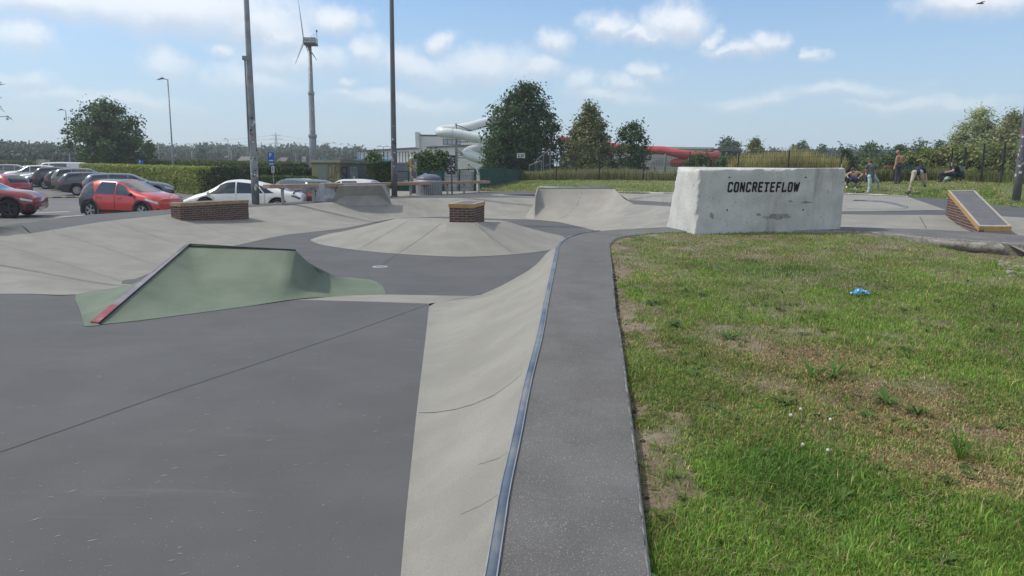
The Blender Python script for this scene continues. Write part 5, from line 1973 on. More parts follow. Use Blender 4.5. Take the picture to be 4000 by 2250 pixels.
def wood(name, label, spans, cols, seed, leaf, per=34):
    """a far wood that reads as one mass; spans of (px0, px1, top_py0, top_py1, Y, amp px)"""
    r = np.random.default_rng(seed)
    Pp, Nn, Bb = [], [], []
    for px0, px1, t0, t1, Y, amp, nC in spans:
        for k in range(int(nC * 1.7)):
            f = r.uniform(0, 1)
            px = lerp(px0, px1, f)
            n1 = float(fnoise(np.array([px * .012 + seed]), np.array([.5]), seed, 4)[0])
            top = WD(px, lerp(t0, t1, f) + amp * (1 - 2 * n1), Y + r.uniform(-12, 12))
            zz = -.9 + (top.z + .9) * r.uniform(0, 1) ** .55
            c = np.array([top.x, top.y, zz])
            sp = Y * .0036
            Pp.append(c + r.normal(size=(per, 3)) * sp)
            Nn.append(np.repeat(np.array([[0, -.5, .8]]), per, axis=0))
            Bb.append(np.full(per, r.uniform(.6, 1.25)))
    P, N_, B_ = np.concatenate(Pp), np.concatenate(Nn), np.concatenate(Bb)
    ca = np.array(cols)[r.integers(0, len(cols), len(P))] * (B_ * r.uniform(.75, 1.2, len(P)))[:, None]
    V, F_, cc = leaf_faces(P, N_, leaf, ca, r, .8)
    tag(np_mesh(name, V, F_, LEAF, cc), label, 'wood', kind='stuff')


wood('far_wood', 'hazy wooded rise beyond the far end of the car park', [(-250, 330, 556, 592, 210, 10, 520), (-250, 330, 610, 612, 150, 8, 260)], BLG + [(.035, .06, .035)], 101, .42)
wood('far_wood', 'distant tree line behind the hedges and the wind turbine', [(330, 900, 585, 590, 330, 14, 520), (900, 1420, 590, 592, 340, 12, 420), (560, 1400, 606, 606, 250, 6, 260)], BLG + [(.045, .07, .05)], 102, .62)
wood('far_wood', 'distant tree line beyond the fence on the meadow', [(2560, 3000, 606, 606, 330, 6, 160), (3000, 3700, 600, 600, 320, 10, 360), (3600, 4300, 590, 590, 300, 10, 260)], BLG + [(.06, .085, .05)], 103, .62)

# twigs of a tree beside the path, reaching in at the edge of the picture
tb = Vector((-11.8, 12.6, -.5))
near = thing('roadside_tree', tb, 'tree whose leafy twig tips hang in over the car park', 'tree')
mb = MB()
mb.tube([tb, tb + Vector((.1, 0, 2.0)), tb + Vector((.5, 0, 3.6))], [.14, .10, .05], 8)
tips = [WD(34, 455, 12.3), WD(10, 425, 12.3), WD(20, 328, 12.3), WD(8, 380, 12.3), WD(-60, 300, 12.3), WD(-40, 480, 12.4)]
for t in tips:
    mb.tube([tb + Vector((.2, 0, 2.2)), Vector((lerp(tb.x, t.x, .6), t.y + .05, lerp(2.0, t.z, .8))), t], [.04, .018, .004], 6)
mb.build('trunk', BARKG, near, smooth=True)
Pn = []
for t in tips[:]:
    for k in range(12):
        f = random.uniform(.70, 1.0)
        q = Vector((lerp(tb.x, t.x, .6), t.y + .05, lerp(2.0, t.z, .8))).lerp(t, f)
        Pn.append((q.x + random.uniform(-.05, .03), q.y + random.uniform(-.05, .05), q.z + random.uniform(-.05, .05)))
for k in range(300):
    Pn.append((tb.x + random.gauss(-.3, .8), tb.y + random.gauss(0, .8), 3.4 + random.gauss(0, .6)))
Pn = np.array(Pn)
r_ = np.random.default_rng(3)
V, F_, cc = leaf_faces(Pn, np.repeat(np.array([[0, -.3, .9]]), len(Pn), 0), .05, np.array(MDG + [(.18, .13, .05)])[r_.integers(0, 4, len(Pn))], r_, .35)
np_mesh('crown', V, F_, LEAF, cc, near)

# ================================================================== cars
GLASS = mat('car_glass', (.030, .038, .045), .06, .0, spec=.8, coat=.3)
TYRE = mat('tyre_rubber', (.022, .022, .023), .85, .1, 30.)
RIM = mat('alloy_rim', (.42, .43, .44), .35, .05, 10., metal=.7, spec=.5)
RIMB = mat('black_rim', (.03, .03, .032), .4, .05, 10., metal=.3, spec=.5)
TRIM = mat('black_trim', (.030, .031, .033), .55, .1, 10.)
LAMPW = mat('headlamp_lens', (.52, .55, .58), .15, .1, 30., spec=.8)
LAMPR = mat('tail_lamp', (.36, .025, .02), .2, .1, 30., spec=.7)
PLATE = mat('number_plate', (.62, .60, .56), .5, .1, 40.)


def paint(name, c, metal=.25):
    return mat('paint_' + name, c, .28, .04, 3., metal=metal, spec=.5, coat=.8)


def interp(tab, x):
    xs_ = [t[0] for t in tab]
    if x <= xs_[0]:
        return tab[0][1]
    if x >= xs_[-1]:
        return tab[-1][1]
    for (x0, y0), (x1, y1) in zip(tab, tab[1:]):
        if x0 <= x <= x1:
            t = (x - x0) / (x1 - x0)
            return y0 + (y1 - y0) * t
    return tab[-1][1]


def smooth_tab(tab, n=90):
    """monotone-ish smoothing of a profile"""
    xs_ = np.linspace(tab[0][0], tab[-1][0], n)
    ys_ = np.array([interp(tab, x) for x in xs_])
    k = np.array([.06, .24, .4, .24, .06])
    for _ in range(3):
        yp = np.pad(ys_, 2, mode='edge')
        ys_ = np.convolve(yp, k, 'valid')
    return list(zip(xs_.tolist(), ys_.tolist()))


class CarShape:
    """body surface from a top line, a belt line, an underside line and a plan; x runs to the nose"""

    def __init__(s, L, Wd_, top, belt, bottom, plan, roof_in=.74, hood_in=.80):
        s.L, s.w = L, Wd_ / 2
        s.top, s.belt, s.bot, s.plan = smooth_tab(top), smooth_tab(belt), smooth_tab(bottom), smooth_tab(plan)
        s.roof_in, s.hood_in = roof_in, hood_in

    def ring(s, f):
        """f 0 rear .. 1 front"""
        x = -s.L / 2 + f * s.L
        zt, zb, z0, w = interp(s.top, f), interp(s.belt, f), interp(s.bot, f), interp(s.plan, f) * s.w
        zb = min(zb, zt - .015)
        gh = max(0.0, min(1.0, (zt - zb - .05) / .28))
        re = w * lerp(s.hood_in, s.roof_in, gh)
        ze = zt - lerp(.012, .055, gh)
        mid = lerp(zb, ze, .5)
        h = zb - z0
        pts = [(0, z0), (w * .80, z0), (w * .955, z0 + .05), (w * .985, z0 + h * .28), (w * 1.0, z0 + h * .55), (w * .985, z0 + h * .85), (w * .955, zb),
               (lerp(w * .955, re, .45) + .012 * gh, mid), (re, ze), (re * .62, zt - .008 * gh), (0, zt)]
        return [Vector((x, y, z)) for y, z in pts]

    def at(s, f, v, side=1):
        r = s.ring(f)
        v = max(0, min(len(r) - 1.0001, v))
        k = int(v)
        p = r[k].lerp(r[k + 1], v - k)
        return Vector((p.x, p.y * side, p.z))

    def body(s, n=54):
        mb = MB()
        fs = [.5 - .5 * math.cos(math.pi * i / n) if False else i / n for i in range(n + 1)]
        fs = [0, .004, .012] + fs[1:-1] + [.988, .996, 1.0]
        for side in (1, -1):
            mb.loft([[Vector((p.x, p.y * side, p.z)) for p in s.ring(f)] for f in fs])
        # closing faces
        for f in (0, 1):
            r = s.ring(f)
            mb.add([Vector((p.x, p.y, p.z)) for p in r] + [Vector((p.x, -p.y, p.z)) for p in r[::-1][1:-1]], [tuple(range(2 * len(r) - 2))])
        return mb

    def patch(s, fv, side, lift=.006, n=(8, 4)):
        """a panel on the surface: four corners (f, v) counter-clockwise"""
        mb = MB()
        a, b, c, d = fv
        rows = []
        for j in range(n[1] + 1):
            t = j / n[1]
            row = []
            for i in range(n[0] + 1):
                u = i / n[0]
                f = lerp(lerp(a[0], b[0], u), lerp(d[0], c[0], u), t)
                v = lerp(lerp(a[1], b[1], u), lerp(d[1], c[1], u), t)
                p = s.at(f, v, side)
                e1 = s.at(min(1, f + .01), v, side) - s.at(max(0, f - .01), v, side)
                e2 = s.at(f, v + .05, side) - s.at(f, v - .05, side)
                nrm = e1.cross(e2)
                if nrm.length > 1e-9:
                    nrm.normalize()
                    if nrm.y * side < 0 and abs(nrm.y) > .2 or (abs(nrm.y) <= .2 and nrm.z < 0):
                        nrm = -nrm
                    p = p + nrm * lift
                row.append(p)
            rows.append(row)
        mb.loft(rows)
        return mb


def wheel(root, x, y, r, side, rim, spokes=5, w_=.2):
    """tyre with rim and spokes"""
    M = Matrix.Translation((x, y, r)) @ Matrix.Rotation(R(90) * -side, 4, 'X')
    mb = MB()
    mb.lathe([(r * .66, -w_ / 2), (r * .93, -w_ / 2), (r, -w_ * .36), (r, w_ * .36), (r * .93, w_ / 2), (r * .66, w_ / 2), (r * .64, w_ * .3)], (0, 0, 0), 28, M)
    t = mb.build('wheel', TYRE, smooth=True)
    t.parent = root
    mb = MB()
    mb.lathe([(r * .68, w_ * .47), (r * .60, w_ * .45), (r * .58, w_ * .2), (r * .57, -w_ * .3)], (0, 0, 0), 28, M)
    mb.lathe([(0, w_ * .40), (r * .14, w_ * .40), (r * .15, w_ * .2)], (0, 0, 0), 14, M)
    for k in range(spokes):
        a = 2 * math.pi * k / spokes
        c_, s_ = math.cos(a), math.sin(a)
        for da in (-.16, .16):
            c2, s2 = math.cos(a + da), math.sin(a + da)
            p0, p1 = Vector((c_ * r * .08, s_ * r * .08, w_ * .37)), Vector((c2 * r * .62, s2 * r * .62, w_ * .40))
            mbb = MB(); mbb.bar(p0, p1, r * .11, w_ * .12, (0, 0, 1))
            mb.add(mbb.v, mbb.f, M)
    o = mb.build('rim', rim)
    o.parent = t
    mb = MB()
    mb.lathe([(0, -w_ * .1), (r * .58, -w_ * .1)], (0, 0, 0), 20, M)
    o = mb.build('brake_disc', TRIM)
    o.parent = t
    return t


def make_car(label, shape, pm, wheels, r, glass, lamps, extras=None, rim=RIM, group=None, clad=None, spokes=5, plates=(True, True)):
    """a car at the origin, nose towards +x"""
    root = thing('parked_car', (0, 0, 0), label, 'car', group)
    mb = shape.body()
    me = mb.mesh('body', [pm, TRIM], True)
    # wheel openings
    o = bpy.data.objects.new('body', me)
    COL.objects.link(o)
    bm = bmesh.new(); bm.from_mesh(me); bmesh.ops.remove_doubles(bm, verts=bm.verts, dist=.0008); bmesh.ops.recalc_face_normals(bm, faces=bm.faces); bm.to_mesh(me); bm.free()
    cut = MB()
    for wx in wheels:
        for side in (1, -1):
            M = Matrix.Translation((wx, side * (shape.w - .13), r)) @ Matrix.Rotation(R(90), 4, 'X')
            cut.lathe([(0, -.26), (r * 1.16, -.26), (r * 1.16, .26), (0, .26)], (0, 0, 0), 28, M)
    cme = cut.mesh('cut', TRIM)
    cme.materials.clear(); cme.materials.append(pm); cme.materials.append(TRIM)
    cme.polygons.foreach_set('material_index', [1] * len(cme.polygons))
    co = bpy.data.objects.new('cut', cme)
    COL.objects.link(co)
    md = o.modifiers.new('b', 'BOOLEAN')
    md.operation = 'DIFFERENCE'; md.object = co; md.solver = 'EXACT'; md.use_self = True
    dg = bpy.context.evaluated_depsgraph_get()
    new = bpy.data.meshes.new_from_object(o.evaluated_get(dg))
    o.modifiers.clear()
    if len(new.polygons) > 200:
        o.data = new
        new.name = 'body'
    bpy.data.objects.remove(co)
    o.parent = root
    for wx in wheels:
        for side in (1, -1):
            wheel(root, wx, side * (shape.w - .11), r, side, rim, spokes)
            if clad is not None:
                mbc = MB()
                n = 22
                rows = [[], [], []]
                for k in range(n + 1):
                    a = math.pi * (-.12 + 1.24 * k / n)
                    c_, s_ = math.cos(a), math.sin(a)
                    rows[0].append(Vector((wx + c_ * r * 1.14, side * (shape.w - .10), r + s_ * r * 1.14)))
                    rows[1].append(Vector((wx + c_ * r * 1.15, side * (shape.w + .012), r + s_ * r * 1.15)))
                    rows[2].append(Vector((wx + c_ * r * 1.38, side * (shape.w + .006), r + s_ * r * 1.36)))
                mbc.loft(rows)
                q = mbc.build('arch_trim', clad, smooth=True); q.parent = root
    for nm, fv, both in glass:
        for side in ((1, -1) if both else (1,)):
            if both:
                m2 = shape.patch(fv, side, .005, (10, 5))
            else:
                m2 = shape.patch(fv, 1, .005, (8, 8)); m3 = shape.patch(fv, -1, .005, (8, 8)); m2.add(m3.v, m3.f)
            q = m2.build(nm, GLASS, smooth=True); q.parent = root
    for nm, fv, m_ in lamps:
        for side in (1, -1):
            q = shape.patch(fv, side, .008, (6, 3)).build(nm, m_, smooth=True); q.parent = root
    # mirrors
    fm = max(f for nm, fv, both in glass if both for f, v in fv)
    for side in (1, -1):
        p = shape.at(fm - .015, 6.1, side)
        mb = MB()
        mb.ball((p.x - .02, p.y + side * .11, p.z + .06), .075, .10, .075, 10, 7)
        mb.bar((p.x, p.y - side * .01, p.z + .0), (p.x, p.y + side * .08, p.z + .05), .04, .04)
        q = mb.build('wing_mirror', (extras or {}).get('mirror', pm), smooth=True); q.parent = root
    for k, f in enumerate((0, 1)):
        if plates[k]:
            z = interp(shape.belt, f) * (.62 if f == 0 else .48)
            x = shape.at(f, 4).x + (-.012 if f == 0 else .012)
            mb = MB(); mb.box(x - .008, x + .008, -.26, .26, z - .055, z + .055)
            q = mb.build('number_plate', PLATE); q.parent = root
    # door seams and handles
    for side in (1, -1):
        mb = MB()
        for f in (extras or {}).get('seams', ()):
            pts = [shape.at(f, v, side) + Vector((0, side * .004, 0)) for v in (2.2, 3, 4, 5, 5.95)]
            for a, b in zip(pts, pts[1:]):
                mb.bar(a, b, .008, .008)
        if mb.v:
            q = mb.build('door_seam', TRIM); q.parent = root
        for f in (extras or {}).get('handles', ()):
            p = shape.at(f, 5.1, side)
            mb = MB(); mb.box(p.x - .10, p.x + .10, p.y - .012, p.y + .022, p.z - .018, p.z + .018) if side > 0 else mb.box(p.x - .10, p.x + .10, p.y - .022, p.y + .012, p.z - .018, p.z + .018)
            q = mb.build('door_handle', (extras or {}).get('handle_m', pm)); q.parent = root
    # sill strip
    for side in (1, -1):
        q = shape.patch([(.22, 1.6), (.78, 1.6), (.78, 2.9), (.22, 2.9)], side, .006, (10, 2)).build('sill_trim', TRIM, smooth=True); q.parent = root
    return root


def set_car(root, loc, heading):
    root.location = loc
    root.rotation_euler = (0, 0, heading)


# ---- outlines (f 0 rear .. 1 front)
PLAN = [(0, .80), (.03, .90), (.1, .97), (.25, 1), (.72, 1), (.88, .96), (.96, .88), (1, .74)]
def hatch(H, cab0=.06, roof0=.14, roof1=.52, ws=.76, hood=.63, belt=.60):
    top = [(0, H * .55), (.015, H * .70), (cab0, H * .86), (roof0, H * .965), (.28, H), (roof1, H * .985), (ws, H * hood * 1.06), (.90, H * hood * .99), (.965, H * hood * .92), (1, H * .50)]
    bl = [(0, H * .52), (.05, H * (belt + .05)), (.3, H * belt), (ws, H * (belt - .02)), (1, H * .47)]
    bo = [(0, H * .26), (.05, .19), (.15, .17), (.85, .17), (.95, .19), (1, H * .20)]
    return top, bl, bo
def wagon(H, hood=.64):
    top = [(0, H * .58), (.01, H * .72), (.05, H * .90), (.10, H * .97), (.3, H), (.52, H * .985), (.73, H * hood * 1.05), (.9, H * hood * .94), (.97, H * hood * .80), (1, H * .42)]
    bl = [(0, H * .55), (.05, H * .64), (.3, H * .61), (.73, H * .60), (1, H * .40)]
    bo = [(0, H * .26), (.05, .19), (.15, .16), (.85, .16), (.95, .18), (1, H * .20)]
    return top, bl, bo
def suv(H, hood=.66):
    top = [(0, H * .55), (.01, H * .70), (.05, H * .88), (.11, H * .965), (.3, H), (.52, H * .985), (.72, H * hood * 1.05), (.9, H * hood * .98), (.97, H * hood * .88), (1, H * .45)]
    bl = [(0, H * .52), (.05, H * .63), (.3, H * .60), (.72, H * .60), (1, H * .44)]
    bo = [(0, H * .26), (.05, .24), (.15, .21), (.85, .21), (.95, .23), (1, H * .22)]
    return top, bl, bo
def fastback(H, hood=.60):
    top = [(0, H * .52), (.02, H * .64), (.08, H * .68), (.16, H * .75), (.28, H * .86), (.42, H * .96), (.55, H), (.64, H * .97), (.82, H * hood * 1.05), (.9, H * hood * .96), (.97, H * hood * .80), (1, H * .40)]
    bl = [(0, H * .5), (.05, H * .60), (.2, H * .615), (.45, H * .60), (.78, H * .585), (1, H * .38)]
    bo = [(0, H * .26), (.05, .18), (.15, .15), (.85, .15), (.95, .17), (1, H * .18)]
    return top, bl, bo

GL_HATCH = [('side_window', [(.50, 6.12), (.735, 6.08), (.60, 7.85), (.50, 7.85)], True), ('side_window', [(.235, 6.12), (.485, 6.12), (.485, 7.85), (.30, 7.85)], True),
            ('windscreen', [(.765, 8.15), (.765, 10), (.545, 10), (.555, 8.15)], False), ('rear_window', [(.02, 8.1), (.02, 10), (.125, 10), (.125, 8.1)], False)]
GL_WAGON = [('side_window', [(.50, 6.12), (.715, 6.08), (.585, 7.85), (.50, 7.85)], True), ('side_window', [(.29, 6.12), (.487, 6.12), (.487, 7.85), (.29, 7.85)], True), ('side_window', [(.075, 6.15), (.277, 6.12), (.277, 7.85), (.12, 7.8)], True),
            ('windscreen', [(.735, 8.15), (.735, 10), (.54, 10), (.545, 8.15)], False), ('rear_window', [(.012, 8.1), (.012, 10), (.09, 10), (.09, 8.1)], False)]
GL_FAST = [('side_window', [(.55, 6.12), (.79, 6.08), (.68, 7.85), (.55, 7.85)], True), ('side_window', [(.31, 6.12), (.537, 6.12), (.537, 7.85), (.37, 7.8)], True), ('side_window', [(.215, 6.2), (.30, 6.12), (.355, 7.8), (.30, 7.6)], True),
           ('windscreen', [(.82, 8.15), (.82, 10), (.65, 10), (.66, 8.15)], False), ('rear_window', [(.075, 8.2), (.075, 10), (.27, 10), (.27, 8.2)], False)]
LAMPS = [('headlight', [(.90, 4.9), (.985, 4.6), (.985, 5.6), (.89, 6.0)], LAMPW), ('tail_light', [(.002, 5.0), (.07, 5.1), (.05, 6.4), (.004, 6.3)], LAMPR)]
GRILL = [('front_grille', [(.975, 1.5), (.999, 0.0), (.999, 3.4), (.975, 3.6)], TRIM), ('rear_bumper_trim', [(.003, 0.2), (.05, 1.6), (.05, 2.6), (.003, 2.6)], TRIM)]

# ---- the red hatchback
t_, b_, o_ = hatch(1.52, cab0=.055, roof0=.15, roof1=.50, ws=.775, hood=.65, belt=.61)
RED = paint('coral_red', (.50, .035, .03), .15)
aygo = CarShape(3.70, 1.74, t_, b_, o_, PLAN)
red = make_car('coral red small hatchback with black rear quarters parked beside the verge', aygo, RED, (-1.22, 1.20), .325, GL_HATCH[:3], [('headlight', [(.865, 5.35), (.99, 4.7), (.985, 5.7), (.86, 6.15)], LAMPW), ('tail_light', [(.002, 5.0), (.05, 5.1), (.05, 7.4), (.004, 7.3)], LAMPR)] + GRILL,
               {'seams': (.26, .49, .745), 'handles': (.30, .55), 'mirror': TRIM}, clad=mat('grey_cladding', (.055, .057, .062), .7, .1, 8.))
for side in (1, -1):
    q = aygo.patch([(.0, 3.0), (.13, 3.0), (.24, 6.0), (.0, 6.0)], side, .007, (10, 8)).build('rear_quarter', mat('gloss_dark_grey', (.05, .058, .066), .3, .05, 5., coat=.6), smooth=True); q.parent = red
    q = aygo.patch([(.0, 6.0), (.235, 6.0), (.14, 9.9), (.0, 9.9)], side, .006, (8, 8)).build('rear_glass_panel', GLASS, smooth=True); q.parent = red
q = aygo.patch([(.15, 8.05), (.52, 8.05), (.52, 10), (.15, 10)], 1, .006, (10, 6)); q2 = aygo.patch([(.15, 8.05), (.52, 8.05), (.52, 10), (.15, 10)], -1, .006, (10, 6)); q.add(q2.v, q2.f)
q = q.build('roof_panel', mat('gloss_roof', (.08, .085, .09), .18, .03, 5., coat=.8), smooth=True); q.parent = red
# round maker's badge on the nose
mb = MB()
x = aygo.at(.988, 5.6).x
c = Vector((aygo.at(.985, 6).x + .04, 0, .90))
for rx_, rz_, dz in ((.085, .058, 0), (.05, .022, .024), (.022, .05, 0)):
    mb.tube([c + Vector((0, rx_ * math.cos(a), dz + rz_ * math.sin(a))) for a in [2 * math.pi * k / 20 for k in range(21)]], .008, 5, False)
q = mb.build('badge', mat('chrome', (.6, .6, .6), .2, 0, metal=.9)); q.parent = red
# place: rear wheel near (372,848), front wheel near (552, 838) -> heading
rw, fw = W(358, 851, PZ), W(556, 838, PZ)
hd = math.atan2(-.62, .78)
red_loc = WD(478, 800, 28.6)
nw = WD(462, 850, 28.3)
set_car(red, (nw.x + .2, 28.3 + .73, PZ), R(-15))

# ---- white fastback
t_, b_, o_ = fastback(1.5)
PEARL = paint('pearl_white', (.72, .72, .69), .05)
ion = CarShape(4.86, 1.88, t_, b_, o_, PLAN)
wht = make_car('pearl white fastback saloon parked behind the brick ledge and lamp post', ion, PEARL, (-1.5, 1.46), .36, GL_FAST, [('headlight', [(.93, 4.9), (.985, 4.7), (.985, 5.2), (.92, 5.4)], LAMPW), ('tail_light', [(.0, 4.7), (.075, 5.15), (.07, 5.7), (.0, 5.7)], mat('dark_lamp', (.09, .085, .085), .25, .2, 20.))] + GRILL,
               {'seams': (.30, .54, .79), 'handles': (.35, .60)})
mb = MB()
sp = [ion.at(.055, v, 1) + Vector((0, 0, .03)) for v in (6.2, 7.2, 8.2, 10)]
sp = sp + [Vector((p.x, -p.y, p.z)) for p in sp[::-1][1:]]
mb.tube(sp, .035, 6, True, .5)
q = mb.build('spoiler', TRIM, smooth=True); q.parent = wht
wl_ = WD(962, 760, 32.0)
set_car(wht, (wl_.x, 32.0, PZ), R(180 + 6))

# ---- dark estate seen from behind
t_, b_, o_ = wagon(1.5)
NAVY = paint('dark_navy', (.030, .038, .046), .35)
est = CarShape(4.77, 1.83, t_, b_, o_, PLAN)
GRY = paint('graphite', (.05, .058, .068), .4)
LM_E = [('headlight', [(.90, 4.9), (.985, 4.6), (.985, 5.6), (.89, 6.0)], LAMPW), ('tail_light', [(.0, 4.5), (.055, 4.6), (.05, 5.7), (.0, 5.7)], LAMPR)]
EX_ = {'seams': (.28, .495, .745), 'handles': (.33, .55)}
dark = make_car('dark navy estate car with round tail lamps behind the white fastback', est, NAVY, (-1.32, 1.4), .335, GL_WAGON, LM_E + GRILL, EX_)
for side in (1, -1):
    for yy_, zz_ in ((.66, .88), (.50, .86)):
        mb = MB()
        M = Matrix.Translation((-est.L / 2 - .012, side * yy_, zz_)) @ Matrix.Rotation(R(90), 4, 'Y')
        mb.lathe([(.02, .008), (.06, .008), (.062, -.01)], (0, 0, 0), 16, M)
        q = mb.build('lamp_ring', PLATE); q.parent = dark
dl = WD(1150, 750, 35.5)
set_car(dark, (dl.x, 35.5, PZ), R(180 - 38))

# ---- white hatchback further right, mostly hidden
t_, b_, o_ = hatch(1.46)
h3 = CarShape(4.1, 1.76, t_, b_, o_, PLAN)
SILV = paint('cool_white', (.56, .58, .61), .2)
w3 = make_car('white hatchback half hidden behind the rail and grey wedge', h3, SILV, (-1.25, 1.25), .32, GL_HATCH, LAMPS + GRILL, {'seams': (.26, .49, .745), 'handles': (.30, .55)})
l3 = WD(1350, 740, 37.5)
set_car(w3, (l3.x, 37.5, PZ), R(172))

# ---- wine red crossover entering on the left
t_, b_, o_ = suv(1.58)
WINE = paint('wine_red', (.22, .018, .022), .2)
tr = CarShape(4.25, 1.82, t_, b_, o_, PLAN)
wine = make_car('wine red crossover with black wheels standing on the car park lane', tr, WINE, (-1.3, 1.3), .36, GL_HATCH, [('headlight', [(.905, 5.0), (.992, 4.8), (.99, 5.65), (.90, 5.9)], LAMPW), LAMPS[1]] + GRILL + [('side_vent', [(.93, 2.5), (.985, 2.6), (.985, 4.2), (.955, 4.2)], TRIM)], {'seams': (.26, .49, .745), 'handles': (.30, .55)}, rim=RIMB, clad=mat('dark_cladding', (.03, .03, .032), .7, .1, 8.))
wl2 = WD(64, 815, 28.8)
nose = WD(143, 790, 28.8)
set_car(wine, (nose.x - 2.15, 28.8 - .05, PZ), R(12))
# red car behind it
t_, b_, o_ = hatch(1.45)
rh = CarShape(3.9, 1.7, t_, b_, o_, PLAN)
CH = paint('cherry_red', (.36, .025, .03), .2)
r2 = make_car('cherry red hatchback behind the wine red crossover', rh, CH, (-1.2, 1.2), .31, GL_HATCH, LAMPS + GRILL, {'seams': (.26, .49, .745)})
p = WD(-25, 760, 40)
set_car(r2, (p.x, 40, PZ), R(165))

# ---- row of cars parked along the hedge
t_, b_, o_ = wagon(1.47)
sk = CarShape(4.85, 1.86, t_, b_, o_, PLAN)
skoda = make_car('slate grey estate with chrome window line at the near end of the parked row', sk, GRY, (-1.42, 1.42), .345, GL_WAGON, LM_E + GRILL, EX_, group='cars parked along the hedge', spokes=9)
mbx = MB()
t_, b_, o_ = suv(1.66)
sv = CarShape(4.5, 1.86, t_, b_, o_, PLAN)
suvb = make_car('black sport utility car with red tail lamps in the parked row', sv, paint('black', (.012, .012, .013), .2), (-1.38, 1.38), .36, GL_WAGON, LM_E + GRILL, EX_, group='cars parked along the hedge')
t_, b_, o_ = hatch(1.5)
ha = CarShape(4.2, 1.78, t_, b_, o_, PLAN)
hat = make_car('white hatchback with dark lower bumper in the parked row', ha, paint('plain_white', (.62, .63, .64), .1), (-1.28, 1.28), .32, GL_HATCH, LAMPS + GRILL, EX_, group='cars parked along the hedge')
VAN_T = [(0, .9), (.008, 1.5), (.03, 1.88), (.1, 1.95), (.5, 1.96), (.74, 1.9), (.80, 1.72), (.90, 1.14), (.97, 1.0), (1, .6)]
VAN_B = [(0, .8), (.05, 1.08), (.85, 1.05), (1, .55)]
VAN_O = [(0, .45), (.05, .25), (.85, .2), (1, .4)]
va = CarShape(4.95, 1.92, VAN_T, VAN_B, VAN_O, PLAN, roof_in=.88)
van = make_car('white van with long roof in the parked row', va, paint('van_white', (.60, .61, .62), .1), (-1.5, 1.5), .34, [('side_window', [(.66, 6.2), (.83, 6.15), (.775, 7.8), (.66, 7.8)], True), ('side_window', [(.36, 6.2), (.64, 6.2), (.64, 7.8), (.36, 7.8)], True), ('windscreen', [(.865, 8.1), (.865, 10), (.775, 10), (.775, 8.1)], False)],
               LAMPS + GRILL, {'seams': (.64, .85)}, group='cars parked along the hedge')


def recolour(root, m_old, m_new):
    for c in root.children:
        if c.type == 'MESH' and m_old.name in [m.name for m in c.data.materials if m]:
            me = c.data.copy()
            for i, m in enumerate(me.materials):
                if m and m.name == m_old.name:
                    me.materials[i] = m_new
            c.data = me


# row: (kind, paint, px of the car's middle, Y, heading, label)
row = [(skoda, None, 405, 47.5, -158 + 180, None),
       (skoda, (GRY, paint('silver_blue', (.10, .13, .17), .4)), 505, 44.5, 25, 'dark blue grey estate parked nearest the red hatchback roof'),
       (suvb, (MATS['paint_black'], paint('warm_grey', (.16, .155, .14), .4)), 352, 52, 20, 'grey beige sport utility car beside the slate estate'),
       (skoda, (GRY, paint('black_blue', (.016, .02, .026), .3)), 330, 54.5, 22, 'blackish estate with roof rails in the parked row'),
       (suvb, None, 268, 56.5, 20, None),
       (hat, (MATS['paint_plain_white'], paint('steel_blue', (.11, .13, .15), .4)), 215, 59.5, 201, 'steel blue hatchback facing the lane in the parked row'),
       (hat, None, 185, 64, 200, None),
       (van, None, 240, 70, 200, None),
       (suvb, (MATS['paint_black'], paint('cream_white', (.60, .58, .53), .1)), 128, 68, 200, 'cream white rounded crossover facing the lane in the parked row'),
       (suvb, (MATS['paint_black'], paint('mid_silver', (.26, .27, .29), .5)), 70, 74, 22, 'silver crossover at the far end of the parked row'),
       (hat, (MATS['paint_plain_white'], paint('pale_silver', (.40, .41, .43), .5)), 110, 82, 200, 'pale silver hatchback behind the cream crossover'),
       (skoda, (GRY, paint('dull_silver', (.30, .31, .33), .5)), 30, 86, 22, 'dull silver estate at the end of the lane')]
done = set()
for src, rc_, px, Y, hd, lab in row:
    if rc_ is None and src.name not in done:
        o = src
        done.add(src.name)
    else:
        o = copy_tree(src)
        if rc_:
            recolour(o, *rc_)
        o['label'] = lab
    p = WD(px, 700, Y)
    set_car(o, (p.x, Y, PZ), R(hd))

# ================================================================== poles, signs, fences, buildings
GALV = mat('galvanised_steel', (.235, .25, .26), .5, .2, 3., metal=.35, spec=.4, col2=(.17, .18, .19), mix=(.5, .7))
GREYP = mat('grey_painted_pole', (.115, .118, .125), .55, .1, 2., spec=.4)
STK = [mat('sticker_%d' % i, c, .6, .3, 60.) for i, c in enumerate([(.65, .65, .62), (.05, .05, .055), (.5, .5, .5), (.12, .2, .4), (.45, .42, .4), (.08, .08, .09), (.35, .06, .06)])]


def stickers(root, path_fn, r, z0, z1, n, facing, seed, maxs=.09):
    rs = random.Random(seed)
    for k in range(n):
        z = z0 + (z1 - z0) * rs.random()
        c = path_fn(z)
        a = facing + rs.uniform(-1.1, 1.1)
        w_, h_ = rs.uniform(.03, maxs), rs.uniform(.03, maxs * 1.1)
        rr = r(z) + .0025 + .0004 * k / n
        mb = MB()
        rows = [[], []]
        for q in range(4):
            aa = a + (q / 3 - .5) * w_ / rr
            for j, zz in enumerate((z - h_ / 2, z + h_ / 2)):
                rows[j].append(Vector((c.x + rr * math.cos(aa), c.y + rr * math.sin(aa), zz)))
        mb.loft(rows)
        mb.build('sticker', STK[rs.randrange(len(STK))], root, smooth=True)


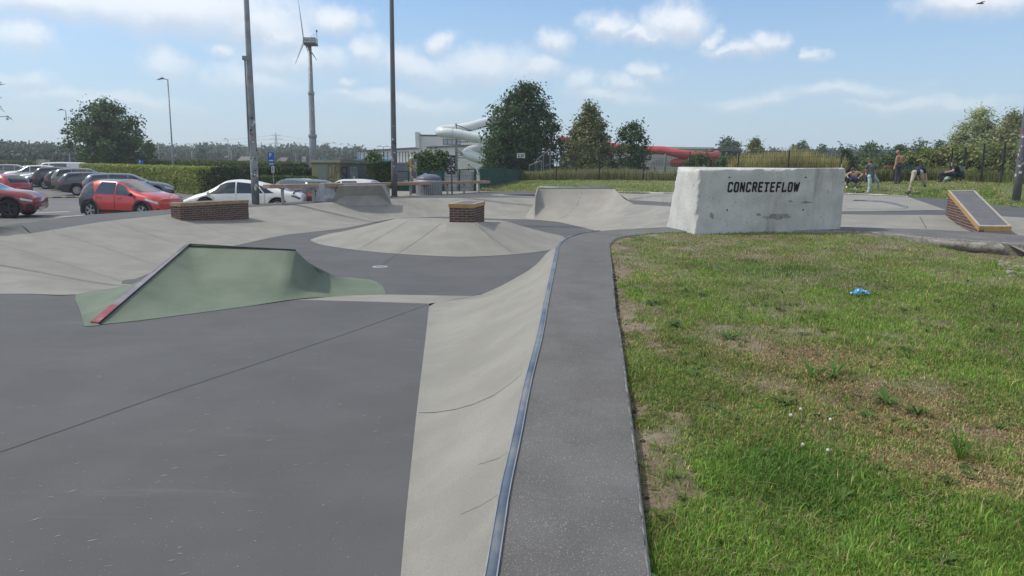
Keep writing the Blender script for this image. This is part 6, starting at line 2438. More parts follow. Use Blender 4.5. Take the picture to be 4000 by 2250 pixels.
def flood_pole(label, base, h, r0, r1, m, head=True, nstick=20, zs=(.8, 3.0), conduit=False, seed=1):
    root = thing('light_pole', base, label, 'light pole')
    mb = MB()
    mb.tube([base + Vector((0, 0, -.2)), base + Vector((0, 0, 1.2)), base + Vector((0, 0, h * .45)), base + Vector((0, 0, h))], [r0, r0, lerp(r0, r1, .55), r1], 16)
    mb.build('mast', m, root, smooth=True)
    mb = MB()
    mb.lathe([(r0 * 1.35, 0), (r0 * 1.35, .03), (r0 * 1.05, .05)], base, 16)
    mb.build('base_plate', m, root)
    if conduit:
        mb = MB()
        o = Vector((-r0 * 1.05, -r0 * .3, 0))
        mb.tube([base + o + Vector((0, 0, 1.9)), base + o * .95 + Vector((0, 0, 5.1))], .03, 8)
        mb.box(base.x - .2, base.x + .08, base.y - .12, base.y + .02, base.z + 5.08, base.z + 5.22)
        mb.build('conduit', GALV, root, smooth=False)
    if head:
        mb = MB()
        mb.box(base.x - .8, base.x + .8, base.y - .06, base.y + .06, base.z + h - .1, base.z + h)
        for s in (-.6, 0, .6):
            mb.box(base.x + s - .2, base.x + s + .2, base.y - .35, base.y - .08, base.z + h - .35, base.z + h + .1)
        mb.build('floodlights', m, root)
    if nstick:
        stickers(root, lambda z: base, lambda z: lerp(r0, lerp(r0, r1, .55), max(0, (z - base.z - 1.2) / (h * .45 - 1.2))), base.z + zs[0], base.z + zs[1], nstick, math.atan2(-base.y, -base.x), seed)
    return root


pA = WD(999, 790, 26.6); pA.z = -.06
flood_pole('tall galvanised light pole plastered with stickers at the rail end', pA, 13.0, .135, .06, GALV, nstick=34, zs=(.55, 3.1), conduit=True, seed=4)
pB = W(1541, 768.5, .09)
flood_pole('tall dark grey light pole with white stickers behind the rail', pB, 13.5, .125, .07, GREYP, nstick=30, zs=(.9, 3.0), seed=5)
pC = bermpt(3968, 790)
flood_pole('tall grey light pole with white stickers standing on the grass berm', pC, 12.0, .125, .07, GREYP, nstick=26, zs=(.7, 2.6), seed=6)


def street_lamp(label, px, top_py, Y, zb, m=GREYP, arm=1.0, group=None, double=False):
    t = WD(px, top_py, Y)
    b = Vector((t.x, t.y, zb))
    root = thing('street_lamp', b, label, 'street lamp', group)
    h = t.z - zb
    mb = MB()
    mb.tube([b, b + Vector((0, 0, h * .28)), b + Vector((0, 0, h * .29)), b + Vector((0, 0, h))], [.11, .10, .075, .05], 10)
    mb.build('mast', GALV, root, smooth=True)
    mb = MB()
    for s in ((-1, 1) if double else (-1,)):
        mb.tube([t + Vector((0, 0, -.05)), t + Vector((s * arm * .35, 0, .0))], .035, 6)
        mb.add([t + Vector((s * x, y, z)) for x, y, z in [(arm * .3, -.13, .03), (arm * .3, .13, .03), (arm * 1.0, .10, -.10), (arm * 1.0, -.10, -.10), (arm * .45, -.12, .16), (arm * .45, .12, .16)]],
               [(0, 1, 2, 3), (0, 4, 5, 1), (4, 3, 2, 5), (0, 3, 4), (1, 5, 2)])
    mb.build('lamp_head', GREYP, root)
    return root


street_lamp('street lamp with hooded head rising behind the clipped hedge', 655, 309, 72, -.75, arm=1.05)
street_lamp('street lamp with hooded head beside the broad dark tree', 256, 430, 100, -.75, arm=1.1)
street_lamp('small far street lamp between the hedge and the sticker pole', 890, 543, 150, -.9, arm=.9)
for k, (px, tp, Y) in enumerate(((618, 562, 160), (748, 590, 190), (767, 588, 195), (902, 585, 170))):
    t = WD(px, tp, Y)
    mb = MB(); mb.tube([(t.x, t.y, -.9), tuple(t)], [.14, .09], 8)
    root = thing('far_pole', Vector((t.x, t.y, -.9)), ('pale pole behind the slim young tree', 'thin pale pole beside the layered conifer', 'short pale pole touching the layered conifer', 'thin pole behind the far street lamp')[k], 'pole')
    mb.build('mast', GALV, root, smooth=True)
    mb = MB(); mb.box(t.x - .3, t.x + .1, t.y - .1, t.y + .1, t.z, t.z + .12); mb.build('lamp_head', GREYP, root)
street_lamp('small double headed lamp by the sports net', 1155, 603, 130, -.9, arm=1.0, double=True)
street_lamp('double headed lamp above the glass terrace fence', 1498, 572, 120, -.9, arm=1.2, double=True)

# ---- wind turbine
Yt = 86.0
tt_ = WD(1206, 178, Yt)
tb_ = Vector((tt_.x + .1, Yt, -.9))
turb = thing('wind_turbine', tb_, 'small grey wind turbine with boxy white nacelle behind the graffiti cabin', 'wind turbine')
hT = tt_.z + .9
mb = MB()
zs = [0, .34 * hT, .345 * hT, .65 * hT, .655 * hT, hT]
mb.tube([(tb_.x, Yt, -.9 + z) for z in zs], [.44, .40, .35, .31, .27, .20], 20)
mb.build('tower', GALV, turb, smooth=True)
mb = MB()
for z in (.343 * hT, .653 * hT):
    mb.lathe([(.46 if z < 7 else .34, -.12), (.50 if z < 7 else .37, 0), (.46 if z < 7 else .34, .25)], (tb_.x, Yt, -.9 + z), 20)
mb.build('joint_flange', GALV, turb)
c0_, c1_ = WD(1190, 178, Yt), WD(1236, 150, Yt)
NAC = mat('nacelle_white', (.52, .54, .54), .5, .08, 3.)
NACD = mat('nacelle_dark', (.09, .09, .10), .6, .1, 3.)
mb = MB(); mb.box(c0_.x, c1_.x, Yt - .55, Yt + .55, c0_.z + .22, c1_.z); nac = mb.build('nacelle', NAC, turb)
mb = MB(); mb.box(c0_.x + .05, c1_.x + .05, Yt - .5, Yt + .5, c0_.z, c0_.z + .21); mb.build('nacelle_base', NACD, turb)
mb = MB()
yv = Yt - .575
for a_, b_ in (((c0_.x, c0_.z + .24), (c1_.x, c0_.z + .24)), ((c0_.x, c1_.z - .02), (c1_.x, c1_.z - .02)), ((c0_.x + .02, c0_.z + .24), (c0_.x + .02, c1_.z)), ((c1_.x - .02, c0_.z + .24), (c1_.x - .02, c1_.z))):
    mb.bar((a_[0], yv, a_[1]), (b_[0], yv, b_[1]), .05, .05)
mb.build('panel_frame', NACD, nac)
mb = MB()
hz = (c1_.z - c0_.z - .22)
stroke_text('EOLICE', Vector((c0_.x + .15, Yt - .56, c0_.z + .22 + hz * .36)), Vector((1, 0, 0)), Vector((0, 0, 1)), hz * .30, hz * .05, gap=3.7, slant=0, mb=mb)
cx_ = c0_.x + .95 * (c1_.x - c0_.x) - .28
for a in (100, 220, 345):
    mb.bar((cx_, Yt - .56, c0_.z + .22 + hz * .5), (cx_ + .20 * math.cos(R(a)), Yt - .56, c0_.z + .22 + hz * .5 + .2 * math.sin(R(a))), .05, .004, (0, 1, 0))
mb.build('lettering', INK, nac)
hub = WD(1187, 161, Yt)
mb = MB(); mb.ball(hub, .16, .22, .22, 12, 8); mb.bar(hub, (c0_.x + .05, Yt, hub.z), .2, .2); mb.build('hub', NAC, turb, smooth=True)
LB = 150 * Yt / F_PX
BLA = mat('blade_grey', (.33, .35, .36), .45, .05, 3.)
for a in (10, 130, 250):
    dirv = Vector((-.05 * math.cos(R(a)) - .06 * math.sin(R(a)), -math.sin(R(a)), math.cos(R(a)))).normalized()
    mb = MB()
    mb.tube([hub + dirv * (LB * f) for f in (0.02, .08, .2, .5, .8, 1.0)], [.07, .10, .13, .095, .06, .025], 8, True, .45)
    mb.build('blade', BLA, turb, smooth=True)
t = WD(1237, 118, Yt)
mb = MB(); mb.tube([(t.x, Yt, c1_.z), (t.x, Yt, t.z)], .025, 6); mb.tube([(t.x, Yt, t.z - .28), (t.x - .8, Yt, t.z - .75)], .012, 5); mb.box(t.x - .08, t.x + .08, Yt - .08, Yt + .08, t.z - .2, t.z); mb.build('weather_mast', NACD, turb)
mb = MB(); mb.tube([(c0_.x + .15, Yt - .1, c0_.z), (tb_.x - .1, Yt - .1, c0_.z - .9)], .04, 6); mb.build('brace', GALV, turb)

# ---- graffiti cabin
CABG = mat('cabin_green', (.115, .118, .062), .85, .1, 3., col2=(.13, .12, .075), mix=(.5, .7))
CABD = mat('cabin_grey_green', (.095, .105, .098), .85, .1, 3.)
ca, cb, cc_ = WD(1219, 700, 45.5), WD(1331, 700, 43.2), WD(1433, 700, 45.0)
ztp = WD(1331, 637, 43.2).z
cab = thing('utility_cabin', Vector((cb.x, cb.y + 1.2, PZ)), 'olive green utility cabin covered in graffiti tags between the hedges', 'utility cabin')
cd = ca + (cc_ - cb)
def fl3(p, z):
    return Vector((p.x, p.y, z))
mb = MB()
mb.add([fl3(ca, PZ), fl3(cb, PZ), fl3(cb, ztp), fl3(ca, ztp)], [(0, 1, 2, 3)])
mb.add([fl3(cd, PZ), fl3(ca, PZ), fl3(ca, ztp), fl3(cd, ztp)], [(0, 1, 2, 3)])
mb.build('olive_wall', CABG, cab)
mb = MB()
mb.add([fl3(cb, PZ), fl3(cc_, PZ), fl3(cc_, ztp), fl3(cb, ztp)], [(0, 1, 2, 3)])
mb.add([fl3(cc_, PZ), fl3(cd, PZ), fl3(cd, ztp), fl3(cc_, ztp)], [(0, 1, 2, 3)])
mb.build('grey_wall', CABD, cab)
mid_ = (ca + cc_) / 2
mb = MB()
rp = [p + (p - mid_).xy.normalized().to_3d() * .12 for p in (ca, cb, cc_, cd)]
mb.hexa([fl3(p, ztp + .02) for p in rp] + [fl3(p, ztp + .18) for p in rp])
mb.build('roof', mat('cabin_roof', (.165, .165, .125), .85, .1, 3.), cab)
def wallpt(p, q, u, z, lift=.012):
    d = (q - p).xy.normalized()
    n = Vector((d.y, -d.x, 0))
    r_ = fl3(p.lerp(q, u), z)
    return r_ + n * lift
u1 = (cb - ca).xy.normalized().to_3d()
mb = MB()
q4 = [wallpt(ca, cb, .19, ztp - .95, .01), wallpt(ca, cb, .53, ztp - .95, .01), wallpt(ca, cb, .53, ztp - .08, .01), wallpt(ca, cb, .19, ztp - .08, .01)]
mb.add(q4, [(0, 1, 2, 3)]); mb.build('vent_panel', mat('vent_green', (.085, .115, .095), .8, .05, 4.), cab)
TAGM = mat('marker_black', (.03, .03, .032), .8, .2, 20.)
mb = MB()
Z = Vector((0, 0, 1))
stroke_text('CUPL', wallpt(ca, cb, .56, ztp - .88), u1, Z, .72, .05, 3.7, .05, mb=mb, jit=.25)
mb.build('graffiti', TAGM, cab); mb = MB()
stroke_text('TAKER', wallpt(ca, cb, .53, ztp - 1.65), u1, Z, .62, .05, 3.2, .1, mb=mb, jit=.3)
mb.build('graffiti', TAGM, cab); mb = MB()
stroke_text('aloR', wallpt(ca, cb, .03, ztp - 1.5), u1, Z, .55, .035, 3.6, .1, mb=mb, jit=.3)
mb.build('graffiti', TAGM, cab); mb = MB()
stroke_text('IrKO', wallpt(ca, cb, .1, ztp - 2.05), u1, Z, .5, .035, 3.9, .1, mb=mb, jit=.3)
mb.build('graffiti', TAGM, cab)
u2 = (cc_ - cb).xy.normalized().to_3d()
mb = MB()
stroke_text('SUR', wallpt(cb, cc_, .03, ztp - 1.05), u2, Z, .8, .075, 2.6, .0, mb=mb, jit=.3)
mb.build('graffiti', TAGM, cab); mb = MB()
stroke_text('KOT', wallpt(cb, cc_, .02, ztp - 1.75), u2, Z, .6, .07, 3.0, .0, mb=mb, jit=.3)
mb.build('graffiti', TAGM, cab); mb = MB()
stroke_text('GAD', wallpt(cb, cc_, .68, ztp - 1.3), u2, Z, .45, .04, 3.6, .0, mb=mb, jit=.4)
mb.build('graffiti', TAGM, cab); mb = MB()
stroke_text('RoC', wallpt(cb, cc_, .69, ztp - 1.95), u2, Z, .4, .04, 3.6, .0, mb=mb, jit=.4)
mb.build('graffiti', TAGM, cab)
mb = MB()
q4 = [wallpt(cb, cc_, .34, PZ + .1, .02), wallpt(cb, cc_, .64, PZ + .1, .02), wallpt(cb, cc_, .64, ztp - .2, .02), wallpt(cb, cc_, .34, ztp - .2, .02)]
mb.add(q4, [(0, 1, 2, 3)])
door_ = mb.build('door', mat('pasted_door', (.17, .20, .205), .8, .25, 5., col2=(.30, .36, .36), mix=(.5, .62)), cab)
for dz in (.75, 1.05):
    mb = MB(); q4 = [wallpt(cb, cc_, .47, ztp - dz - .22, .024), wallpt(cb, cc_, .53, ztp - dz - .22, .024), wallpt(cb, cc_, .53, ztp - dz, .024), wallpt(cb, cc_, .47, ztp - dz, .024)]
    mb.add(q4, [(0, 1, 2, 3)]); mb.build('notice', PLATE, door_)

# ---- signs
SIGNB = mat('sign_blue', (.02, .105, .36), .5, .05, 5.)
SIGNW = mat('sign_white', (.62, .62, .61), .5, .05, 5.)


def panel(mb, px0, py0, px1, py1, Y, th=.03):
    a, b = WD(px0, py1, Y), WD(px1, py0, Y)
    mb.box(min(a.x, b.x), max(a.x, b.x), Y, Y + th, min(a.z, b.z), max(a.z, b.z))
    return a, b


def letter_on(mb, ch, px0, py0, px1, py1, Y, wd):
    a, b = WD(px0, py1, Y), WD(px1, py0, Y)
    stroke_text(ch, Vector((a.x, Y - .008, a.z)), Vector((1, 0, 0)), Vector((0, 0, 1)), b.z - a.z, wd, 3.6, 0, mb=mb)


Yp = 40.0
pb0 = WD(1066, 690, Yp)
park = thing('parking_sign', Vector((pb0.x, Yp, PZ)), 'blue parking sign with small plates on a thin post by the cars', 'sign')
mb = MB(); tpz = WD(1060, 596, Yp); mb.tube([(tpz.x + .05, Yp + .05, PZ), (tpz.x + .03, Yp + .05, tpz.z)], .03, 8); mb.build('post', GALV, park)
mb = MB(); panel(mb, 1047.5, 595, 1069, 634, Yp); p1_ = mb.build('parking_plate', SIGNB, park)
mb = MB(); letter_on(mb, 'P', 1053, 600, 1064, 613, Yp, .035); mb2 = MB(); panel(mb2, 1051, 625, 1067, 629, Yp - .01, .005); mb.add(mb2.v, mb2.f); mb.build('symbol', SIGNW, p1_)
mb = MB(); panel(mb, 1050.5, 635.5, 1071, 646, Yp); p2_ = mb.build('sub_plate', SIGNB, park)
mb = MB()
for yy_ in (637.5, 641.5):
    panel(mb, 1052, yy_, 1069, yy_ + 1.7, Yp - .01, .005)
mb.build('text_line', SIGNW, p2_)
mb = MB(); panel(mb, 1061, 650, 1070.5, 674, Yp); p3_ = mb.build('arrow_plate', SIGNW, park)
mb = MB(); panel(mb, 1064.5, 653, 1067, 671, Yp - .01, .005); mb.build('arrow', INK, p3_)
Y2 = 70.0
s2 = WD(548, 642, Y2)
ps2 = thing('parking_sign', Vector((s2.x, Y2, PZ)), 'small blue parking sign standing above the lit hedge', 'sign')
mb = MB(); mb.tube([(s2.x - .2, Y2 + .04, PZ), (s2.x - .2, Y2 + .04, s2.z + .2)], .03, 6); mb.build('post', GALV, ps2)
mb = MB(); panel(mb, 539, 624, 558, 642, Y2); q = mb.build('parking_plate', SIGNB, ps2)
mb = MB(); letter_on(mb, 'P', 544, 628, 552, 638, Y2, .05); mb.build('symbol', SIGNW, q)
Y3 = 88.0
s3 = WD(4, 655, Y3)
ps3 = thing('parking_sign', Vector((s3.x, Y3, PZ)), 'blue sign with white plate beyond the red cars', 'sign')
mb = MB(); mb.tube([(s3.x, Y3 + .05, PZ), (s3.x, Y3 + .05, s3.z)], .03, 6); mb.build('post', GALV, ps3)
mb = MB(); panel(mb, -6, 641, 7, 661, Y3); q = mb.build('plate', SIGNB, ps3)
mb = MB(); panel(mb, -3, 645, 4, 650, Y3 - .01, .005); mb.build('symbol', SIGNW, q)
# map board
Y4 = 84.0
s4 = WD(168, 660, Y4)
mp = thing('map_board', Vector((s4.x, Y4, PZ)), 'upright town map board with green and cream panel behind the cars', 'map board')
mb = MB(); panel(mb, 144.5, 623, 180, 668, Y4, .08); q = mb.build('map_panel', mat('map_print', (.42, .45, .33), .5, .15, 1.3, col2=(.30, .22, .15), mix=(.56, .60), speck=(2.2, (.20, .36, .14), .58, .66)), mp)
mb = MB(); panel(mb, 180.5, 624, 192.5, 668, Y4 - .01, .08); mb.build('side_panel', mat('map_side', (.14, .33, .10), .5, .3, 1.5, col2=(.45, .42, .08), mix=(.5, .55)), mp)
mb = MB()
for px_ in (144.5, 180.2, 193):
    a = WD(px_, 622, Y4); mb.box(a.x - .06, a.x + .06, Y4 - .03, Y4 + .1, PZ, a.z)
mb.build('frame', GALV, mp)
Y5 = 86.0
s5 = WD(221, 653, Y5)
np_ = thing('no_parking_sign', Vector((s5.x, Y5, PZ)), 'round blue no parking sign with red ring behind the white van', 'sign')
mb = MB(); mb.tube([(s5.x - .25, Y5 + .04, PZ), (s5.x - .25, Y5 + .04, s5.z + .5)], .03, 6); mb.build('post', GALV, np_)
M_ = Matrix.Translation((s5.x, Y5 - .01, s5.z)) @ Matrix.Rotation(R(90), 4, 'X')
mb = MB(); mb.lathe([(0, .012), (.16, .012)], (0, 0, 0), 20, M_); mb.build('disc', SIGNB, np_)
SR = mat('sign_red', (.42, .04, .05), .5, .05, 5.)
mb = MB(); mb.lathe([(.16, .010), (.21, .010), (.21, -.01)], (0, 0, 0), 20, M_); mb.bar((s5.x - .12, Y5 - .03, s5.z + .12), (s5.x + .12, Y5 - .03, s5.z - .12), .045, .01, (0, 1, 0)); mb.build('red_ring', SR, np_)

# ---- pylon with wires
Yy = 700.0
pt_, pbz = WD(1077, 517, Yy), -1.0
pyl = thing('power_pylon', Vector((pt_.x, Yy, pbz)), 'steel lattice power pylon far beyond the hedge', 'pylon')
PYM = mat('pylon_steel', (.26, .29, .32), .6, .05, 1.)
mb = MB()
hh_ = pt_.z - pbz
def leg(f, sx, sy):
    w_ = lerp(3.2, .5, min(1, f * 1.25)) if f < .8 else lerp(.5, .1, (f - .8) / .2)
    return Vector((pt_.x + sx * w_, Yy + sy * w_, pbz + f * hh_))
fsx = [0, .2, .4, .58, .72, .82, .92, 1]
for sx in (-1, 1):
    for sy in (-1, 1):
        mb.tube([leg(f, sx, sy) for f in fsx], .16, 4)
for f0, f1 in zip(fsx, fsx[1:]):
    for sy in (-1, 1):
        mb.bar(leg(f0, -1, sy), leg(f1, 1, sy), .18, .18); mb.bar(leg(f0, 1, sy), leg(f1, -1, sy), .18, .18)
for f, w_ in ((.64, 5.0), (.78, 6.5), (.90, 4.5)):
    z = pbz + f * hh_
    mb.bar((pt_.x - w_, Yy, z), (pt_.x + w_, Yy, z), .35, .35); mb.bar((pt_.x - w_, Yy, z), (pt_.x, Yy, z + 1.6), .18, .18); mb.bar((pt_.x + w_, Yy, z), (pt_.x, Yy, z + 1.6), .18, .18)
mb.build('lattice', PYM, pyl)
for k, (f, w_) in enumerate(((.64, 5.0), (.78, 6.5), (.90, 4.5))):
    z = pbz + f * hh_
    for sgn in (-1, 1):
        mb = MB()
        pts = [Vector((pt_.x + sgn * w_ + sgn * 420 * t, Yy - 60 * t, z - 14 * 4 * t * (1 - t) - (4 if sgn < 0 else 9) * t)) for t in [i / 14 for i in range(15)]]
        mb.tube(pts, .11, 4)
        mb.build('power_line', PYM, pyl)

# ---- sports net
Yn_ = 122.0
net = thing('ball_net', WD(1070, 640, Yn_).xy.to_3d() + Vector((0, 0, -.9)), 'tall see-through ball net on thin posts behind the parking sign', 'net')
NETM = mat('net_cord', (.22, .24, .23), .8, .05, 3.)
ps = [(976, 576), (1002, 560), (1092, 578), (1137, 563)]
tops_ = [WD(a, b, Yn_) for a, b in ps]
for t in tops_:
    mb = MB(); mb.tube([(t.x, Yn_, -.9), (t.x, Yn_, t.z)], .07, 6); mb.build('post', GREYP, net)
mb = MB()
for a, b in ((WD(1003, 588, Yn_), WD(1091, 592, Yn_)), (WD(1092, 592, Yn_), WD(1137, 590, Yn_))):
    n = int((b.x - a.x) / .38)
    for k in range(n + 1):
        x = lerp(a.x, b.x, k / n); z = lerp(a.z, b.z, k / n)
        mb.bar((x, Yn_, -.9), (x, Yn_, z), .022, .022)
    for k in range(14):
        zz = lerp(-.6, min(a.z, b.z), k / 13)
        mb.bar((a.x, Yn_, zz), (b.x, Yn_, zz), .022, .022)
mb.build('net_mesh', NETM, net)
for k, (px0, py0, px1, py1, colr) in enumerate(((1179, 611, 1194, 632, (.16, .25, .45)), (1257, 617, 1273, 623, (.12, .28, .45)))):
    mb = MB(); a, b = panel(mb, px0, py0, px1, py1, 118, .03)
    root = thing('banner', Vector((a.x, 118, -.9)), ('blue and pink banner on a post behind the hedge', 'small blue panel showing over the cabin roof')[k], 'banner')
    mb.build('cloth', mat('banner_%d' % k, colr, .7, .3, 2., col2=(.5, .45, .5), mix=(.5, .6)), root)
    mb = MB(); mb.tube([(a.x, 118.05, -.9), (a.x, 118.05, b.z + .1)], .03, 5); mb.build('post', GALV, root)
# far houses
ROOF = mat('far_roof_tiles', (.15, .135, .135), .9, .1, 1.)
HWALL = mat('far_brick_wall', (.22, .155, .13), .9, .1, 1.)
for k, (px, tp, w_) in enumerate(((965, 611, 38), (1110, 615, 26))):
    Y = 230
    t = WD(px, tp, Y); hw = w_ * Y / F_PX / 2
    root = thing('far_house', Vector((t.x, Y, -.95)), ('low far house with grey roof left of the parking sign', 'small far house seen through the ball net')[k], 'house')
    ez = t.z - 1.6
    mb = MB(); mb.box(t.x - hw, t.x + hw, Y - 4, Y + 4, -.95, ez); mb.build('wall', HWALL, root)
    mb = MB(); mb.add([(t.x - hw - .3, Y - 4.4, ez), (t.x + hw + .3, Y - 4.4, ez), (t.x + hw + .3, Y, t.z), (t.x - hw - .3, Y, t.z), (t.x - hw - .3, Y + 4.4, ez), (t.x + hw + .3, Y + 4.4, ez)], [(0, 1, 2, 3), (3, 2, 5, 4)]); mb.build('roof', ROOF, root)
    for dx in (-.5, .4):
        mb = MB(); mb.box(t.x + dx * hw - .5, t.x + dx * hw + .5, Y - 4.05, Y - 4, ez - 1.6, ez - .5); mb.build('window', GLASS, root)
# church spire
t = WD(3600, 534, 900)
sp_ = thing('church_spire', Vector((t.x, 900, -1)), 'thin far church spire above the trees behind the skaters', 'church')
mb = MB(); mb.tube([(t.x, 900, -1), (t.x, 900, 18)], [3, 3], 4); mb.build('tower', HWALL, sp_)
mb = MB(); mb.tube([(t.x, 900, 18), (t.x, 900, t.z - 3), (t.x, 900, t.z)], [2.6, .35, .12], 8); mb.build('spire', PYM, sp_)

# ---- leisure pool building
BWALL = mat('pool_wall_grey', (.66, .64, .61), .85, .05, 1., col2=(.6, .585, .56), mix=(.5, .7))
BTOP = mat('roof_edge', (.12, .12, .12), .7, .05, 2.)
Yb = 105.0
pool = thing('pool_building', Vector((WD(1700, 650, Yb).x, Yb, -.95)), 'large pale grey flat roofed swimming pool building behind the rail', 'building')
a, b = WD(1402, 591.5, Yb + 6), WD(1778, 571.5, Yb)
c = WD(2010, 566, Yb)
mb = MB()
mb.add([(a.x, a.y, -.95), (b.x, b.y, -.95), (b.x, b.y, b.z), (a.x, a.y, a.z), (c.x, c.y, -.95), (c.x, c.y, c.z), (a.x, a.y + 25, -.95), (a.x, a.y + 25, a.z), (c.x, c.y + 25, -.95), (c.x, c.y + 25, c.z)],
       [(0, 1, 2, 3), (1, 4, 5, 2), (6, 0, 3, 7), (4, 8, 9, 5), (3, 2, 5, 9, 7)])
mb.build('wall', BWALL, pool)
mb = MB(); mb.bar(a + Vector((0, -.05, .05)), b + Vector((0, -.05, .05)), .3, .22); mb.bar(b + Vector((0, -.05, .05)), c + Vector((0, -.05, .05)), .3, .22); mb.build('roof_edge', BTOP, pool)
Yu = Yb + 1.5
a, b = WD(1632, 531, Yu), WD(1960, 527, Yu)
mb = MB(); mb.box(a.x, b.x, Yu, Yu + 18, 1.0, a.z); mb.build('upper_wall', BWALL, pool)
mb = MB(); mb.box(a.x, b.x, Yu - .1, Yu + 18.1, a.z + .003, a.z + .2); mb.build('roof_edge', BTOP, pool)
f0, f1, f2, f3 = WD(1621, 515.5, Yu - .5), WD(1633, 515.5, Yu - .5), WD(1640, 578, Yu - .5), WD(1624, 578, Yu - .5)
mb = MB(); mb.prism([f0, f3, f2, f1], (0, 3, 0)); mb.build('fin_wall', BWALL, pool)
g0_, g1_ = WD(1652, 530.5, Yu + 4), WD(1633, 515.5, Yu + 4)
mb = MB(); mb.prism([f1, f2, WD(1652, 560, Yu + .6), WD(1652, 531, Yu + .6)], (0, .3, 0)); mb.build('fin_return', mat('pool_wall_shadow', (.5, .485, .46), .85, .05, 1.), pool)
w0, w1 = WD(1730, 565, Yu - .06), WD(1800, 543, Yu - .06)
mb = MB(); mb.box(w0.x, w1.x, Yu - .08, Yu - .02, w0.z, w1.z); wf = mb.build('window', BTOP, pool)
for k in range(4):
    x0 = lerp(w0.x, w1.x, k / 4) + .08; x1 = lerp(w0.x, w1.x, (k + 1) / 4) - .04
    mb = MB(); mb.box(x0, x1, Yu - .10, Yu - .082, w0.z + .1, w1.z - .1); mb.build('pane', mat('far_pane', (.28, .31, .34), .15, .1, 1., spec=.6), wf)
mb = MB()
w0, w1 = WD(1802, 566, Yu), WD(1870, 558, Yu)
for k in range(9):
    x = lerp(w0.x, w1.x, k / 8); mb.bar((x, Yu - .8, w0.z), (x, Yu - .8, w1.z), .05, .05)
mb.bar((w0.x, Yu - .8, w1.z), (w1.x, Yu - .8, w1.z), .06, .06)
mb.build('balcony_rail', GALV, pool)
# terrace screen with posts, and the blue painted wall under it
Ys = 92.0
scr = thing('glass_screen', Vector((WD(1490, 650, Ys).x, Ys, -.9)), 'tall see-through glass terrace screen above the blue painted wall', 'glass fence')
GP = mat('screen_glass', (.50, .55, .58), .1, .05, 2., alpha=.32, spec=.5)
for k in range(10):
    px0, px1 = lerp(1392, 1545, k / 10), lerp(1392, 1545, (k + 1) / 10)
    a, b = WD(px0, 624, Ys), WD(px1, 594, Ys)
    mb = MB(); mb.box(a.x + .05, b.x - .05, Ys, Ys + .02, a.z, b.z); mb.build('pane', GP, scr)
    mb = MB(); mb.box(a.x - .04, a.x + .04, Ys - .05, Ys + .05, a.z - .4, b.z + .1); mb.build('post', BTOP, scr)
for k in range(5):
    a = WD(1550 + k * 11.6, 640, Ys - 3); b = WD(1550 + k * 11.6, 593, Ys - 3)
    mb = MB(); mb.box(a.x - .04, a.x + .04, Ys - 3.05, Ys - 2.95, a.z, b.z); mb.build('post', BTOP, scr)
a, b = WD(1548, 594, Ys - 3), WD(1598, 593, Ys - 3)
mb = MB(); mb.bar(a, b, .07, .07); mb.build('top_bar', BTOP, scr)
mural = thing('painted_wall', Vector((WD(1460, 650, Ys).x, Ys, -.95)), 'blue and white painted wall with lettering below the glass screen', 'wall')
a, b = WD(1391, 700, Ys - .3), WD(1545, 622, Ys - .3)
mb = MB(); mb.box(a.x, b.x, Ys - .3, Ys + .4, -.95, b.z); mb.build('wall_face', mat('wave_mural', (.10, .40, .58), .7, .25, .8, col2=(.55, .68, .74), mix=(.5, .6)), mural)
mb = MB(); la, lb = WD(1520, 632, Ys - .32), WD(1535, 626, Ys - .32); stroke_text('LAGO', Vector((la.x, Ys - .315, la.z)), Vector((1, 0, 0)), Vector((0, 0, 1)), lb.z - la.z, .07, 3.9, 0, mb=mb); mb.build('lettering', mat('mural_letters', (.05, .06, .22), .6), mural)
a, b = WD(1550, 700, Ys - 4), WD(1600, 639, Ys - 4)
gb = thing('grey_container', Vector((a.x, Ys - 4, -.95)), 'plain dark grey wall block beside the glass screen', 'wall')
mb = MB(); mb.box(a.x, b.x, Ys - 4, Ys - 1, -.95, b.z); mb.build('body', mat('dark_grey_render', (.13, .135, .15), .8, .05, 1.), gb)
mb = MB(); mb.box(a.x - .05, b.x + .05, Ys - 4.05, Ys - .95, b.z + .003, b.z + .12); mb.build('capping', GALV, gb)

# ---- water slides
SLW = mat('slide_white', (.62, .66, .65), .3, .04, 1., spec=.5, coat=.3)
Yl = 88.0
ws = thing('water_slide', Vector((WD(1780, 690, Yl).x, Yl, -.9)), 'white tube water slide looping beside the tall dark tree', 'water slide')
def sp(px, py, dy):
    return WD(px, py, Yl + dy)
rad = 18 * Yl / F_PX
path = crom([sp(2080, 440, 3), sp(2010, 455, 2.5), sp(1950, 466, 2), sp(1890, 480, 1.5), sp(1840, 494, 1.2), sp(1790, 503, 1.2), sp(1735, 508, .9), sp(1718, 514, .1), sp(1735, 518, -.8), sp(1790, 524, -1), sp(1850, 537, -1), sp(1910, 546, -1), sp(1980, 556, -.5)], 6)
mb = MB(); mb.tube(path, [rad * (1 if i < 36 else 1.03) for i in range(len(path))], 16); mb.build('upper_tube', SLW, ws, smooth=True)
path = crom([sp(1980, 560, 1.5), sp(1930, 572, 1.2), sp(1880, 578, 1), sp(1835, 590, .4), sp(1826, 600, -.4), sp(1845, 610, -.9), sp(1880, 622, -1), sp(1930, 640, -.8)], 6)
mb = MB(); mb.tube(path, rad * 1.05, 16); mb.build('lower_tube', SLW, ws, smooth=True)
mb = MB()
for tube_px in ((1768, 520), (1808, 527), (1860, 539), (1905, 478), (1850, 491)):
    c = sp(tube_px[0], tube_px[1], -1 if tube_px[1] > 515 else 1.4)
    M_ = Matrix.Translation(c) @ Matrix.Rotation(R(90), 4, 'Y')
    mb.lathe([(rad * 1.04, -.03), (rad * 1.07, 0), (rad * 1.04, .03)], (0, 0, 0), 16, M_)
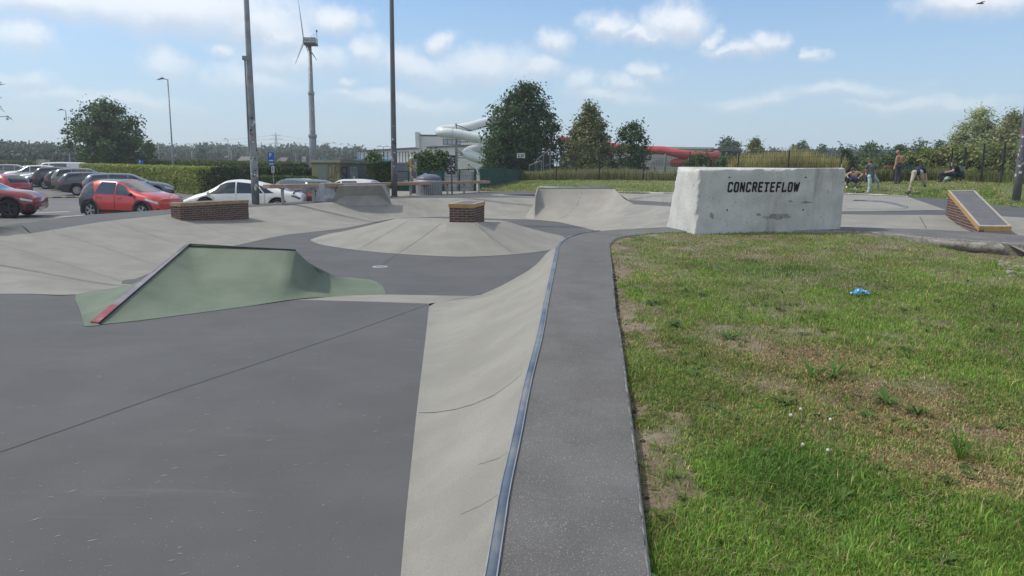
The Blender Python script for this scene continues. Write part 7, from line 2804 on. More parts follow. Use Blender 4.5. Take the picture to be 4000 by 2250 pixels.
mb.build('joint_ring', mat('slide_joint', (.45, .49, .48), .5), ws)
t, bq_ = sp(1780, 482, 0), sp(1784, 690, 0)
mb = MB(); mb.tube([(t.x + .1, Yl, -.9), (t.x + .05, Yl, 3.5), (t.x, Yl, t.z)], [.18, .16, .14], 10); mb.build('support_mast', GALV, ws, smooth=True)
mb = MB()
for (x0, y0), (x1, y1) in (((1783, 488), (1840, 509)), ((1783, 509), (1846, 510)), ((1783, 554), (1843, 553)), ((1800, 541), (1843, 553)), ((1785, 584), (1825, 614)), ((1785, 594), (1832, 616)), ((1785, 607), (1815, 607)), ((1785, 617), (1836, 616)), ((1885, 494), (1930, 490))):
    mb.bar(sp(x0, y0, -.1), sp(x1, y1, -.6), .09, .09)
mb.build('bracket', GREYP, ws)
# red slide
SLR = mat('slide_red', (.42, .065, .075), .45, .1, .8, spec=.4, col2=(.45, .13, .085), mix=(.56, .7))
Yr = 84.0
rsld = thing('water_slide', Vector((WD(2660, 640, Yr).x, Yr, -.9)), 'red tube water slide running past the small dark tree', 'water slide')
def sr(px, py, dy=0):
    return WD(px, py, Yr + dy)
rr_ = 16 * Yr / F_PX
mb = MB(); mb.tube(crom([sr(2180, 548, 2), sr(2300, 560, 2), sr(2420, 578, 1.5), sr(2520, 586, 1), sr(2590, 588, .5), sr(2640, 598, 0), sr(2700, 606, -.3), sr(2760, 610, -.5), sr(2790, 608, 0), sr(2800, 604, .8)], 6), rr_, 16); mb.build('upper_tube', SLR, rsld, smooth=True)
mb = MB(); mb.tube(crom([sr(2800, 622, .8), sr(2750, 630, .2), sr(2690, 634, 0), sr(2640, 634, .3), sr(2632, 637, 1.0), sr(2660, 636, 1.8)], 6), rr_ * .95, 16); mb.build('lower_tube', SLR, rsld, smooth=True)
mb = MB()
for px_ in (2600, 2655, 2740):
    a = sr(px_, 600, 0); mb.tube([(a.x, a.y, -.9), tuple(a)], .12, 8)
mb.build('support_mast', GREYP, rsld, smooth=True)
# flat roofed wing behind the red slide
Yg = 100.0
wg = thing('pool_wing', Vector((WD(2650, 640, Yg).x, Yg, -.95)), 'low pale building wing behind the red slide', 'building')
a, b = WD(2330, 640, Yg), WD(2786, 583, Yg)
mb = MB(); mb.box(a.x, b.x, Yg, Yg + 15, -.95, b.z); mb.build('wall', mat('pale_render', (.42, .40, .36), .85, .05, 1.), wg)
mb = MB(); mb.box(a.x - .1, b.x + .1, Yg - .2, Yg + 15.1, b.z + .003, b.z + .25); mb.build('roof_edge', mat('white_fascia', (.55, .55, .54), .6), wg)
mb = MB()
pts = [WD(2585 + 45 * math.cos(math.pi * k / 14), 648 - 27 * math.sin(math.pi * k / 14), Yg - .06) for k in range(15)]
mb.prism(pts, (0, .05, 0)); mb.build('arched_window', mat('arch_grey', (.26, .27, .28), .5), wg)
a, b = WD(2783, 640, Yg - 2), WD(2895, 592, Yg - 2)
shd = thing('dark_shed', Vector((a.x, Yg - 2, -.95)), 'flat roofed dark pavilion beside the red slide end', 'building')
mb = MB(); mb.box(a.x + .3, b.x - .3, Yg - 1.5, Yg + 6, -.95, b.z); mb.build('wall', mat('dark_timber', (.05, .055, .055), .8, .2, 2.), shd)
mb = MB(); mb.box(a.x - .3, b.x, Yg - 2.2, Yg + 6.3, b.z + .003, b.z + .35); mb.build('roof', BTOP, shd)
for k in range(5):
    x = lerp(a.x + .6, b.x - .8, k / 4); mb = MB(); mb.box(x, x + .18, Yg - 1.62, Yg - 1.52, -.9, b.z - .05); mb.build('post', GREYP, shd)

# ---- things around the yard
YDZ = .05
# big ribbed waste container
c = WD(1676, 763, 34.4); c.z = .06
bin_ = thing('waste_container', c, 'large round ribbed grey waste container with domed lid behind the rail', 'waste container')
rB = 51 * 34.4 / F_PX
BINM = mat('ribbed_grey', (.30, .31, .315), .5, .15, 3., metal=.3)
mb = MB(); mb.lathe([(rB * .96, 0), (rB * .96, .66)], c, 40); mb.build('drum', mat('drum_dark', (.12, .125, .135), .6, .1, 4.), bin_, smooth=True)
for k in range(44):
    a = 2 * math.pi * k / 44
    mb = MB()
    M_ = Matrix.Translation((c.x, c.y, c.z)) @ Matrix.Rotation(a, 4, 'Z')
    mb.box(rB * .95, rB * 1.0, -.028, .028, .01, .60, M_)
    mb.build('rib', BINM, bin_)
mb = MB(); mb.lathe([(rB * 1.02, .60), (rB * 1.02, .68), (rB * .97, .70)], c, 40); mb.build('band', BINM, bin_, smooth=True)
mb = MB(); mb.lathe([(rB * .98, .70), (rB * .98, .76), (rB * .85, .86), (rB * .5, .95), (0, .98)], c, 32); mb.build('domed_lid', mat('lid_blue_grey', (.10, .115, .15), .45, .2, 12., col2=(.28, .3, .33), mix=(.58, .66)), bin_, smooth=True)
c2 = WD(1620, 764, 35.5); c2.z = .06
lb_ = thing('litter_bin', c2, 'narrow dark slatted litter bin beside the ribbed container', 'litter bin')
mb = MB(); mb.lathe([(.13, 0), (.15, .02), (.15, .42), (.12, .42)], c2, 16); mb.build('liner', BLK, lb_)
for k in range(12):
    a = 2 * math.pi * k / 12
    mb = MB(); mb.tube([(c2.x + .165 * math.cos(a), c2.y + .165 * math.sin(a), c2.z), (c2.x + .165 * math.cos(a), c2.y + .165 * math.sin(a), c2.z + .45)], .012, 5); mb.build('slat', GREYP, lb_)
# yellow sticker post
Yq = 35.0
c = WD(1607, 764, Yq)
yp = thing('sticker_post', Vector((c.x, Yq, .05)), 'post with yellow box and a sticker covered board by the gate', 'sign post')
mb = MB(); t = WD(1607, 604, Yq); mb.tube([(c.x, Yq, .05), (t.x, Yq, t.z)], .05, 10); mb.build('post', GALV, yp, smooth=True)
mb = MB(); panel(mb, 1600, 620, 1607, 677, Yq - .12, .12); mb.build('yellow_box', mat('amber_box', (.50, .27, .03), .5, .15, 6.), yp)
mb = MB(); panel(mb, 1601.5, 657, 1606, 666, Yq - .135, .01); mb.build('label_plate', SIGNW, yp)
mb = MB(); panel(mb, 1608, 622, 1629, 698, Yq - .03, .03); bd = mb.build('board', mat('sticker_board', (.20, .19, .175), .6, .3, 12.), yp)
rs = random.Random(9)
for k in range(30):
    px_, py_ = rs.uniform(1609, 1624), rs.uniform(624, 692)
    mb = MB(); panel(mb, px_, py_, px_ + rs.uniform(2, 6), py_ + rs.uniform(2, 7), Yq - .035 - .0004 * k, .003); mb.build('sticker', STK[rs.randrange(7)], bd)
c3 = WD(1617, 684, Yq)
M_ = Matrix.Translation((c3.x, Yq - .06, c3.z)) @ Matrix.Rotation(R(90), 4, 'X')
mb = MB(); mb.lathe([(0, .004), (.06, .004)], (0, 0, 0), 18, M_); mb.build('round_sign', SIGNB, yp)
mb = MB(); mb.lathe([(.06, .004), (.085, .004), (.085, -.01)], (0, 0, 0), 18, M_); mb.build('red_ring', SR, yp)
# dark sticker column
Yc = 34.6
c = WD(1766, 757, Yc)
dc = thing('sticker_column', Vector((c.x, Yc, .06)), 'dark two sided board full of white stickers on a thin post', 'sign post')
t = WD(1762, 606, Yc); mb = MB(); mb.tube([(c.x, Yc, .06), (t.x, Yc, t.z + .02)], .035, 8); mb.build('post', GREYP, dc, smooth=True)
DBM = mat('dark_board', (.022, .024, .032), .5, .1, 6.)
for k, (x0, x1) in enumerate(((1746, 1760.5), (1764.5, 1778.5))):
    mb = MB(); panel(mb, x0, 606.5, x1, 681, Yc - .02 - .03 * k, .05); bd = mb.build('board', DBM, dc)
    for q in range(20 if k else 13):
        px_, py_ = rs.uniform(x0 + 1, x1 - 4), rs.uniform(610, 675)
        mb = MB()
        if rs.random() < .5:
            cc2 = WD(px_ + 2, py_ + 2, Yc - .03 - .03 * k)
            M_ = Matrix.Translation((cc2.x, Yc - .026 - .03 * k - .0004 * q, cc2.z)) @ Matrix.Rotation(R(90), 4, 'X')
            r3 = rs.uniform(.015, .035); mb.lathe([(0, 0), (r3, 0)], (0, 0, 0), 10, M_)
        else:
            panel(mb, px_, py_, px_ + rs.uniform(1.5, 4), py_ + rs.uniform(1.5, 6), Yc - .026 - .03 * k - .0004 * q, .003)
        mb.build('sticker', STK[rs.choice((0, 0, 2, 3, 4))], bd)
# canopy and straw parasol behind the fence
Yk = 56.0
a, b = WD(1632, 675, Yk), WD(1702, 639, Yk)
cn = thing('canvas_canopy', Vector((a.x, Yk, -.5)), 'cream canvas canopy behind the green fence under the plane trees', 'canopy')
CV = mat('cream_canvas', (.48, .45, .37), .85, .1, 2.)
mb = MB()
rows = [[], []]
for k in range(25):
    x = lerp(a.x, b.x, k / 24); w_ = .06 * math.sin(k * 1.9)
    rows[0].append(Vector((x, Yk + w_, -.5))); rows[1].append(Vector((lerp(x, (a.x + b.x) / 2, .18), Yk + .4 + w_ * .4, b.z)))
mb.loft(rows)
mb.add([rows[1][0], rows[1][-1], rows[1][-1] + Vector((0, 2, 0)), rows[1][0] + Vector((0, 2, 0))], [(0, 1, 2, 3)])
mb.build('cloth', CV, cn, smooth=True)
for x in (a.x, b.x):
    mb = MB(); mb.tube([(x, Yk + .3, -.5), (x, Yk + .3, b.z)], .05, 6); mb.build('pole', GALV, cn)
Yv = 60.0
t = WD(1830, 640, Yv)
pr = thing('straw_parasol', Vector((t.x, Yv, -.5)), 'grey straw parasol showing above the fence near the slide', 'parasol')
mb = MB(); mb.lathe([(0, 0), (.10, -.02), (.12, -.10), (.07, -.12), (.30, -.22), (.55, -.36), (.50, -.37), (.05, -.18)], t, 20); mb.build('straw_roof', mat('grey_straw', (.20, .18, .15), .95, .2, 10., .5, 30.), pr)
mb = MB(); mb.tube([(t.x, Yv, -.5), (t.x, Yv, t.z - .1)], .035, 6); mb.build('pole', BARK, pr)

# ---- fences
FGRN = mat('fence_green', (.025, .075, .06), .6, .1, 4.)
FDRK = mat('fence_anthracite', (.030, .036, .042), .6, .1, 4.)
SCRN = mat('green_windbreak', (.030, .080, .068), .85, .15, 1.5, col2=(.04, .095, .08), mix=(.5, .7))


def post_fence(name, label, pts, hts, post_m, r=.035, cat='fence'):
    root = thing(name, pts[0], label, cat)
    for p, h in zip(pts, hts):
        mb = MB(); mb.box(p.x - r, p.x + r, p.y - r, p.y + r, p.z - .1, p.z + h); mb.build('post', post_m, root)
    return root


def wire_panel(root, a, b, ha, hb, m, step=.1, rails=6, wt=.007, name='wire_mesh'):
    """upright wires and double cross wires between two posts"""
    L_ = (b - a).xy.length
    n = max(2, int(L_ / step))
    mb = MB()
    for k in range(1, n):
        f = k / n
        p = a.lerp(b, f)
        mb.bar((p.x, p.y, p.z + .04), (p.x, p.y, p.z + lerp(ha, hb, f) - .02), wt, wt)
    for k in range(rails):
        f = k / (rails - 1)
        mb.bar(a + Vector((0, 0, .06 + (ha - .1) * f)), b + Vector((0, 0, .06 + (hb - .1) * f)), wt * 1.6, wt * 1.6)
    return mb.build(name, m, root)


# the mesh fence along the berm
fp = [(1937, 708, 600, 47.4), (2016, 705, 598, 48.6), (2174, 704, 597, 48.2), (2340, 704, 597, 47.2), (2511, 705, 597, 46.2), (2690, 707, 591, 45.0), (2879, 708, 590, 44.0), (3075, 710, 588, 43.2), (3280, 711, 586, 42.4), (3490, 711, 583, 41.5), (3708, 706.5, 579, 40.6),
      (3757, 708, 575, 40.0), (3829, 712, 561, 38.8), (3908, 715, 552, 36.0), (4010, 720, 545, 33.0), (4130, 727, 535, 30.0)]
fpts, fh = [], []
for px, pb_, pt2, Y in fp:
    b = WD(px, pb_, Y)
    fpts.append(b); fh.append(WD(px, pt2, Y).z - b.z)
mf = post_fence('mesh_fence', 'long anthracite mesh fence with posts along the top of the berm', fpts, fh, FDRK, .034)
for i in range(len(fpts) - 1):
    wire_panel(mf, fpts[i], fpts[i + 1], fh[i], fh[i + 1], FDRK, .10, 6, .008 if i < 10 else .006)
for i in (8, 9, 10):
    p = fpts[i] + Vector((0, -.05, fh[i] * .45))
    mb = MB(); mb.box(p.x - .03, p.x + .03, p.y - .02, p.y + .0, p.z, p.z + .22); mb.build('post_label', SIGNW, mf)
# white notice on it
mb = MB(); a, b = panel(mb, 2019, 598.5, 2051, 617, 48.4, .02)
nt = thing('notice_board', Vector((a.x, 48.4, a.z)), 'small white notice with black print hanging on the mesh fence', 'sign')
pl_ = mb.build('plate', SIGNW, nt)
mb = MB()
for x0, y0, x1, y1 in ((2023, 601.5, 2029, 604.5), (2032, 602, 2048, 603.5), (2024, 608, 2030, 614), (2033, 606, 2048, 607.5), (2034, 610, 2047, 612), (2032, 613.5, 2040, 615)):
    panel(mb, x0, y0, x1, y1, 48.39, .004)
mb.build('print', INK, pl_)
# green screened fence left of the berm
gp = [(1858, 757, 661, 40.0), (1877, 752, 660, 41.0), (1970, 742, 659, 45.0), (2060, 735, 668, 51.0), (2110, 730, 672, 56)]
gpts, gh = [], []
for px, pb_, pt2, Y in gp:
    b = WD(px, pb_, Y); gpts.append(b); gh.append(WD(px, pt2, Y).z - b.z)
gf2 = post_fence('screen_fence', 'fence covered in dark green windbreak cloth next to the berm', gpts, gh, FGRN, .035)
for i in range(1, len(gpts) - 1):
    a, b = gpts[i], gpts[i + 1]
    mb = MB()
    n = 14
    rows = [[], []]
    for k in range(n + 1):
        f = k / n
        w_ = Vector((0, .03 * math.sin(k * 2.3) - .04, 0))
        rows[0].append(a.lerp(b, f) + w_ + Vector((0, 0, -.1))); rows[1].append(a.lerp(b, f) + w_ * .3 + Vector((0, 0, lerp(gh[i], gh[i + 1], f) - .03)))
    mb.loft(rows)
    mb.build('windbreak_cloth', SCRN, gf2, smooth=True)
    mb = MB(); mb.bar(a + Vector((0, 0, gh[i])), b + Vector((0, 0, gh[i + 1])), .05, .05); mb.build('top_rail', FGRN, gf2)
# fence with painted sheet, gate and green panels
tp_ = [(1550, 762, 669, 38.5), (1597, 761, 669, 38.5), (1634, 760, 669, 38.6), (1636.5, 760, 669, 38.6), (1684, 759, 669, 38.7), (1734, 758, 668, 38.8), (1795, 756, 663, 39.3), (1855, 756, 661, 39.9)]
tpts, th_ = [], []
for px, pb_, pt2, Y in tp_:
    b = WD(px, pb_, Y); tpts.append(b); th_.append(WD(px, pt2, Y).z - b.z)
tf = post_fence('yard_fence', 'green yard fence with gate, painted sheet and signs behind the rail', tpts, th_, FGRN, .04)
for i in range(len(tpts) - 1):
    if i == 2:
        continue
    mb = MB(); mb.bar(tpts[i] + Vector((0, 0, th_[i])), tpts[i + 1] + Vector((0, 0, th_[i + 1])), .05, .05); mb.build('top_rail', FGRN, tf)
    wire_panel(tf, tpts[i], tpts[i + 1], th_[i], th_[i + 1], FGRN, .12, 5, .008)
SHEET = mat('painted_sheet', (.46, .46, .45), .85, .12, 2., col2=(.22, .36, .40), mix=(.54, .62), speck=(2.6, (.42, .16, .12), .64, .70))
for i, (m_, z0_, z1_) in enumerate(((SCRN, .05, .60), (None, 0, 0), (None, 0, 0), (SCRN, 0, 1), (mat('green_mural', (.05, .14, .12), .8, .3, 2., col2=(.06, .22, .40), mix=(.52, .6)), .02, 1), (SHEET, 0, .98), (SHEET, 0, .98))):
    if m_ is None:
        continue
    a, b = tpts[i], tpts[i + 1]
    mb = MB()
    rows = [[], []]
    for k in range(11):
        f = k / 10; w_ = Vector((0, .08 + .035 * math.sin(k * 1.7 + i), 0))
        rows[0].append(a.lerp(b, f) + w_ + Vector((0, 0, th_[i] * z0_))); rows[1].append(a.lerp(b, f) + w_ + Vector((0, 0, th_[i] * z1_ - .04)))
    mb.loft(rows); mb.build('fence_sheet', m_, tf, smooth=True)
mb = MB(); a, b = panel(mb, 1652, 674, 1670, 683.5, 38.55, .02); q = mb.build('blue_sign', SIGNB, tf)
mb = MB(); panel(mb, 1652.5, 684, 1670, 694, 38.55, .02); q2 = mb.build('white_sign', SIGNW, tf)
mb = MB(); panel(mb, 1655, 677, 1667, 680, 38.54, .004); mb.build('print', SIGNW, q)
mb = MB(); panel(mb, 1655, 686, 1668, 687.5, 38.54, .004); panel(mb, 1655, 690, 1666, 691, 38.54, .004); mb.build('print', INK, q2)
# galvanised gates leaning open behind the fence
for k, (lab, c4) in enumerate((('tall slanted galvanised gate panel standing behind the mesh fence', [(2097, 690, 624), (2149, 685, 582)]), ('lower galvanised gate panel standing in front of the taller one', [(2067, 690, 646), (2115, 690, 627)]))):
    Yg2 = 50.5 - k * .6
    (x0, y0b, y0t), (x1, y1b, y1t) = c4
    p00, p01, p10, p11 = WD(x0, y0b, Yg2 + 1.5), WD(x0, y0t, Yg2 + 1.5), WD(x1, y1b, Yg2), WD(x1, y1t, Yg2)
    root = thing('gate_panel', (p00 + p10) / 2, lab, 'gate')
    mb = MB()
    for a, b in ((p00, p01), (p01, p11), (p11, p10), (p00, p10), ((p00 + p10) / 2, (p01 + p11) / 2)):
        mb.bar(a, b, .055, .055)
    mb.build('frame', GALV, root)
    mb = MB()
    for q in range(1, 22):
        f = q / 22
        mb.bar(p00.lerp(p10, f), p01.lerp(p11, f), .010, .010)
    mb.build('infill_wires', GREYP, root)
# chestnut paling behind
pale = thing('paling_fence', WD(2420, 680, 52), 'grey wooden paling fence in the long grass below the trees', 'fence')
PAL = mat('weathered_pale', (.24, .26, .25), .9, .25, 6.)
pal_me = None
for k in range(52):
    px = lerp(2302, 2528, k / 51)
    b, t = WD(px, 692, 52), WD(px + random.uniform(-1.5, 1.5), 659 + random.uniform(-2, 3) + (k / 51) * 2, 52)
    mb = MB(); mb.bar(b, t, .05, .03, (0, 1, 0)); mb.build('pale', PAL, pale)
mb = MB(); mb.bar(WD(2300, 668, 52.03), WD(2530, 669, 52.03), .02, .02); mb.bar(WD(2300, 682, 52.03), WD(2530, 683, 52.03), .02, .02); mb.build('wire', GREYP, pale)

# ---- white road barriers beside the wedge
BARR = mat('barrier_white', (.44, .44, .45), .7, .12, 4., col2=(.28, .28, .27), mix=(.55, .7))
for k, (px, Y, rz) in enumerate(((1270, 28.6, R(80)), (1297, 29.0, R(70)))):
    c = WD(px, 784, Y); c.z = drop(c.x, c.y) if abs(drop(c.x, c.y)) > 1e-6 else -.02
    root = thing('road_barrier', c, ('white plastic road barrier with scrawled marks left of the wedge', 'white road barrier pushed against the wedge')[k], 'barrier')
    M_ = Matrix.Translation(c) @ Matrix.Rotation(rz, 4, 'Z')
    mb = MB()
    pr_ = [(-.24, 0), (-.24, .12), (-.12, .26), (-.09, .66), (.09, .66), (.12, .26), (.24, .12), (.24, 0)]
    for s0, s1 in ((-.5, .5),):
        vs_ = [M_ @ Vector((s0, y, z)) for y, z in pr_] + [M_ @ Vector((s1, y, z)) for y, z in pr_]
        n = len(pr_)
        mb.add(vs_, [tuple(range(n)), tuple(range(n, 2 * n))[::-1]] + [(i, (i + 1) % n, (i + 1) % n + n, i + n) for i in range(n)])
    mb.build('barrier_body', BARR, root)
    mb = MB(); mb.box(-.3, .3, -.06, .06, .66, .70, M_); mb.build('carry_lip', BARR, root)
    mb = MB()
    sx = M_.to_3x3() @ Vector((1, 0, 0)); n_ = M_.to_3x3() @ Vector((0, 1, 0))
    for sgn in (-1, 1):
        stroke_text('GS', M_ @ Vector((-.3 * sgn, sgn * .125, .34)), sx * sgn, Vector((0, 0, 1)), .2, .02, 4, .1, mb=mb, jit=.3)
    mb.build('scrawl', TAGM, root)

# ---- litter on the lawn and berm
c = W(3357, 1163, -.035, DK[1])
WR = mat('wrapper_blue', (.05, .30, .58), .3, .2, 25., spec=.6, col2=(.7, .75, .78), mix=(.54, .60))
wrp = thing('crumpled_wrapper', c, 'crumpled blue and white plastic wrapper lying on the lawn', 'wrapper')
mb = MB()
n1, n2 = 18, 8
rows = []
k_ = c.y / F_PX
for j in range(n2 + 1):
    row = []
    for i in range(n1 + 1):
        u_, v_ = i / n1 - .5, j / n2 - .5
        p = Vector((u_ * 70 * k_ * 1.2, v_ * .11 + u_ * .05, 0))
        p.z = .05 + .035 * mnoise.noise(Vector((u_ * 5, v_ * 4, 2))) + .05 * math.exp(-(u_ / .22) ** 2) * (1 - abs(v_) * 1.4)
        p += mnoise.noise_vector(Vector((u_ * 9, v_ * 7, 5))) * .012
        row.append(c + p)
    rows.append(row)
mb.loft(rows); mb.build('foil', WR, wrp)
for k, (px, py, lab) in enumerate(((2097, 702, 'crumpled white paper cup lying at the foot of the mesh fence'), (2157, 702.5, 'scrap of white paper lying on the berm under the fence'))):
    c = bermpt(px, py)
    mb = MB(); mb.ball(c + Vector((0, 0, .05)), .09, .08, .12 if k == 0 else .04, 9, 6)
    mb.v = [tuple(Vector(q) + mnoise.noise_vector(Vector(q) * 14) * .03) for q in mb.v]
    tag(mb.build('paper_scrap', SIGNW), lab, 'litter')
# bird high up
c = WD(3829, 13, 30.0)
bd = thing('flying_bird', c, 'dark bird gliding in front of the white cloud', 'bird')
mb = MB(); mb.tube([c + Vector((-.14, 0, -.01)), c + Vector((-.05, 0, 0)), c + Vector((.06, 0, .0)), c + Vector((.16, 0, -.005))], [.008, .03, .028, .006], 8)
mb.build('body', INK, bd, smooth=True)
for s in (-1, 1):
    mb = MB(); mb.add([c + Vector((-.03, 0, .01)), c + Vector((.05, 0, .01)), c + Vector((.09, s * .16, .035)), c + Vector((.0, s * .30, .02)), c + Vector((-.03, s * .14, .035))], [(0, 1, 2, 3, 4)]); mb.build('wing', INK, bd)

# ================================================================== people and their things on the berm
def z7(x, y):
    return 3250 + x / 4.6836, 560 + y / 4.6836


def J(x, y, Y):
    return WD(*z7(x, y), Y)


SK_L = mat('skin_light', (.46, .29, .215), .6, .08, 14., spec=.3)
SK_T = mat('skin_tan', (.40, .225, .145), .6, .08, 14., spec=.3)
SK_D = mat('skin_brown', (.20, .105, .07), .6, .08, 14., spec=.3)
HAIRB = mat('hair_brown', (.10, .06, .04), .8, .2, 40.)
HAIRK = mat('hair_black', (.014, .012, .012), .7, .2, 40.)
CL_BLK = mat('cloth_black', (.018, .018, .022), .9, .2, 14.)
CL_BLU = mat('cloth_blue', (.02, .12, .52), .8, .1, 14.)
CL_GRY = mat('cloth_dark_grey', (.065, .065, .08), .9, .15, 14.)
CL_BGE = mat('cloth_beige', (.42, .375, .28), .9, .1, 14.)
CL_JNS = mat('cloth_pale_denim', (.40, .50, .55), .9, .12, 10.)
CL_NVY = mat('cloth_navy', (.022, .028, .05), .9, .15, 14.)
SHOE_W = mat('shoe_white', (.5, .5, .48), .7, .1, 20.)
SHOE_K = mat('shoe_black', (.025, .03, .035), .7, .1, 20.)
PADS = mat('knee_pad', (.10, .10, .105), .8, .1, 20.)
# striped shirt
ST = bpy.data.materials.new('striped_cloth')
ST.use_nodes = True
nt_ = ST.node_tree
geo_ = nt_.nodes.new('ShaderNodeNewGeometry'); sx_ = nt_.nodes.new('ShaderNodeSeparateXYZ'); mm = nt_.nodes.new('ShaderNodeMath'); mm.operation = 'MULTIPLY'; mm.inputs[1].default_value = 14.0
fr2 = nt_.nodes.new('ShaderNodeMath'); fr2.operation = 'FRACT'; gt = nt_.nodes.new('ShaderNodeMath'); gt.operation = 'GREATER_THAN'; gt.inputs[1].default_value = .58
mxx = nt_.nodes.new('ShaderNodeMix'); mxx.data_type = 'RGBA'; mxx.inputs[6].default_value = (.03, .045, .06, 1); mxx.inputs[7].default_value = (.15, .17, .18, 1)
nt_.links.new(geo_.outputs['Position'], sx_.inputs[0]); nt_.links.new(sx_.outputs[2], mm.inputs[0]); nt_.links.new(mm.outputs[0], fr2.inputs[0]); nt_.links.new(fr2.outputs[0], gt.inputs[0]); nt_.links.new(gt.outputs[0], mxx.inputs[0]); nt_.links.new(mxx.outputs[2], nt_.nodes['Principled BSDF'].inputs['Base Color'])
nt_.nodes['Principled BSDF'].inputs['Roughness'].default_value = .9


def capsule(mb, a, b, ra, rb, seg=10):
    a, b = Vector(a), Vector(b)
    d = (b - a)
    L_ = max(d.length, 1e-4)
    d = d / L_
    path, rad = [], []
    for k in range(4):
        t = math.pi / 2 * (k + .15) / 4
        path.append(a - d * ra * math.cos(t)); rad.append(ra * math.sin(t))
    for k in range(5):
        path.append(a.lerp(b, k / 4)); rad.append(lerp(ra, rb, k / 4))
    for k in range(4):
        t = math.pi / 2 * (1 - (k + .85) / 4)
        path.append(b + d * rb * math.cos(t)); rad.append(rb * math.sin(t))
    mb.tube(path, rad, seg)


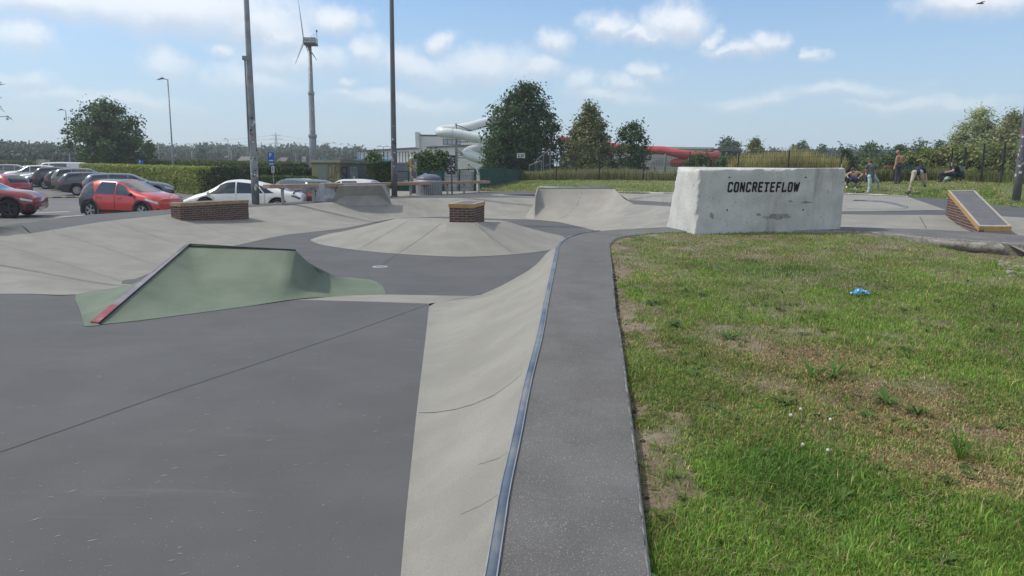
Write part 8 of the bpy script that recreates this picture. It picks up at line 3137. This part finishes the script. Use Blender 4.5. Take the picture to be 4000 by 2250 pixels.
def person(label, j, mats_, face, base, shirt='skin', sleeve=.45, shorts=None, build=1.14, hair=None, hair_len=0, glasses=False, pads=None):
    """one continuous figure grown round a jointed skeleton; j maps joint names to points, face is where the head looks"""
    caps = []

    def cap_(a, b, ra, rb, m):
        caps.append((Vector(a), Vector(b), ra * build, rb * build, m))
    def hcap_(a, b, ra, rb, m):
        caps.append((Vector(a), Vector(b), ra, rb, m))
    face = Vector(face).normalized()
    hd, nk = j['head'], j['neck']
    upv = (hd - nk).normalized()
    side = upv.cross(face).normalized()
    top_m = shirt
    pel, ch = j['pelvis'], j['chest']
    waist = pel.lerp(ch, .45)
    leg_m = 'leg'
    cap_(pel, waist, .125, .118, leg_m if shirt == 'skin' else top_m)
    cap_(pel.lerp(waist, .35), waist, .118, .118, top_m)
    cap_(waist, ch, .12, .135, top_m)
    sl, sr_ = j['sl'], j['sr']
    cap_(sl.lerp(sr_, .12), sl.lerp(sr_, .88), .068, .068, top_m)
    cap_(ch.lerp(sl, .5), waist.lerp(j['hl'], .3), .085, .085, top_m)
    cap_(ch.lerp(sr_, .5), waist.lerp(j['hr'], .3), .085, .085, top_m)
    cap_(j['hl'], j['hr'], .10, .10, leg_m)
    cap_(nk.lerp(ch, .35), nk.lerp(hd, .45), .058, .052, 'skin')
    # head: cranium, jaw, nose, brow, ears
    hcap_(hd + upv * .025 - face * .015, hd - upv * .02 - face * .005, .088, .082, 'skin')
    hcap_(hd - upv * .05 + face * .03, hd - upv * .085 + face * .05, .058, .042, 'skin')
    hcap_(hd + face * .085 - upv * .005, hd + face * .10 - upv * .03, .014, .018, 'skin')
    for s in (-1, 1):
        hcap_(hd + side * s * .085 - upv * .0, hd + side * s * .09 - upv * .03, .016, .013, 'skin')
    for s in ('l', 'r'):
        sh, el_, wr = j['s' + s], j['e' + s], j['w' + s]
        arm_m = 'skin'
        if shirt != 'skin':
            m_ = sh.lerp(el_, sleeve / .5 if sleeve < .5 else 1)
            cap_(sh, m_, .062, .055, top_m)
        cap_(sh, el_, .052, .043, arm_m)
        cap_(el_, wr, .043, .029, arm_m)
        d = (wr - el_).normalized()
        sd = d.cross(Vector((.3, .8, .5))).normalized()
        nrm = d.cross(sd).normalized()
        palm = wr + d * .075
        cap_(wr + d * .02, palm, .030, .034, arm_m)
        for q, (off, ln) in enumerate(((-.030, .070), (-.010, .082), (.010, .078), (.030, .062))):
            k0 = palm + sd * off
            k1 = k0 + d * ln * .55 + nrm * .008
            k2 = k1 + d * ln * .35 + nrm * .03
            cap_(k0, k1, .011, .010, arm_m); cap_(k1, k2, .010, .0085, arm_m)
        cap_(wr + d * .03 + sd * .025, wr + d * .075 + sd * .062 + nrm * .02, .013, .010, arm_m)
        hp, kn, an, to = j['h' + s], j['k' + s], j['a' + s], j['t' + s]
        low = 'leg' if shorts is None else 'skin'
        cap_(hp, kn, .088, .063, 'leg' if shorts is None else 'skin')
        if shorts is not None:
            cap_(hp, hp.lerp(kn, shorts), .098, .086, 'leg')
        cap_(kn, an, .062, .043, 'calf' if 'calf' in mats_ else low)
        if shorts is None:
            cap_(kn.lerp(an, .55), an + (kn - an).normalized() * .03, .066, .062, 'calf' if 'calf' in mats_ else low)
        if pads:
            cap_(kn + (kn - an).normalized() * .03, kn + (an - kn).normalized() * .09, .078, .07, 'pad')
        fd = (to - an).normalized()
        cap_(an - fd * .02 - Vector((0, 0, .03)), to - Vector((0, 0, .0)), .042, .038, 'shoe')
    mb = MB()
    for a, b, ra, rb, m in caps:
        capsule(mb, a, b, ra, rb)
    keys = list(mats_.keys())
    me = mb.mesh('person', [mats_[k] for k in keys], True)
    root = thing('person', base, label, 'person')
    o = bpy.data.objects.new('body', me)
    COL.objects.link(o)
    md = o.modifiers.new('r', 'REMESH'); md.mode = 'VOXEL'; md.voxel_size = .0125
    m2 = o.modifiers.new('s', 'SMOOTH'); m2.iterations = 3; m2.factor = .5
    dg = bpy.context.evaluated_depsgraph_get()
    new = bpy.data.meshes.new_from_object(o.evaluated_get(dg))
    o.modifiers.clear()
    n = len(new.polygons)
    cen = np.empty(n * 3); new.polygons.foreach_get('center', cen); cen = cen.reshape(-1, 3)
    best = np.full(n, 1e9); idx = np.zeros(n, dtype=np.int32)
    for a, b, ra, rb, m in caps:
        A_, B_ = np.array(a), np.array(b)
        d = B_ - A_
        t = np.clip(((cen - A_) @ d) / (d @ d + 1e-12), 0, 1)
        dist_ = np.linalg.norm(cen - A_ - t[:, None] * d, axis=1) - (ra + (rb - ra) * t)
        w = dist_ < best - (0.0 if m == 'skin' else -.004)
        best = np.where(w, dist_, best); idx = np.where(w, keys.index(m), idx)
    new.materials.clear()
    for k in keys:
        new.materials.append(mats_[k])
    new.polygons.foreach_set('material_index', idx.astype(np.int32))
    new.polygons.foreach_set('use_smooth', [True] * n)
    o.data = new
    adopt(o, root)
    if hair is not None:
        mb = MB()
        c = hd + upv * .028 - face * .022
        Mh = Matrix((( *side, ), ( *face, ), ( *upv, ))).transposed().to_4x4()
        Mh = Matrix.Translation(c) @ Mh
        mb.ball((0, 0, 0), .094, .098, .092, 14, 10, Mh)
        if hair_len:
            capsule(mb, hd - face * .06, hd - face * .07 - upv * hair_len, .07, .05)
        # open the face side
        keep_f = []
        for f in mb.f:
            cc = sum((Vector(mb.v[i]) for i in f), Vector()) / len(f)
            r_ = cc - hd
            if r_.dot(face) > .035 and r_.dot(upv) < .055:
                continue
            keep_f.append(f)
        mb.f = keep_f; mb.mi = [0] * len(keep_f)
        mb.v = [tuple(Vector(q) + mnoise.noise_vector(Vector(q) * 30) * .008) for q in mb.v]
        mb.build('hair', hair, root, smooth=True)
    # eyes, mouth or dark glasses
    if glasses:
        mb = MB()
        for s in (-1, 1):
            mb.ball(hd + face * .078 + side * s * .034 + upv * .008, .026, .022, .018, 8, 6)
        mb.bar(hd + face * .07 + side * .08 + upv * .012, hd + face * .07 - side * .08 + upv * .012, .012, .008)
        mb.build('sunglasses', HAIRK, root)
    else:
        for s in (-1, 1):
            mb = MB(); mb.ball(hd + face * .074 + side * s * .033 + upv * .006, .010, .008, .007, 8, 6); mb.build('eye', HAIRK, root)
    mb = MB(); mb.bar(hd + face * .087 - upv * .055 + side * .022, hd + face * .087 - upv * .055 - side * .022, .008, .008); mb.build('mouth', mat('lips', (.26, .10, .085), .6), root)
    return root


def bermat(x, y):
    for k in range(40):
        p = bermpt(*z7(x, y - 4 * k))
        if p is not None:
            return p
    return WD(*z7(x, y), 38)


def ylev(x, y):
    return bermat(x, y).y


# standing shirtless man
Y = ylev(1190, 738)
j = dict(head=J(1203, 163, Y), neck=J(1226, 222, Y + .02), chest=J(1245, 275, Y), pelvis=J(1220, 405, Y), sl=J(1192, 248, Y - .10), sr=J(1302, 240, Y + .10), el=J(1172, 345, Y - .12), wl=J(1148, 425, Y - .16), er=J(1340, 318, Y + .12), wr=J(1262, 392, Y - .06),
         hl=J(1186, 420, Y - .04), hr=J(1250, 418, Y + .04), kl=J(1183, 565, Y - .06), kr=J(1228, 570, Y + .04), al=J(1165, 712, Y - .04), ar=J(1225, 716, Y + .06), tl=J(1140, 733, Y - .2), tr=J(1198, 739, Y - .12))
person('bald shirtless man in dark grey trousers standing with a hand on his hip', j, {'skin': SK_T, 'leg': CL_GRY, 'shoe': SHOE_K}, (-.75, -.5, -.25), Vector((j['al'].x, Y, gz(j['al'].x, Y))), build=1.14)
# skater in striped shirt
Y = ylev(690, 893)
j = dict(head=J(697, 340, Y + .08), neck=J(700, 392, Y + .05), chest=J(712, 440, Y + .02), pelvis=J(725, 595, Y), sl=J(648, 412, Y), sr=J(778, 410, Y), el=J(615, 490, Y + .08), wl=J(640, 565, Y + .2), er=J(800, 490, Y + .15), wr=J(770, 560, Y + .28),
         hl=J(692, 605, Y), hr=J(762, 602, Y), kl=J(688, 740, Y - .02), kr=J(835, 690, Y + .25), al=J(676, 872, Y), ar=J(845, 790, Y + .45), tl=J(640, 897, Y - .08), tr=J(878, 806, Y + .40))
person('skater in striped dark shirt and pale jeans seen from behind', j, {'skin': SK_L, 'shirt': ST, 'leg': CL_JNS, 'shoe': SHOE_W}, (-.2, .9, -.1), Vector((j['al'].x, Y, gz(j['al'].x, Y))), shirt='shirt', sleeve=.3, hair=HAIRB)
# bending skater
Y = ylev(1500, 925)
j = dict(head=J(1692, 560, Y + .55), neck=J(1660, 500, Y + .50), chest=J(1612, 462, Y + .40), pelvis=J(1560, 530, Y), sl=J(1530, 462, Y + .42), sr=J(1688, 480, Y + .40), el=J(1560, 590, Y + .62), wl=J(1590, 670, Y + .62), er=J(1712, 590, Y + .36), wr=J(1730, 665, Y + .30),
         hl=J(1505, 535, Y), hr=J(1622, 530, Y), kl=J(1462, 690, Y - .08), kr=J(1662, 650, Y + .05), al=J(1425, 872, Y), ar=J(1690, 752, Y + .3), tl=J(1378, 905, Y - .05), tr=J(1705, 782, Y + .12))
person('skater in beige trousers and dark shirt bending down with one foot on a board', j, {'skin': SK_L, 'shirt': CL_NVY, 'leg': CL_BGE, 'shoe': SHOE_K}, (.5, .5, -.7), Vector((j['al'].x, Y, gz(j['al'].x, Y))), shirt='shirt', sleeve=.25, build=1.16, hair=HAIRB)
bend_y, bend_x = Y, J(1480, 930, Y).x
# seated man in blue shorts
Y = ylev(430, 790)
Y = ylev(400, 842) + .7
j = dict(head=J(383, 488, Y + .02), neck=J(395, 535, Y + .10), chest=J(402, 575, Y + .14), pelvis=J(402, 648, Y + .28), sl=J(325, 545, Y + .12), sr=J(470, 530, Y + .12), el=J(268, 575, Y + .1), wl=J(300, 640, Y - .05), er=J(560, 568, Y + .12), wr=J(500, 618, Y - .05),
         hl=J(350, 655, Y + .25), hr=J(455, 650, Y + .25), kl=J(292, 672, Y - .12), kr=J(440, 672, Y - .12), al=J(272, 785, Y - .10), ar=J(420, 795, Y - .12), tl=J(265, 815, Y - .32), tr=J(415, 845, Y - .36))
person('shirtless man in blue shorts and dark knee pads sitting with head bowed', j, {'skin': SK_L, 'leg': CL_BLU, 'calf': PADS, 'pad': CL_BLK, 'shoe': SHOE_W}, (-.1, -.75, -.65), Vector((j['pelvis'].x, Y + .2, gz(j['pelvis'].x, Y + .2))), shorts=.6, hair=HAIRB, pads=True)
seat1 = (j['pelvis'], Y)
# man half hidden behind the striped skater
Y = ylev(690, 720)
j = dict(head=J(690, 430, Y), neck=J(690, 480, Y + .03), chest=J(690, 520, Y + .05), pelvis=J(690, 610, Y + .15), sl=J(628, 490, Y), sr=J(752, 490, Y), el=J(618, 560, Y - .05), wl=J(640, 590, Y - .2), er=J(760, 570, Y - .05), wr=J(730, 600, Y - .2),
         hl=J(650, 620, Y + .1), hr=J(730, 620, Y + .1), kl=J(612, 600, Y - .35), kr=J(740, 610, Y - .35), al=J(612, 690, Y - .4), ar=J(745, 690, Y - .4), tl=J(600, 708, Y - .6), tr=J(750, 708, Y - .6))
person('shirtless man sitting behind the striped shirt skater', j, {'skin': SK_T, 'leg': CL_BLK, 'calf': CL_GRY, 'shoe': SHOE_K}, (0, -1, -.2), Vector((j['pelvis'].x, Y, gz(j['pelvis'].x, Y))), shorts=.8, hair=HAIRB)
# seated man with sunglasses
Y = ylev(1000, 703) + .35
j = dict(head=J(1045, 352, Y - .02), neck=J(1045, 402, Y + .03), chest=J(1042, 450, Y + .08), pelvis=J(1035, 575, Y + .2), sl=J(965, 425, Y + .05), sr=J(1115, 425, Y + .05), el=J(948, 510, Y - .05), wl=J(1008, 548, Y - .25), er=J(1118, 515, Y - .05), wr=J(1062, 548, Y - .25),
         hl=J(998, 585, Y + .15), hr=J(1075, 585, Y + .15), kl=J(936, 560, Y - .3), kr=J(1105, 565, Y - .3), al=J(928, 675, Y - .3), ar=J(1098, 672, Y - .3), tl=J(912, 698, Y - .5), tr=J(1085, 696, Y - .5))
person('dark haired shirtless man with sunglasses sitting in black shorts', j, {'skin': SK_D, 'leg': CL_BLK, 'shoe': SHOE_K}, (-.1, -1, -.1), Vector((j['pelvis'].x, Y, gz(j['pelvis'].x, Y))), shorts=.7, hair=HAIRK, glasses=True)
seat4 = (j['pelvis'], Y)
# woman in camping chair
Y = ylev(2120, 708)
j = dict(head=J(2243, 365, Y), neck=J(2272, 412, Y), chest=J(2278, 460, Y), pelvis=J(2262, 565, Y), sl=J(2262, 432, Y - .17), sr=J(2275, 432, Y + .17), el=J(2215, 505, Y - .24), wl=J(2110, 528, Y - .16), er=J(2200, 505, Y + .22), wr=J(2100, 515, Y + .12),
         hl=J(2240, 572, Y - .10), hr=J(2240, 572, Y + .10), kl=J(2005, 560, Y - .12), kr=J(1992, 555, Y + .12), al=J(1995, 682, Y - .12), ar=J(1985, 682, Y + .12), tl=J(1955, 700, Y - .14), tr=J(1945, 700, Y + .12))
person('woman in black sitting in a green folding chair by the fence', j, {'skin': SK_L, 'shirt': CL_BLK, 'leg': CL_NVY, 'shoe': SHOE_K}, (-.95, -.25, -.12), Vector((j['pelvis'].x, Y, gz(j['pelvis'].x, Y))), shirt='shirt', sleeve=.28, hair=HAIRK, hair_len=.1, glasses=True)
chair7 = (j['pelvis'], Y)


def camp_chair(label, c, rz, fab, seat_h=.36, w_=.5):
    """folding chair: crossed legs, slung seat and back, arm straps; it faces local -y"""
    root = thing('camping_chair', c, label, 'chair', rz=rz)
    FR = mat('chair_tube', (.05, .065, .06), .5, .1, 8., metal=.3)
    hw = w_ / 2
    def add(nm, mb, m, sm=False):
        o = mb.build(nm, m, smooth=sm); o.parent = root
    for a, b in (((-hw, -.22, 0), (hw, -.22, seat_h + .05)), ((hw, -.22, 0), (-hw, -.22, seat_h + .05)), ((-hw, .24, 0), (hw, .24, seat_h)), ((hw, .24, 0), (-hw, .24, seat_h)),
                 ((-hw, -.24, 0), (-hw, .26, seat_h)), ((-hw, .26, 0), (-hw, -.24, seat_h + .04)), ((hw, -.24, 0), (hw, .26, seat_h)), ((hw, .26, 0), (hw, -.24, seat_h + .04))):
        mb = MB(); mb.tube([a, b], .012, 6); add('leg', mb, FR, True)
    for s in (-1, 1):
        mb = MB(); mb.tube([(s * hw, .24, seat_h - .05), (s * hw, .34, .85)], .012, 6); add('back_post', mb, FR, True)
        mb = MB(); mb.hexa([Vector(p) for p in [(s * hw - .035, -.25, seat_h + .19), (s * hw + .035, -.25, seat_h + .19), (s * hw + .035, .30, seat_h + .22), (s * hw - .035, .30, seat_h + .22), (s * hw - .035, -.25, seat_h + .2), (s * hw + .035, -.25, seat_h + .2), (s * hw + .035, .30, seat_h + .23), (s * hw - .035, .30, seat_h + .23)]]); add('arm_strap', mb, fab)
        mb = MB(); mb.tube([(s * hw, -.24, seat_h), (s * hw, -.24, seat_h + .19)], .012, 6); add('arm_post', mb, FR, True)
    mb = MB(); mb.loft([[Vector((x * hw, y, seat_h - .06 * (1 - x * x) + .03 * (y < 0))) for x in (-1, -.6, -.2, .2, .6, 1)] for y in (-.24, -.05, .12, .25)]); add('seat', mb, fab, True)
    mb = MB(); mb.loft([[Vector((x * hw, .25 + .1 * f + .03 * (1 - x * x), seat_h - .02 + .52 * f)) for x in (-1, -.6, -.2, .2, .6, 1)] for f in (0, .33, .66, 1)]); add('backrest', mb, fab, True)
    return root


FABG = mat('chair_green', (.05, .085, .075), .9, .15, 10.)
FABT = mat('chair_teal', (.02, .085, .115), .9, .15, 10.)
FABK = mat('chair_black', (.02, .021, .024), .9, .15, 10.)
p, Y = chair7
camp_chair('green folding camping chair carrying the woman by the fence', Vector((p.x - .02, Y, gz(p.x, Y))), R(-80), FABG, seat_h=max(.3, p.z - gz(p.x, Y) - .10))
Y = ylev(1450, 700)
c = J(1432, 650, Y + .2)
camp_chair('empty teal camping chair behind the bending skater', Vector((c.x, Y + .2, gz(c.x, Y + .2))), R(5), FABT, seat_h=.42, w_=.58)
p, Y = seat4
camp_chair('low black camping chair under the man with sunglasses', Vector((p.x, Y + .15, gz(p.x, Y + .15))), 0.0, FABK, seat_h=max(.22, p.z - gz(p.x, Y) - .10), w_=.55)
p, Y = seat1
camp_chair('low dark camping chair under the man in blue shorts', Vector((p.x, Y + .25, gz(p.x, Y + .25))), 0.0, FABK, seat_h=max(.2, p.z - gz(p.x, Y + .25) - .10), w_=.6)


def skateboard(label, c, rz, deckm, pitch=0.0, roll_=0.0):
    root = thing('skateboard', c, label, 'skateboard', rz=rz)
    root.rotation_euler = (roll_, pitch, rz)
    mb = MB()
    rows = []
    for k in range(15):
        x = -.4 + .8 * k / 14
        w_ = .1 * math.sqrt(max(.02, 1 - (abs(x) / .405) ** 6))
        z = .095 + .05 * max(0, (abs(x) - .27) / .13) ** 1.5
        rows.append([Vector((x, -w_, z + .006)), Vector((x, 0, z)), Vector((x, w_, z + .006))])
    mb.loft(rows); mb.loft([[p - Vector((0, 0, .012)) for p in r] for r in rows])
    o = mb.build('deck', deckm, smooth=True); o.parent = root
    for x in (-.23, .23):
        mb = MB(); mb.bar((x, -.09, .045), (x, .09, .045), .03, .03); mb.bar((x, 0, .045), (x, 0, .085), .05, .05); o = mb.build('truck', GALV); o.parent = root
        for s in (-1, 1):
            mb = MB(); M_ = Matrix.Translation((x, s * .09, .028)) @ Matrix.Rotation(R(90), 4, 'X'); mb.lathe([(0, -.018), (.024, -.018), (.028, 0), (.024, .018), (0, .018)], (0, 0, 0), 12, M_); o = mb.build('wheel', SIGNW, smooth=True); o.parent = root
    return root


WOODD = mat('board_wood', (.30, .20, .10), .6, .2, 10.)
c = WD(*z7(492, 905), LP[4].y + .05); 
c = W(*z7(492, 908), LP[4].z + .056)
skateboard('skateboard with pale wood deck parked on the plaza lip', c, R(3), WOODD)
c = bermat(1490, 945)
skateboard('dark skateboard under the foot of the bending skater', c, R(4), mat('board_dark', (.06, .06, .055), .7, .2, 10.), pitch=R(-4))
c = bermat(1115, 690)
skateboard('dark skateboard lying beside the standing shirtless man', c + Vector((0, 0, .03)), R(-8), CL_BLK, roll_=R(20))
# bags
def bag(label, name, c, sx, sy, sz, m, strap=True):
    root = thing(name, c, label, 'bag')
    mb = MB(); mb.ball(c + Vector((0, 0, sz * .46)), sx, sy, sz * .5, 14, 10)
    mb.v = [tuple((Vector(q) - c) * 1.0 + c + mnoise.noise_vector(Vector(q) * 9) * .03) for q in mb.v]
    mb.build('bag_body', m, root, smooth=True)
    if strap:
        mb = MB(); mb.tube([c + Vector((-sx * .4, -sy * .6, sz * .8)), c + Vector((0, -sy * .9, sz * 1.15)), c + Vector((sx * .4, -sy * .6, sz * .8))], .012, 5); mb.build('strap', CL_BLK, root)
for lab, nm, x, y, sx, sy, sz, m in (('black backpack on the berm behind the striped shirt skater', 'backpack', 860, 690, .2, .16, .42, CL_BLK), ('bright orange bag beside the standing shirtless man', 'shopping_bag', 1292, 690, .14, .1, .22, mat('bag_orange', (.55, .13, .02), .6, .1, 10.)),
                                     ('pale plastic bag under the green folding chair', 'plastic_bag', 2120, 700, .2, .14, .28, mat('bag_pale', (.34, .44, .40), .5, .1, 10.)),
                                     ('black bag lying left of the striped shirt skater', 'backpack', 560, 690, .3, .18, .2, CL_BLK)):
    bag(lab, nm, bermat(x, y), sx, sy, sz, m)
c = bermat(1385, 690)
ck = thing('cool_box', c, 'black cool box with white sides beside the teal chair', 'cool box')
mb = MB(); mb.box(c.x - .2, c.x + .2, c.y - .15, c.y + .15, c.z, c.z + .36); mb.build('box', CL_BLK, ck)
mb = MB(); mb.box(c.x - .215, c.x - .2, c.y - .16, c.y + .16, c.z, c.z + .38); mb.build('side_panel', SIGNW, ck)
mb = MB(); mb.tube([c + Vector((-.18, 0, .36)), c + Vector((-.14, 0, .5)), c + Vector((.14, 0, .5)), c + Vector((.18, 0, .36))], .015, 6); mb.build('handle', GREYP, ck)

# ================================================================== summer haze
mb = MB()
mb.box(-1350, 1350, -350, 1350, -1.96, 60)
hz_ = mb.build('haze', mat('haze_air', (.8, .8, .8), 1, 0))
hz_['kind'] = 'stuff'
tag(hz_, 'thin pale summer haze over the whole place', 'haze')
hm = bpy.data.materials.new('haze_volume')
hm.use_nodes = True
hn = hm.node_tree
hn.nodes.remove(hn.nodes['Principled BSDF'])
pv = hn.nodes.new('ShaderNodeVolumePrincipled')
pv.inputs['Color'].default_value = (.86, .92, 1.0, 1)
pv.inputs['Density'].default_value = .00062
pv.inputs['Anisotropy'].default_value = .2
hn.links.new(pv.outputs[0], hn.nodes['Material Output'].inputs['Volume'])
hz_.data.materials.clear()
hz_.data.materials.append(hm)
